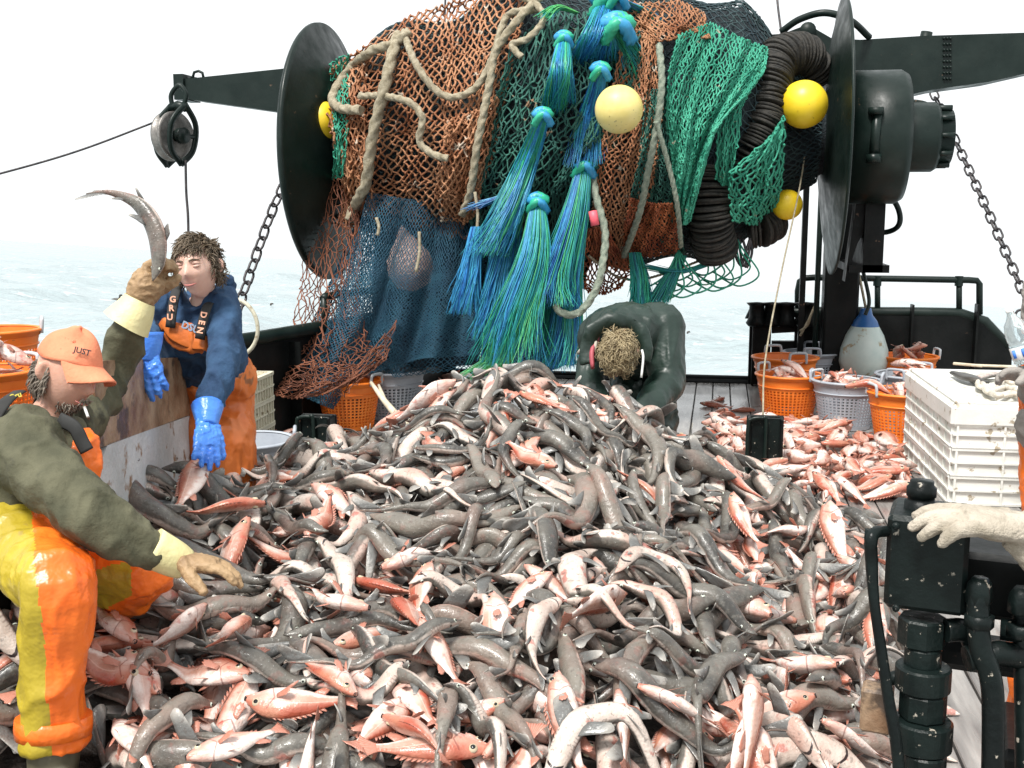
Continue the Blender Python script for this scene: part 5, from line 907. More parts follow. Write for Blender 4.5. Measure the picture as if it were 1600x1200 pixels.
mb = MB(); tube(mb, [P(1385, 830, DV+.02), P(1368, 832, DV), P(1361, 845, DV-.01), P(1362, 880, DV), P(1366, 940, DV), P(1376, 1010, DV), P(1388, 1090, DV), P(1400, 1160, DV), P(1408, 1240, DV)], [.0115, .0125, .013, .0125, .0105, .011, .0115, .012, .012], 12, n=60); lathe(mb, P(1361, 838, DV), [(.001, -.012), (.016, -.012), (.016, .012), (.001, .014)], A[0], 6); mb.build('left_hose', M['chipped'], e)
for k, pts in enumerate(([(1530, 925), (1528, 960), (1532, 1010), (1548, 1060), (1552, 1120), (1550, 1260)], [(1596, 940), (1598, 1000), (1600, 1100), (1602, 1260)], [(1478, 985), (1505, 985), (1520, 1000), (1530, 1040)])):
    mb = MB(); tube(mb, [P(a, b, DV-.03+.03*k) for a, b in pts], [.022, .019, .024][k], 14, n=44)
    if k < 2: lathe(mb, P(*pts[0], DV-.03), [(.001, .03), (.015, .03), (.024, .018), (.026, .0), (.026, -.02), (.022, -.025)], seg=6); lathe(mb, P(pts[0][0], pts[0][1]+45, DV-.03), [(.022, .014), (.029, .012), (.029, -.012), (.022, -.014)], seg=6)
    mb.build('pipe', M['chipped'], e)
mb = MB(); tube(mb, [P(1510, 1030, DV), P(1560, 1020, DV), P(1620, 1030, DV)], .026, 12); lathe(mb, P(1580, 985, DV), [(.001, -.02), (.022, -.02), (.022, .02), (.001, .02)], A[0], 6); mb.build('cross_pipe', M['chipped'], e)
# ---------------------------------------------------------------- fish
LEG3 = P(86, 1000, 2.88); LEG = P(88, 1060, 2.9); LEG2 = P(86, 1160, 2.94)
FISH = []     # (kind, spine, L, roll, rnd, where)
fr = random.Random(5)
TARGET = H0+.1
def roll_of(kind):
    q = fr.random()
    if kind == 'd': return (fr.gauss(0, .35) if q < .52 else math.pi+fr.gauss(0, .35) if q < .78 else fr.choice((-1, 1))*(math.pi/2+fr.gauss(0, .3)))
    return fr.choice((-1, 1))*(math.pi/2+fr.gauss(0, .28)) if q < .86 else fr.gauss(math.pi, .4)
def place_heap(n, kindf, region, where, cand=9, Ls=None, sinkr=(.15, .4), avoid=None):
    for _ in range(n):
        best = None
        for c in range(cand):
            x, y = region()
            base = samp(TARGET, x, y); v = samp(HB, x, y)-base+fr.uniform(0, .02)
            if best is None or v < best[0]: best = (v, x, y)
        x, y = best[1:]; kind = kindf(x, y)
        L = fr.uniform(.44, .72) if kind == 'd' else fr.uniform(.23, .35)
        if Ls: L = fr.uniform(*Ls)
        ang = fr.uniform(0, 2*math.pi)
        if fr.random() < .35: ang = -math.pi/2+fr.gauss(0, .7)
        if kind == 'd': q = fr.random(); bend = fr.gauss(0, .9) if q < .72 else fr.choice((-1, 1))*fr.uniform(1.8, 3.2); sb = fr.gauss(0, .28)
        else: bend = fr.gauss(0, .35); sb = 0
        s_ = np.linspace(0, 1, 14); t_ = ang+bend*(s_-.5)+sb*np.sin(2*np.pi*s_); ax_ = np.cumsum(np.cos(t_))*L/14; ay_ = np.cumsum(np.sin(t_))*L/14; ax_ = x+ax_-ax_[7]; ay_ = y+ay_-ay_[7]
        if min(((ax_-q_[0])**2+(ay_-q_[1])**2).min() for q_ in (LEG, LEG2, LEG3)) < .018: continue
        roll = roll_of(kind); sp = lay(x, y, ang, L, kind, bend, sb, roll, 7 if kind == 'd' else 16, fr.uniform(*sinkr))
        FISH.append([kind, sp, L, roll, fr.random(), where]); upd(x, y)
HB = H.copy()
def upd(x, y):
    i = int((x-GX0)/GS); j = int((y-GY0)/GS); k = 24; a, b, c, d = max(i-k, 0), i+k, max(j-k, 0), j+k; HB[a:b, c:d] = blur(H[a:b, c:d], 5)
def inheap():
    while True:
        x = fr.uniform(-2.7, 1.6); y = fr.uniform(1.9, 6.3); i = samp(H0, x, y); px, py, d = pix(np.array([x, y, i]))
        if -140 < px < 1420 and py < 1290 and (i > .02 or (px > 1150 and py > 880 and px < 1375)) and not (py > 1120 and px > 1345) and y < 5.5+.25*math.sin(x*5): 
            if px < 170 and py < 860: continue
            if (x-LEG[0])**2+(y-LEG[1])**2 < .03 or (x-LEG2[0])**2+(y-LEG2[1])**2 < .02: continue
            if px < 150 and py < 1000 and d > 2.9: continue
            return x, y
def kf(x, y):
    px, py, d = pix(np.array([x, y, samp(H, x, y)])); p = .17
    if py > 930: p = .3
    if py > 1050: p = .42
    if px > 1130 and py > 850: p = .62
    if px > 1050 and py > 1000: p = .62
    return 'r' if fr.random() < p else 'd'
place_heap(90, kf, inheap, 'under', 4)
for f_ in FISH: f_[5] = 'under'
place_heap(1060, kf, inheap, 'heap', 10)
# loose rockfish on the deck, right and left of the heap
def poly_region(pts):
    pts = [PZ(a, b, 0)[:2] for a, b in pts]; X = [p[0] for p in pts]; Y = [p[1] for p in pts]
    def f():
        while True:
            x = fr.uniform(min(X), max(X)); y = fr.uniform(min(Y), max(Y)); c = False
            for i in range(len(pts)):
                a, b = pts[i], pts[i-1]
                if (a[1] > y) != (b[1] > y) and x < (b[0]-a[0])*(y-a[1])/(b[1]-a[1])+a[0]: c = not c
            if c: return x, y
    return f
TARGET = np.maximum(TARGET, .02)
place_heap(135, lambda x, y: 'r', poly_region([(1120, 668), (1290, 664), (1350, 692), (1408, 715), (1412, 785), (1290, 785), (1200, 760), (1120, 712)]), 'deckR', 6, sinkr=(.2, .5), Ls=(.28, .4))
place_heap(5, lambda x, y: 'r', poly_region([(1110, 620), (1165, 615), (1170, 655), (1120, 660)]), 'deckM', 3, sinkr=(.4, .6), Ls=(.2, .3))
place_heap(26, lambda x, y: 'r', poly_region([(400, 625), (480, 620), (520, 660), (480, 700), (400, 690)]), 'deckL', 5, sinkr=(0, .2), Ls=(.26, .4))
place_heap(12, lambda x, y: 'r', poly_region([(655, 592), (735, 592), (735, 640), (660, 660)]), 'deckC', 4, sinkr=(0, .2), Ls=(.3, .42))
for i, (pos, s, fill) in enumerate(BK):
    R_ = .245*s; d = np.hypot(GX-pos[0], GY-pos[1]); zf = pos[2]+.36*s*fill-.05; m_ = d < R_; keep = H.copy(); H[:] = np.where(m_, zf+.03*(1-d/R_), zf-.1); 
    small = pos[1] < 5.5 and pos[0] < -2.2 and s < .9
    for k in range(3 if fill < .6 else 9 if not small else 12):
        a = fr.uniform(0, 6.28); r = R_*.45*math.sqrt(fr.random()); L = fr.uniform(.24, .36)*s; ro = roll_of('r'); x, y = pos[0]+r*math.cos(a), pos[1]+r*math.sin(a)
        sp = lay(x, y, a+fr.choice((math.pi/2, -math.pi/2))+fr.gauss(0, .5), L, 'r', fr.gauss(0, .5), 0, ro, 16, .3); FISH.append(['r', sp, L, ro, fr.random(), 'basket%d' % i])
    H[:] = keep
for (a, b, d, L) in ((1365, 612, 8.05, .42), (1185, 600, 8.7, .0)):
    if L: c = P(a, b, d); sp = spline(np.array([c+[-.2, 0, .03], c+[-.03, 0, .06], c+[.08, -.05, .01], c+[.17, -.05, -.05]]), 26); FISH.append(['r', sp, L, 1.4, .3, 'over'])
# labels
def side_word(kind, roll):
    c = math.cos(roll)
    return 'belly up' if c < -.5 else ('back up' if c > .5 else 'on its side')
def describe(f_):
    kind, sp, L, roll, rnd, where = f_; px, py, d = pix(sp.mean(0)); hx, hy, _ = pix(sp[0]); tx, ty, _ = pix(sp[-1]); sw = side_word(kind, roll)
    chord = np.linalg.norm(sp[0]-sp[-1])/L; shape = 'curled' if chord < .62 else ('curved' if chord < .88 else 'straight')
    dx, dy = hx-tx, hy-ty
    hd = 'head right' if dx > abs(dy) else 'head left' if -dx > abs(dy) else 'head down' if dy > 0 else 'head up'
    size = 'long' if (L > .64 if kind == 'd' else L > .33) else 'small' if (L < .53 if kind == 'd' else L < .27) else ''
    col = 'below the seated man' if px < 320 else 'left of centre' if px < 600 else 'middle' if px < 850 else 'right of centre' if px < 1100 else 'near valve unit'
    row = 'pile crest' if py < 690 else 'upper slope' if py < 800 else 'middle slope' if py < 920 else 'lower slope' if py < 1060 else 'foot of pile'
    nm = 'grey dogfish' if kind == 'd' else 'pink rockfish'
    if where in ('heap', 'under'): t = f'{size} {shape} {nm}, {sw}, {hd}, {row}, {col}'; g = 'dogfish heaped on the deck' if kind == 'd' else 'rockfish in the heap'
    elif where == 'deckR': t = f'{size} {nm} {sw}, {hd}, on deck by {"black stanchion" if px < 1280 else "white crates"}, {"baskets" if py < 715 else "pile"} side'; g = 'rockfish spilled beside the baskets'
    elif where == 'deckM': t = f'{size} {nm} {sw}, {hd}, on bare planks beside the bent man'; g = 'stray rockfish on the planks'
    elif where == 'deckL': t = f'{size} {nm} {sw}, {hd}, on deck under the trailing orange net'; g = 'rockfish under the trailing net'
    elif where == 'deckC': t = f'{size} {nm} {sw}, {hd}, on deck behind the left crest'; g = 'rockfish behind the heap'
    elif where == 'over': t = 'pink rockfish hanging over the rim between grey and orange baskets'; g = 'rockfish in baskets'
    else:
        i = int(where[6:]); t = f'{size} {nm} {sw}, {hd}, in the {BNAME[i]}'; g = 'rockfish in baskets'
    t = ' '.join(t.split())
    if len(t.split()) > 16 and size: t = t.replace(size+' ', '', 1)
    if len(t.split()) > 16: t = t.replace(', '+sw, '', 1).replace(shape+' ', '', 1)
    return t, g
BNAME = ['orange basket nearest the line', 'second orange basket back', 'grey basket before the post', 'orange basket beside white crates', 'grey basket by the crates', 'far orange basket by bulwark', 'far grey basket by post', 'grey basket beside the boy', 'full basket at left edge']
# which fish show most: ray test on a coarse image-space z-buffer of the spines
allf = FISH
W2, H2 = 400, 300; zb = np.full((H2, W2), 1e9); idb = np.full((H2, W2), -1)
for i, (kind, sp, L, roll, rnd, where) in enumerate(allf):
    s0, w0, h0 = (DS, DW, DH) if kind == 'd' else (RS, RW, RH); q = spline(sp, 60); w = np.interp(np.linspace(0, 1, 60), s0, np.maximum(w0, h0) if kind == 'r' else w0)*L
    px, py, d = pix(q)
    for a, b, c, r in zip(px/4, py/4, d, w*F/d/4):
        r = max(r, .6); x0, x1, y0, y1 = int(max(a-r, 0)), int(min(a+r+1, W2)), int(max(b-r, 0)), int(min(b+r+1, H2))
        if x1 <= x0 or y1 <= y0: continue
        c = c-r*4*c/F; m_ = zb[y0:y1, x0:x1] > c; zb[y0:y1, x0:x1][m_] = c; idb[y0:y1, x0:x1][m_] = i
cnt = np.bincount(idb[idb >= 0], minlength=len(allf))
def top_n(k, n): ids = [i for i, f_ in enumerate(allf) if f_[0] == k and cnt[i] >= 3]; ids.sort(key=lambda i: -cnt[i]); return set(ids[:n])
keepers = top_n('d', 296) | top_n('r', 294)
print('fish', len(allf), 'visible d', sum(1 for i, f_ in enumerate(allf) if f_[0] == 'd' and cnt[i] >= 3), 'r', sum(1 for i, f_ in enumerate(allf) if f_[0] == 'r' and cnt[i] >= 3))
rest = {'d': MB(), 'r': MB()}; rfr = random.Random(9); used = {}
for i, f_ in enumerate(allf):
    kind, sp, L, roll, rnd, where = f_; dm = pix(sp.mean(0))[2]
    if i in keepers:
        mb = MB(); fish_mesh(mb, sp, L, roll, kind, rnd, 2 if dm < 6.6 else 1, rfr)
        o0 = sp.mean(0); me = mb.mesh('fish', FM if kind == 'd' else RM, o0); o = bpy.data.objects.new('dogfish' if kind == 'd' else 'rockfish', me); sc.collection.objects.link(o); o.location = o0
        lb, g_ = describe(f_); tag(o, lb, 'fish', g_)
        for w_ in [lb]: used[w_] = used.get(w_, 0)+1
    elif where == 'under' or cnt[i] >= 1: fish_mesh(rest[kind], sp, L, roll, kind, rnd, 1, rfr)
[print('LONG', k) for k in used if len(k.split()) > 16]
print('labels', len(used), 'shared', sum(v for v in used.values() if v > 1), 'maxwords', max(len(k.split()) for k in used))
if rest['d'].n: tag(rest['d'].build('buried_dogfish', FM), 'grey dogfish buried deeper in the heap, showing only in the gaps', 'fish', kind='stuff')
if rest['r'].n: tag(rest['r'].build('buried_rockfish', RM), 'pink rockfish buried deeper in the heap and the baskets', 'fish', kind='stuff')
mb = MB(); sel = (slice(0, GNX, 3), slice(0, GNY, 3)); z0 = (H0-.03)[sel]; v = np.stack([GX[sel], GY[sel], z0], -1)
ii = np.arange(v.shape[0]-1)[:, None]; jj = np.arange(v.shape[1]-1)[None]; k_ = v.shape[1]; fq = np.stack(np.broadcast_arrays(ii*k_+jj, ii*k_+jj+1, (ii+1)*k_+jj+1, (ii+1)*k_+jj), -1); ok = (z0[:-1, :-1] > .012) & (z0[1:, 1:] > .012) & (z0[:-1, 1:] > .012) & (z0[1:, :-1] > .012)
mb.add(v.reshape(-1, 3), fq[ok][:, ::-1], 0); tag(mb.build('fish_heap_core', mat('dark_gap_shade', (.015, .012, .01), (.04, .03, .026), .4, scale=12, bump=.8, bscale=25)), 'near-black filler inside the heap, its colour giving the gaps their shade', 'fish', kind='stuff')  # near-black core colour stands in for deep shade between the fish
# ---------------------------------------------------------------- people
def fuse(mb, name, mats, parent, vox=.008, smooth=4, matfn=None, wr=0, wf=14, st=(1, 1, 1), **k):
    me = mb.mesh('tmp', [mats] if not isinstance(mats, (list, tuple)) else mats); o = bpy.data.objects.new('tmp', me); sc.collection.objects.link(o)
    m = o.modifiers.new('r', 'REMESH'); m.mode = 'VOXEL'; m.voxel_size = vox; m.use_smooth_shade = True
    if smooth: m = o.modifiers.new('s', 'SMOOTH'); m.factor = .5; m.iterations = smooth
    dg = bpy.context.evaluated_depsgraph_get(); nm = bpy.data.meshes.new_from_object(o.evaluated_get(dg)); bpy.data.objects.remove(o); bpy.data.meshes.remove(me)
    n = len(nm.vertices); co = np.zeros(n*3); nm.vertices.foreach_get('co', co); co = co.reshape(-1, 3); no = np.zeros(n*3); nm.vertices.foreach_get('normal', no); no = no.reshape(-1, 3)
    if wr:
        s_ = np.array(st)*wf; w = np.array([max(-.6, 1-abs(mnoise.noise(Vector(c*s_+Vector((3, 1, 2)) if 0 else c*s_)))*4.5)+.5*max(-.5, 1-abs(mnoise.noise(Vector(c*s_*2.1)))*5) for c in co]); co = co+no*(w*wr)[:, None]
    nm.materials.clear()
    for q in (mats if isinstance(mats, (list, tuple)) else [mats]): nm.materials.append(q)
    if matfn is not None:
        pc = np.zeros(len(nm.polygons)*3); nm.polygons.foreach_get('center', pc); nm.polygons.foreach_set('material_index', matfn(pc.reshape(-1, 3)).astype(np.int32))
    org = world_loc(parent); nm.vertices.foreach_set('co', (co-org).astype(np.float32).reshape(-1)); nm.update(); nm.name = name
    o = bpy.data.objects.new(name, nm); sc.collection.objects.link(o); o.parent = parent
    if k.get('label'): o['label'] = k['label']
    return o
def hax(f, u): f = nrm(f); u = nrm(np.asarray(u)-f*(f@np.asarray(u))); return np.cross(f, u), f, u     # side, forward, up
def head(mb, c, f, u, s=1.0, wide=1.0):
    X, Y, Z = hax(f, u); th = np.linspace(0, 2*np.pi, 49)[:-1]; ph = np.linspace(.02, np.pi-.02, 40)
    x = np.sin(ph)[:, None]*np.cos(th); y = np.sin(ph)[:, None]*np.sin(th); z = -np.cos(ph)[:, None]+0*th
    px = .076*wide*x*(1-.4*np.clip(-z, 0, 1)**1.6); py = .095*y*(1-.1*np.clip(-z, 0, 1)); pz = .118*z
    py = np.where((y < 0) & (z < -.2), py*(1-.35*np.clip(-z-.2, 0, 1)), py); fr_ = np.clip(y, 0, 1)**.5
    g = lambda x0, z0, sx, sz: np.exp(-((px-x0)/sx)**2-((pz-z0)/sz)**2)
    py = py+fr_*(.026*g(0, -.022, .011, .014)+.014*g(0, .0, .01, .022)+.007*g(.03, .034, .03, .01)+.007*g(-.03, .034, .03, .01)-.011*g(.031, .014, .014, .011)-.011*g(-.031, .014, .014, .011)
        +.006*g(.042, -.022, .02, .02)+.006*g(-.042, -.022, .02, .02)+.007*g(0, -.054, .022, .007)-.004*g(0, -.061, .024, .003)+.006*g(0, -.068, .018, .006)+.012*g(0, -.1, .024, .018)+.006*g(.012, -.03, .006, .007)+.006*g(-.012, -.03, .006, .007))
    v = c+s*(px[..., None]*X+py[..., None]*Y+pz[..., None]*Z); mb.add(v.reshape(-1, 3), ring_faces(40, 48))
    for sg in (-1, 1): tube(mb, [c+s*(X*sg*.072-Y*.008+Z*.022), c+s*(X*sg*.086-Y*.02+Z*.018), c+s*(X*sg*.086-Y*.018-Z*.012), c+s*(X*sg*.072-Y*.004-Z*.026)], [.008*s, .013*s, .012*s, .006*s], 8, n=9)
    return X, Y, Z
def face(e, c, f, u, s, hair, squint=.5, brow=.8, lip=True):
    X, Y, Z = hax(f, u)
    for sg in (-1, 1):
        q = c+s*(X*sg*.031+Y*.0775+Z*.014); mb = MB(); ball(mb, q, .0105*s, 0, 14, 10); o = mb.build('eye', M['eyewhite'], e); mb = MB(); lathe(mb, q+Y*.0098*s, [(.001, .002*s), (.0045*s, .0006*s), (.005*s, -.002*s)], Y, 10); mb.build('iris', M['pupil'], o)
        for zz, rr in ((.0085, .0075), (-.0085, .0065)): mb = MB(); tube(mb, [q+s*(X*-.016+Y*.002+Z*zz*.5), q+s*(X*-.006+Y*.0095+Z*zz*(1.35-squint)), q+s*(X*.006+Y*.0095+Z*zz*(1.35-squint)), q+s*(X*.016+Y*.001+Z*zz*.5)], [.002*s, rr*s*.75, rr*s*.75, .002*s], 8, n=10); mb.build('eyelid', e['skin_m'] if 0 else SKN, e)
        mb = MB(); tube(mb, [c+s*(X*sg*.012+Y*.097+Z*.036*brow), c+s*(X*sg*.03+Y*.093+Z*.041*brow), c+s*(X*sg*.05+Y*.076+Z*.034*brow)], [.002*s, .0036*s, .001*s], 6, n=10); mb.build('eyebrow', hair, e)
    if lip: mb = MB(); tube(mb, [c+s*(X*-.026+Y*.082-Z*.0565), c+s*(X*-.012+Y*.0945-Z*.0615), c+s*(Y*.0975-Z*.0625), c+s*(X*.012+Y*.0945-Z*.0615), c+s*(X*.026+Y*.082-Z*.0565)], [.0012*s, .0038*s, .0042*s, .0038*s, .0012*s], 6, n=12); mb.build('mouth', M['lip'], e)
def tufts(e, name, mt, c, X, Y, Z, cond, n, ln, r, flow, s=1.0, curl=.3, rad=(.08, .098, .12), seed=1, lift=.5):
    g = np.random.default_rng(seed); mb = MB(); k = 0; tries = 0
    while k < n and tries < n*40:
        tries += 1; d = nrm(g.normal(0, 1, 3))
        if not cond(*d): continue
        k += 1; p = c+s*(d[0]*rad[0]*X+d[1]*rad[1]*Y+d[2]*rad[2]*Z); nn = nrm(d[0]/rad[0]*X+d[1]/rad[1]*Y+d[2]/rad[2]*Z); fl = flow(d); t = fl[0]*X+fl[1]*Y+fl[2]*Z; t = nrm(t-nn*(t@nn)+g.normal(0, .25, 3)); w = nrm(np.cross(nn, t)); l = ln*g.uniform(.6, 1.25); a = g.uniform(-1, 1)*curl*l
        tube(mb, [p-nn*.004, p+t*l*.33+nn*l*.16*lift+w*a*.5, p+t*l*.7+nn*l*.14*lift+w*a, p+t*l+nn*l*g.uniform(-.15, .25)*lift+w*a*.2], [r*1.1, r*1.2, r*.8, r*.12], 5, n=7, caps=False)
    return mb.build(name, mt, e)
def hand(mb, w, d, pn, L=.19, curl=(.45, .45, .5, .55), thumb=(.6, .8, .2), flip=1, th=1.0, spread=.0, palm=True):
    d = nrm(d); pn = nrm(np.asarray(pn)-d*(d@np.asarray(pn))); sd = np.cross(d, pn)*flip; k = L/.19
    if palm: tube(mb, [w-d*.02*k, w+d*.02*k, w+d*.06*k, w+d*.098*k], [(.034*k, .022*k*th), (.04*k, .021*k*th), (.044*k, .02*k*th), (.042*k, .015*k*th)], 14, ref=sd, n=10)
    tips = []
    for i, (o, ln) in enumerate(((.033, .072), (.011, .083), (-.011, .078), (-.032, .06))):
        p = w+d*(.092-abs(o)*.2)*k+sd*o*k; a = curl[i]*.6; pts = [p-d*.02*k, p]; dd = d+sd*o*spread*10
        for q in (.42, .32, .26): dd2 = nrm(dd)*math.cos(a)+pn*math.sin(a); p = p+dd2*ln*q*k; pts.append(p); a += curl[i]
        r = .0105*k*th; tube(mb, pts, [r*1.1, r*1.12, r*1.02, r*.95, r*.72], 10, n=14); tips.append(p); ball(mb, p, r*.74, seg=10, rings=6)
    p = w+d*.025*k+sd*.03*k; q = nrm(thumb[0]*d+thumb[1]*sd+thumb[2]*pn); q2 = nrm(q+d*.5+pn*.2); pts = [p-q*.012*k, p+q*.035*k, p+q*.035*k+q2*.03*k, p+q*.035*k+q2*.055*k]; r = .0135*k*th; tube(mb, pts, [r*1.25, r*1.1, r, r*.75], 10, n=12); ball(mb, pts[-1], r*.78, seg=10, rings=6)
def text(e, s_, c, xd, yd, h, mt, name='lettering'):
    cu = bpy.data.curves.new('t', 'FONT'); cu.body = s_; cu.size = h; cu.extrude = h*.03; cu.align_x = 'CENTER'; cu.align_y = 'CENTER'; cu.resolution_u = 3; cu.offset = h*.03; o = bpy.data.objects.new('t', cu); sc.collection.objects.link(o)
    dg = bpy.context.evaluated_depsgraph_get(); me = bpy.data.meshes.new_from_object(o.evaluated_get(dg)); bpy.data.objects.remove(o); bpy.data.curves.remove(cu); me.materials.clear(); me.materials.append(mt)
    xd = nrm(xd); yd = nrm(np.asarray(yd)-xd*(xd@np.asarray(yd))); zd = np.cross(xd, yd); n = len(me.vertices); co = np.zeros(n*3); me.vertices.foreach_get('co', co); co = co.reshape(-1, 3)@np.array([xd, yd, zd])+c-world_loc(e); me.vertices.foreach_set('co', co.astype(np.float32).reshape(-1)); me.update(); o = bpy.data.objects.new(name, me); sc.collection.objects.link(o); o.parent = e; return o
def pj(*pts): return np.array([P(*q) for q in pts])
zf = lambda p, z=0: np.array([p[0], p[1], z])
# --- seated man in the orange cap
SKN = M['skin']
e = empty('person', zf(P(60, 1000, 3.2)), 'person in faded orange cap, olive jacket and yellow and orange oilskins raising a dogfish', 'person')
hc = P(103, 585, 3.3); hf = rt*.88-up*.3-fw*.34; hu = up*.92+rt*.3-fw*.05
neck = pj((92, 622, 3.32), (70, 660, 3.32)); chest = P(48, 725, 3.32); pel = P(22, 850, 3.32)
sR, eR, wR = pj((38, 700, 3.08), (140, 806, 2.93), (262, 868, 3.02)); sL, eL, wL = pj((112, 665, 3.52), (172, 592, 3.8), (214, 482, 3.75))
hR, kR, aR = pj((22, 850, 3.2), (88, 915, 2.86), (84, 1160, 2.94)); hL, kL, aL = pj((60, 850, 3.45), (222, 888, 3.3), (150, 965, 3.62))
def bodymesh(hc, hf, hu, neck, chest, pel, arms, legs, tw=.17, td=.11, side=None, s=1.0, hands=()):
    mb = MB(); head(mb, hc, hf, hu, s); tube(mb, [hc*.6+neck[0]*.4-hf*.015, neck[0], neck[1]], [.05, .049, .06], 14, n=8)
    tube(mb, [neck[1], neck[1]*.6+chest*.4, chest, (chest+pel)/2, pel], [(.07, .06), (tw, td), (tw, td*1.1), (tw*.85, td), (tw*.9, td*1.05)], 20, ref=side, n=16)
    for a in arms: tube(mb, a, [.05, .042, .028][:len(a)], 12, n=14)
    for l in legs: tube(mb, l, [.075, .042, .034], 12, n=16)
    return mb
mb = bodymesh(hc, hf, hu, neck, chest, pel, [(sR, eR, wR), (sL, eL, wL)], [(hR, kR, aR), (hL, kL, aL)], side=fw)
fuse(mb, 'body', M['skin'], e, .007, 3)
X, Y, Z = hax(hf, hu); face(e, hc, hf, hu, 1.0, M['hair_gray'], .6, .8)
mb = MB(); jr = [.088, .082, .052]
tube(mb, [neck[1]+up*.01, neck[1]*.45+chest*.55, chest, (chest+pel)/2, pel+up*.02], [(.095, .09), (.19, .14), (.205, .165), (.19, .165), (.19, .16)], 24, ref=fw, n=20)
tube(mb, [sR*.7+chest*.3+up*.03, sR, eR, wR-nrm(wR-eR)*.02], [.1, .098, .078, .05], 18, n=24); tube(mb, [sL*.7+chest*.3+up*.03, sL, eL, wL-nrm(wL-eL)*.03], [.1, .088, .07, .056], 18, n=24)
tube(mb, [neck[1]-X*.0+up*.02+nrm(X*math.cos(a)+hax(up, fw)[2]*0+fw*math.sin(a))*0+rt*math.cos(a)*.085+fw*math.sin(a)*.085-up*.01+up*.03*math.cos(a+2.6) for a in np.linspace(0, 6.283, 17)[:-1]], .024, 8, closed=True, caps=False)
fuse(mb, 'jacket', M['olive'], e, .008, 3, wr=.011, wf=7, st=(1, 1, .6))
mb = MB(); tr = [.105, .098, .088]
tube(mb, [chest*.35+pel*.65, pel, pel-up*.06], [(.2, .172), (.2, .18), (.15, .12)], 22, ref=fw, n=10); tube(mb, [hR+up*.02, hR*.5+kR*.5, kR, kR*.55+aR*.45, aR], [.12, .11, .095, .08, .086], 18, n=26); tube(mb, [hL, hL*.5+kL*.5, kL, kL*.5+aL*.5, aL], [.12, .108, .09, .088, .085], 18, n=26)
def two(pc):
    px, py, d = pix(pc); near = d < 3.24-(px-60)*.0; o = np.where(near & (px < 140), px > 48+(py-780)*.085, True); band = (px > 105) & (px < 205) & (py > 945-(px-105)*.42-35) & (py < 965-(px-105)*.42+10) & (py > 880)
    o = o & ~((px >= 105) & band & (d > 3.05)); return np.where(o, 0, 1)
fuse(mb, 'bib_trousers', [M['orange_oil'], M['yellow_oil']], e, .0065, 4, two, wr=.009, wf=7, st=(1, 1, .55))
mb = MB(); tube(mb, pj((128, 668, 3.22), (134, 705, 3.2), (122, 765, 3.2), (100, 800, 3.2)), [(.03, .01), (.05, .012), (.06, .012), (.06, .012)], 12, ref=fw*.7+rt*.7, n=14); fuse(mb, 'bib', M['orange_oil'], e, .007, 2, wr=.005, wf=12)
mb = MB(); sp_ = pj((30, 612, 3.2), (8, 628, 3.1), (-15, 665, 3.05), (-30, 720, 3.05)); tube(mb, sp_, [(.022, .005)]*4, 8, ref=nrm(np.cross(sp_[1]-sp_[0], -fw+up)), n=14); o = mb.build('strap', M['strap'], e)
mb = MB(); sp_ = pj((92, 655, 3.12), (116, 668, 3.1), (128, 690, 3.1), (136, 705, 3.1)); tube(mb, sp_, [(.02, .005)]*4, 8, ref=nrm(np.cross(sp_[1]-sp_[0], -fw)), n=14); mb.build('strap', M['strap'], e)
text(o, 'Gru', P(24, 619, 3.13), rt*.9+up*.35, up, .022, M['text_yellow'])
mb = MB(); tube(mb, [aR+up*.07, aR+up*.045, aR+up*.02], [.096, .098, .096], 20); mb.build('ankle_strap', M['orange_oil'], e)
mb = MB(); fd = rt*.5-fw*.75; tube(mb, [aR+up*.06, aR-up*.02, aR-up*.09, aR-up*.11+nrm(fd)*.1, aR-up*.12+nrm(fd)*.2], [(.075, .075), (.068, .068), (.06, .065), (.052, .045), (.035, .028)], 16, n=20); fuse(mb, 'boot', M['boot'], e, .007, 2)
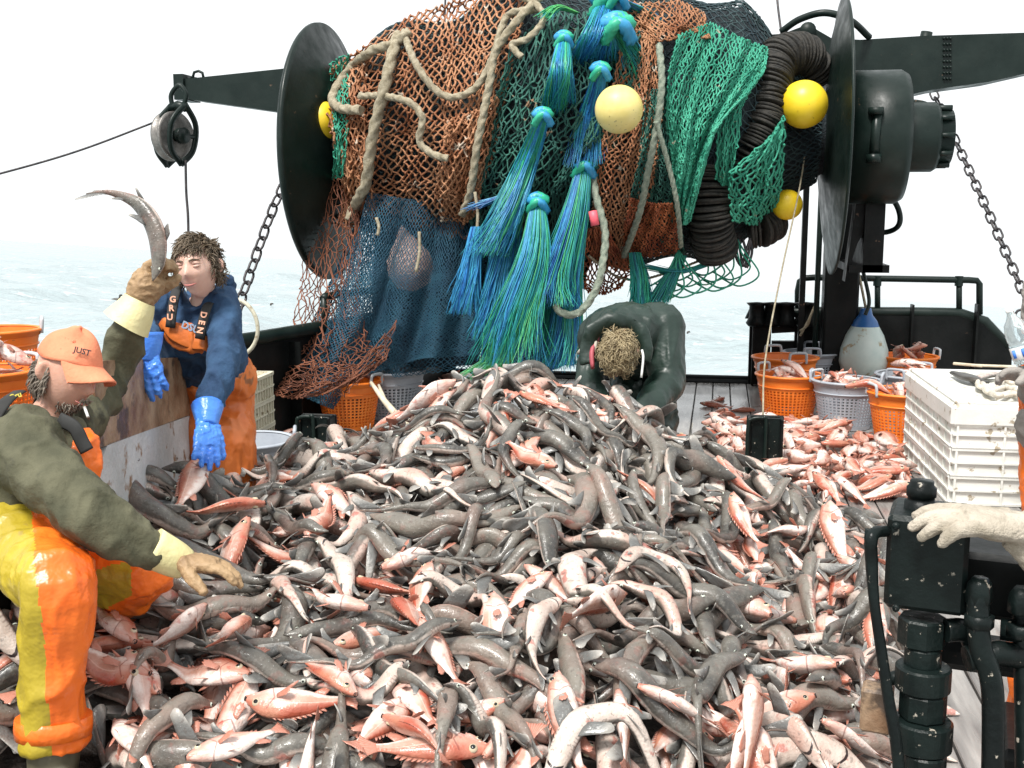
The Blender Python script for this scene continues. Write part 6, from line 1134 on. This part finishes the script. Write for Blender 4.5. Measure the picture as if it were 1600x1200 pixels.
# cap
def cap(e, c, X, Y, Z, mt):
    th = np.linspace(0, 2*np.pi, 61)[:-1]; ph = np.linspace(0.0, 1.4, 18); r = np.array([.084, .105, .118]); seam = 1-.012*np.exp(-((((th/(np.pi/3)) % 1)-.5)/.05)**2)
    v = np.array([[c+Z*.012+seam[j]*(math.sin(max(p, .02))*math.cos(t)*r[0]*X+math.sin(max(p, .02))*math.sin(t)*r[1]*Y)+math.cos(p)*r[2]*Z*1.0+Z*.006*math.sin(t*3+p*4) for j, t in enumerate(th)] for p in ph]); mb = MB(); vi = c+(v-c)*.97; full = np.concatenate([v, vi[::-1]]); mb.add(full.reshape(-1, 3), ring_faces(36, 60)); mb.build('cap_crown', mt, e)
    g = []; 
    for i, w in enumerate(np.linspace(0, 1, 9)):
        row = []
        for t in np.linspace(-1.15, 1.15, 17):
            x = math.sin(t)*.085; y = math.cos(t)*.1*.92+w*.075*math.cos(t)**.6 if math.cos(t) > 0 else .01; z = .046-.025*w-.03*abs(math.sin(t))**2*w-.012*(math.sin(t))**2; row.append(c+X*x+Y*y+Z*z)
        g.append(row)
    g = np.array(g); mb = MB(); full = np.concatenate([g, (g-Z*.005)[::-1]]); full = np.concatenate([full, full[:1]]); grid(mb, full); mb.build('cap_brim', mt, e); mb = MB(); ball(mb, c+Z*.132, .007, seg=10, rings=6); mb.build('cap_button', mt, e)
    for k in range(6):
        a = k*math.pi/3+.5; 
        if math.sin(a) < .8: mb = MB(); d = nrm(math.sin(.75)*math.cos(a)*X+math.sin(.75)*math.sin(a)*Y+math.cos(.75)*Z); q = c+Z*.012+math.sin(.75)*math.cos(a)*r[0]*X+math.sin(.75)*math.sin(a)*r[1]*Y+math.cos(.75)*r[2]*Z; lathe(mb, q, [(.005, 0), (.004, .0015), (.002, .001)], d, 10); mb.build('eyelet', M['cap'], e)
cap(e, hc+Z*.012, X, Y, Z, M['cap'])
td = nrm(-fw*.5+Y*.55+Z*.2); q = hc+Y*.088-np.cross(Y, Z)*.0+Z*.062; side_ = X if X@fw < 0 else -X
text(e, 'JUST', hc+Y*.078+side_*.052+Z*.09, nrm(Y*.55-side_*.62), Z*.9-Y*.25, .023, M['text_dark'])
tufts(e, 'hair', M['hair_gray'], hc, X, Y, Z, lambda x, y, z: -.55 < z < .15 and y < .12 and (y < -.1 or abs(x) > .6), 520, .03, .0022, lambda d: (0, -.3, -1), seed=3, rad=(.079, .099, .12))
tufts(e, 'beard', M['hair_gray'], hc, X, Y, Z, lambda x, y, z: z < -.62 and y > .3, 110, .018, .0019, lambda d: (0, .2, -1), seed=4, rad=(.064, .1, .117)); tufts(e, 'moustache', M['hair_gray'], hc, X, Y, Z, lambda x, y, z: -.48 < z < -.38 and y > .8 and abs(x) < .4, 60, .016, .0019, lambda d: (d[0]*2, .0, -.6), seed=5, rad=(.07, .112, .118))
ce = empty('cigarette', hc+Y*.1-Z*.06, 'lit cigarette between the lips of the person in the orange cap', 'cigarette'); mb = MB(); ca = hc+Y*.096-Z*.062+side_*.004; cd = nrm(Y*.8+side_*.35-Z*.45); tube(mb, [ca+cd*.012, ca+cd*.055], .0042, 10); mb.build('paper', M['white'], ce); mb = MB(); tube(mb, [ca-cd*.004, ca+cd*.0115], .0043, 10); mb.build('filter_tip', M['glove_tan'], ce); mb = MB(); tube(mb, [ca+cd*.0555, ca+cd*.061], .0039, 10); mb.build('ash', M['hair_gray'], ce)
# gloves
d_ = wR-eR; mb = MB(); hand(mb, wR+nrm(d_)*.03, nrm(rt*.95-up*.12), -up*.9-rt*.15, .215, (.3, .34, .4, .46), (.6, .5, .6), flip=-1, th=1.12); fuse(mb, 'glove', M['glove_tan'], e, .0038, 3, wr=.0015, wf=40)
mb = MB(); tube(mb, [wR-nrm(d_)*.05, wR+nrm(d_)*.02, wR+nrm(d_)*.055], [.056, .05, .042], 18, n=10); mb.build('glove_cuff', M['glove_cuff'], e)
gd = nrm(up*.85+rt*.42); mb = MB(); w_ = P(222, 462, 3.75); hand(mb, w_, gd, rt*.35-fw*.2+up*-.1, .2, (.7, .75, .8, .85), (.75, .45, .5), flip=1, th=1.5); tube(mb, [w_-gd*.03, w_+gd*.03, w_+gd*.08], [.045, .058, .05], 14, n=10); fuse(mb, 'glove', M['glove_tan'], e, .0045, 3, wr=.003, wf=30)
mb = MB(); c_ = spline(np.array([wL-gd*.06-rt*.01, w_-gd*.06, w_-gd*.015]), 10); tube(mb, c_, np.linspace(.082, .052, 10), 30, caps=False); tube(mb, c_, np.linspace(.079, .049, 10), 30, caps=False); mb.build('glove_cuff', M['glove_cuff'], e)
_sp = spline(pj((241, 440, 3.68), (248, 405, 3.68), (246, 370, 3.69), (234, 340, 3.7), (215, 318, 3.71), (190, 306, 3.72), (165, 300, 3.73), (135, 303, 3.74)), 40)
mb = MB(); fish_mesh(mb, _sp, .7, 0, 'd', .55, 2, random.Random(2)) if 0 else fish_mesh(mb, _sp, .54, ('ref', -rt*.5-up*.45-fw*.6), 'd', .55, 2, random.Random(2)); o0 = _sp.mean(0); o = bpy.data.objects.new('dogfish', mb.mesh('fish', FM, o0)); sc.collection.objects.link(o); o.location = o0; tag(o, 'grey dogfish held up by the head in the raised tan glove, tail in the sky', 'fish')
# --- the boy in the navy sweatshirt
SKN = M['skin_boy']
e = empty('person', zf(P(340, 700, 4.8)), 'person with tousled brown hair in navy sweatshirt and blue gloves leaning over the pen board', 'person')
hc = P(309, 419, 4.42); hf = -fw*.96-rt*.16-up*.13; hu = up*.97-rt*.1-fw*.1
neck = pj((318, 457, 4.55), (319, 480, 4.58)); chest = P(304, 515, 4.66); pel = P(338, 610, 4.95)
sR, eR, wR = pj((258, 470, 4.55), (226, 512, 4.5), (229, 538, 4.12)); sL, eL, wL = pj((346, 478, 4.55), (350, 562, 4.42), (324, 638, 4.3))
hR, hL = P(315, 620, 4.92), P(358, 620, 4.95); kR, kL = P(325, 700, 4.85), P(362, 700, 4.85)
mb = bodymesh(hc, hf, hu, neck, chest, pel, [(sR, eR, wR), (sL, eL, wL)], [(hR, kR, zf(kR, .08)), (hL, kL, zf(kL, .08))], .15, .1, side=rt, s=1.02); fuse(mb, 'body', M['skin_boy'], e, .0065, 2)
X, Y, Z = hax(hf, hu); face(e, hc, hf, hu, 1.02, M['hair_dark'], .62)
mb = MB(); tube(mb, [neck[1]+up*.02, neck[1]*.5+chest*.5, chest, chest*.4+pel*.6], [(.08, .075), (.165, .12), (.18, .14), (.175, .145)], 24, ref=rt, n=18); tube(mb, [sR*.6+chest*.4+up*.04, sR, eR, wR], [.075, .07, .06, .046], 16, n=20); tube(mb, [sL*.6+chest*.4+up*.04, sL, eL, wL], [.075, .07, .06, .05], 16, n=22)
tube(mb, [neck[1]+up*(.02+.035*math.sin(a)+.02*math.cos(a))+rt*math.cos(a)*.098+fw*(math.sin(a)*.085+.02)-rt*.01 for a in np.linspace(0, 6.283, 21)[:-1]], [.03+.014*math.sin(a) for a in np.linspace(0, 6.283, 21)[:-1]], 10, closed=True, caps=False); tube(mb, pj((355, 430, 4.62), (352, 450, 4.66), (340, 470, 4.68)), [.02, .04, .045], 10, n=8)
fuse(mb, 'sweatshirt', M['navy'], e, .008, 3, wr=.009, wf=10, st=(1, 1, .6))
mb = MB(); tube(mb, [chest*.45+pel*.55, chest*.2+pel*.8, pel, pel-up*.06], [(.18, .15), (.185, .155), (.175, .15), (.13, .12)], 22, ref=rt, n=12)
for a, b in ((hR, kR), (hL, kL)): tube(mb, [a, a*.5+b*.5, b, zf(b, .05)], [.115, .105, .095, .1], 18, n=18)
tube(mb, pj((262, 520, 4.5), (290, 528, 4.48), (322, 545, 4.5)), [(.035, .012), (.06, .014), (.03, .012)], 12, ref=up, n=12)
fuse(mb, 'bib_trousers', M['bib_boy'], e, .008, 3, wr=.009, wf=9, st=(1, 1, .5)); 
mb = MB(); tube(mb, pj((250, 512, 4.5), (258, 506, 4.47), (275, 520, 4.46), (300, 532, 4.47), (318, 536, 4.47), (330, 545, 4.5)), [(.02, .006), (.026, .006), (.036, .006), (.036, .006), (.03, .006), (.02, .006)], 10, ref=up, n=24); mb.build('bib', M['bib_boy'], e)
for k, (a, b, t_) in enumerate((((276, 452), (266, 512), 'GRU'), ((324, 478), (312, 530), 'DEN'))): 
    p0, p1 = P(*a, 4.46), P(*b, 4.44); mb = MB(); tube(mb, [p0+fw*.06+up*.02, p0, (p0+p1)/2-fw*.012, p1], [(.02, .004)]*4, 8, ref=rt, n=12); o = mb.build('strap', M['strap'], e); dn = nrm(p1-p0)
    for i, ch in enumerate(t_): text(o, ch, p0*(.72-.23*i)+p1*(.28+.23*i)-fw*.026, dn if k == 1 else rt, rt if k == 1 else up, .034, M['text_orange'])
text(e, 'DSU', P(298, 512, 4.46), rt*.9-up*.35, up, .04, M['text_pale'])
tufts(e, 'hair', M['hair_dark'], hc, X, Y, Z, lambda x, y, z: (z > .5 or (y < .1 and z > -.45) or (abs(x) > .8 and z > -.1 and y < .4)), 1500, .036, .0022, lambda d: (.6*d[0]+.5, .6 if d[2] > .3 else -.1, -.45), s=1.01, curl=.6, seed=8, rad=(.082, .101, .125), lift=1.25)
mb = MB(); hand(mb, wR-up*.02, -up*.8+rt*.15-fw*.1, fw*.95+up*-.1, .21, (.25, .25, .3, .35), (.6, .8, .1), flip=-1, th=1.15, spread=.45); fuse(mb, 'glove', M['glove_blue'], e, .0045, 2, wr=.003, wf=30); mb = MB(); tube(mb, [wR+up*.04+rt*-.003, wR, wR-up*.04, wR-up*.06], [.064, .056, .046, .038], 18, n=10); mb.build('glove_cuff', M['glove_blue'], e)
d_ = nrm(P(324, 690, 4.2)-wL); mb = MB(); hand(mb, wL+d_*.07, d_, fw*.75-rt*.5, .22, (.12, .15, .18, .22), (.8, .4, .2), flip=1, th=1.12, spread=.3); fuse(mb, 'glove', M['glove_blue'], e, .0045, 2, wr=.003, wf=30); mb = MB(); tube(mb, [wL-d_*.01, wL+d_*.04, wL+d_*.09], [.062, .05, .036], 18, n=12); mb.build('glove_cuff', M['glove_blue'], e)
# --- the bent man in dark green
SKN = M['skin']
e = empty('person', zf(P(1010, 640, 6.2)), 'person in dark green oilskins with curly blond hair bending over behind the pile', 'person')
hc = P(966, 553, 5.5); hf = -up*.86-fw*.35-rt*.1; hu = -fw*.8+up*.45-rt*.05
neck = pj((972, 530, 5.66), (980, 520, 5.8)); chest = P(978, 530, 5.98); pel = P(1000, 545, 6.35)
sL, eL, wL = pj((1034, 520, 5.85), (1040, 600, 5.75), (1000, 650, 5.5)); sR, eR, wR = pj((942, 535, 5.9), (922, 590, 5.85), (945, 635, 5.6))
h1, h2 = P(985, 560, 6.4), P(1025, 570, 6.4); k1, k2 = P(985, 640, 6.2), P(1030, 635, 6.15)
mb = bodymesh(hc, hf, hu, neck, chest, pel, [(sR, eR, wR), (sL, eL, wL)], [(h1, k1, zf(k1, .08)), (h2, k2, zf(k2, .08))], .17, .12, side=rt); hand(mb, wR, wR-eR, -up); hand(mb, wL, wL-eL, -up); fuse(mb, 'body', M['skin'], e, .008, 2)
mb = MB(); tube(mb, [neck[0]+up*.02, neck[1], chest*.7+neck[1]*.3, chest, (chest+pel)/2, pel, pel+fw*.05-up*.1], [(.11, .1), (.2, .15), (.245, .18), (.245, .19), (.22, .19), (.2, .18), (.18, .16)], 26, ref=rt, n=24)
tube(mb, [sL*.6+chest*.4+up*.04, sL+up*.03, sL*.5+eL*.5, eL, wL], [.12, .12, .105, .095, .06], 18, n=24); tube(mb, [sR*.6+chest*.4+up*.04, sR+up*.02, eR, wR], [.1, .09, .075, .055], 18, n=24)
hd = [hc+X_ for X_ in [nrm(rt*math.cos(a)+(up*.8-fw*.1)*math.sin(a))*.15+fw*.06+up*.02 for a in np.linspace(-.5, 3.64, 15)]]; tube(mb, hd, [(.03+.02*(k/14), .02+.01*math.sin(k)) for k in range(15)], 10); tube(mb, pj((925, 565, 5.6), (928, 535, 5.65), (950, 520, 5.7)), [.03, .06, .07], 12, n=10)
fuse(mb, 'jacket', M['greenjacket'], e, .009, 3, wr=.009, wf=6, st=(1, 1, .45))
mb = MB()
for a, b in ((h1, k1), (h2, k2)): tube(mb, [a, a*.5+b*.5, b, zf(b, .05)], [.13, .12, .1, .1], 18, n=18)
tube(mb, [pel, pel-up*.15], [.17, .15], 18, n=6); fuse(mb, 'oilskin_trousers', M['greenjacket'], e, .01, 2, wr=.01, wf=8)
X, Y, Z = hax(hf, hu); tufts(e, 'hair', M['hair_blond'], hc, X, Y, Z, lambda x, y, z: z > -.1 or y < -.05, 2200, .042, .002, lambda d: (math.sin(d[2]*7+d[0]*4), 1.0, math.cos(d[0]*8)*.7), curl=.8, seed=12, rad=(.08, .102, .124), lift=1.3)
mb = MB(); tube(mb, pj((926, 575, 5.52), (925, 550, 5.55), (935, 530, 5.6)), [(.01, .02), (.014, .03), (.008, .02)], 8, n=10, ref=rt); mb.build('hood_lining', M['inner_red'], e); mb = MB(); tube(mb, pj((1003, 547, 5.42), (1005, 560, 5.4), (1002, 590, 5.4)), .006, 6, n=10); mb.build('drawstring', M['white'], e)
mb = MB(); tube(mb, pj((904, 552, 5.62), (915, 540, 5.58), (930, 533, 5.56), (925, 552, 5.55), (910, 556, 5.6)), [.012]*5, 6, n=14); mb.build('hood_flap', M['beige'], e)
# --- person beyond the right edge holding the bottle
e = empty('person', zf(P(1668, 860, 5.2)), 'person at the right edge in orange bib trousers whose grey gloved hand holds a bottle', 'person')
hc = P(1668, 320, 5.3); neck = pj((1668, 370, 5.35), (1668, 395, 5.38)); chest = P(1668, 470, 5.35); pel = P(1668, 640, 5.35)
sR, eR, wR = pj((1625, 430, 5.35), (1622, 545, 5.3), (1618, 580, 5.05)); sL, eL, wL = pj((1725, 430, 5.35), (1745, 540, 5.3), (1740, 640, 5.2)); sR, eR, wR = pj((1628, 440, 5.35), (1618, 610, 5.4), (1612, 590, 5.0))
mb = bodymesh(hc, -fw-up*.3-rt*.3, up, neck, chest, pel, [(sR, eR, wR), (sL, eL, wL)], [(P(1645, 680, 5.3), P(1642, 800, 5.3), zf(P(1642, 800, 5.3), .08)), (P(1695, 680, 5.3), P(1698, 800, 5.3), zf(P(1698, 800, 5.3), .08))], side=rt); fuse(mb, 'body', M['skin'], e, .009, 2)
mb = MB(); tube(mb, [neck[1], chest, pel+up*.15], [(.12, .1), (.2, .14), (.19, .14)], 20, ref=rt, n=14); tube(mb, [sR, eR, wR], [.08, .075, .05], 14, n=18); tube(mb, [sL, eL, wL], [.08, .07, .05], 14, n=18); tube(mb, pj((1600, 640, 5.15), (1604, 675, 5.2), (1625, 690, 5.3)), [.03, .05, .06], 12, n=8); fuse(mb, 'jacket', M['glove_gray'], e, .01, 2, wr=.008, wf=10)
mb = MB(); tube(mb, [chest*.5+pel*.5, pel, pel-up*.08], [(.2, .15), (.215, .17), (.2, .15)], 20, ref=rt, n=8)
for px in (1640, 1698): tube(mb, [P(px, 680, 5.28), P(px, 770, 5.28), zf(P(px, 800, 5.28), .03)], [.13, .125, .11], 16, n=16)
fuse(mb, 'bib_trousers', M['orange_oil'], e, .01, 2, wr=.008, wf=8); tufts(e, 'hair', M['hair_dark'], hc, *hax(-fw-up*.3-rt*.3, up), lambda x, y, z: z > .35 or (y < 0 and z > -.4), 250, .04, .006, lambda d: (0, .3, -.7), seed=20)
mb = MB(); w_ = P(1612, 588, 5.0); hand(mb, w_, -rt*.85+up*.12, -up*.5-fw*.2-rt*.2, .2, (.35, .45, .5, .55), (.6, .35, .8), flip=1, th=1.5); tube(mb, [w_+rt*.04, w_-rt*.02, w_-rt*.06], [.05, .05, .045], 14, n=8); fuse(mb, 'glove', M['glove_gray'], e, .005, 2)
M['clear'] = mat('clear_plastic', (.75, .85, .88), rough=.08); M['clear'].node_tree.nodes['Principled BSDF'].inputs['Transmission Weight'].default_value = .75; M['clear'].node_tree.nodes['Principled BSDF'].inputs['IOR'].default_value = 1.2
e2 = empty('plastic_bottle', P(1590, 545, 5.0), 'crumpled clear plastic bottle with blue and white label held over the crates', 'bottle'); ba = nrm(up*.93-rt*.3); bc = P(1592, 530, 4.98); mb = MB(); lathe(mb, bc, [(.001, -.11), (.042, -.11), (.05, -.1), (.05, -.02), (.046, -.01), (.05, .0), (.05, .04), (.044, .07), (.024, .1), (.016, .12), (.016, .14), (.001, .14)], ba, 28); mb.build('bottle_body', M['clear'], e2)
mb = MB(); lathe(mb, bc, [(.0505, -.085), (.0515, -.084), (.0515, -.03), (.0505, -.029)], ba, 28); o = mb.build('paper_label', M['white'], e2); mb = MB()
for a in (-.7, .1, .9): tube(mb, [bc+ba*-.075+(-fw*math.cos(a+.2)+np.cross(ba, fw)*math.sin(a+.2))*.0505, bc+ba*-.038+(-fw*math.cos(a+.2)+np.cross(ba, fw)*math.sin(a+.2))*.0505], [(.012, .003)]*2, 8, ref=np.cross(ba, fw))
mb.build('label_print', M['label_blue'], o); mb = MB(); lathe(mb, bc, [(.018, .128), (.018, .145), (.001, .146)], ba, 16); mb.build('bottle_cap', M['white'], e2)
# --- person beyond the right edge with the knit glove on the control block
e = empty('person', zf(P(1850, 1300, 2.7)), 'person mostly outside the right edge, off white knit glove resting on the black control block', 'person')
hc = P(1960, 250, 2.75); neck = pj((1960, 340, 2.8), (1960, 400, 2.8)); chest = P(1955, 560, 2.8); pel = P(1920, 880, 2.8)
sR, eR, wR = pj((1850, 520, 2.75), (1800, 900, 2.6), (1625, 905, 2.2)); sL, eL, wL = pj((2060, 520, 2.75), (2100, 780, 2.7), (2060, 960, 2.6)); fz_ = zf(P(1640, 1100, 2.72), .08)
LG = [(P(1860, 930, 2.78), P(1650, 985, 2.78), np.array([*P(1640, 1100, 2.78)[:2], .08])), (P(1970, 930, 2.8), P(1985, 1180, 2.8), np.array([*P(1985, 1200, 2.8)[:2], .08]))]
mb = bodymesh(hc, -fw-up*.2-rt*.5, up, neck, chest, pel, [(sR, eR, wR), (sL, eL, wL)], LG, side=rt); fuse(mb, 'body', M['skin'], e, .01, 2); tufts(e, 'hair', M['hair_dark'], hc, *hax(-fw-up*.2-rt*.5, up), lambda x, y, z: z > .35 or (y < 0 and z > -.4), 250, .04, .006, lambda d: (0, .3, -.7), seed=21)
mb = MB(); tube(mb, [neck[1], chest, pel+up*.1], [(.12, .1), (.2, .14), (.19, .14)], 20, ref=rt, n=14); tube(mb, [sR, eR, wR+rt*.03], [.08, .07, .05], 14, n=18); tube(mb, [sL, eL, wL], [.08, .07, .05], 14, n=18); fuse(mb, 'jacket', M['navy'], e, .01, 2, wr=.008, wf=10)
mb = MB(); tube(mb, [chest*.4+pel*.6, pel, pel-up*.1], [(.2, .15), (.21, .17), (.18, .15)], 20, ref=rt, n=8)
for l in LG: tube(mb, [l[0], (l[0]+l[1])/2, l[1], (l[1]+l[2])/2, zf(l[2], .03)], [.13, .12, .1, .095, .1], 16, n=20)
fuse(mb, 'bib_trousers', M['orange_oil'], e, .01, 2, wr=.008, wf=8)
mb = MB(); w_ = P(1602, 880, 2.17); hd_ = nrm(P(1500, 812, 2.17)-w_)
glv = P(1640, 868, 2.17)-P(1602, 880, 2.17)
tube(mb, [P(1690, 925, 2.19), w_+rt*.01+glv*.7, P(1575, 855, 2.17)+glv, P(1548, 836, 2.17)+glv], [(.036, .05), (.038, .05), (.034, .05), (.024, .045)], 18, ref=fw, n=16)
hand(mb, P(1562, 838, 2.17)+glv, nrm(-rt+up*.16), -up*.9-rt*.2+fw*.3, .235, (.22, .28, .34, .4), (1.0, .5, .35), flip=-1, th=1.12, palm=True, spread=.3)
fuse(mb, 'glove', M['glove_knit'], e, .0032, 2, wr=.0008, wf=60); mb = MB(); tube(mb, [P(1640, 897, 2.19), P(1665, 907, 2.19)], [(.052, .066), (.052, .066)], 20, ref=fw); mb.build('glove_cuff', M['pink'], e)

mb = MB(); q = P(-40, 960, 3.35); box(mb, (q[0]-.12, q[1]+.1, .38), (.5, .5, .76), bev=.015); tag(mb.build('shade_box', M['black']), 'black box added under the man in the orange cap to darken the left edge', 'added box')  # dark box added to make the black shade under the seated man
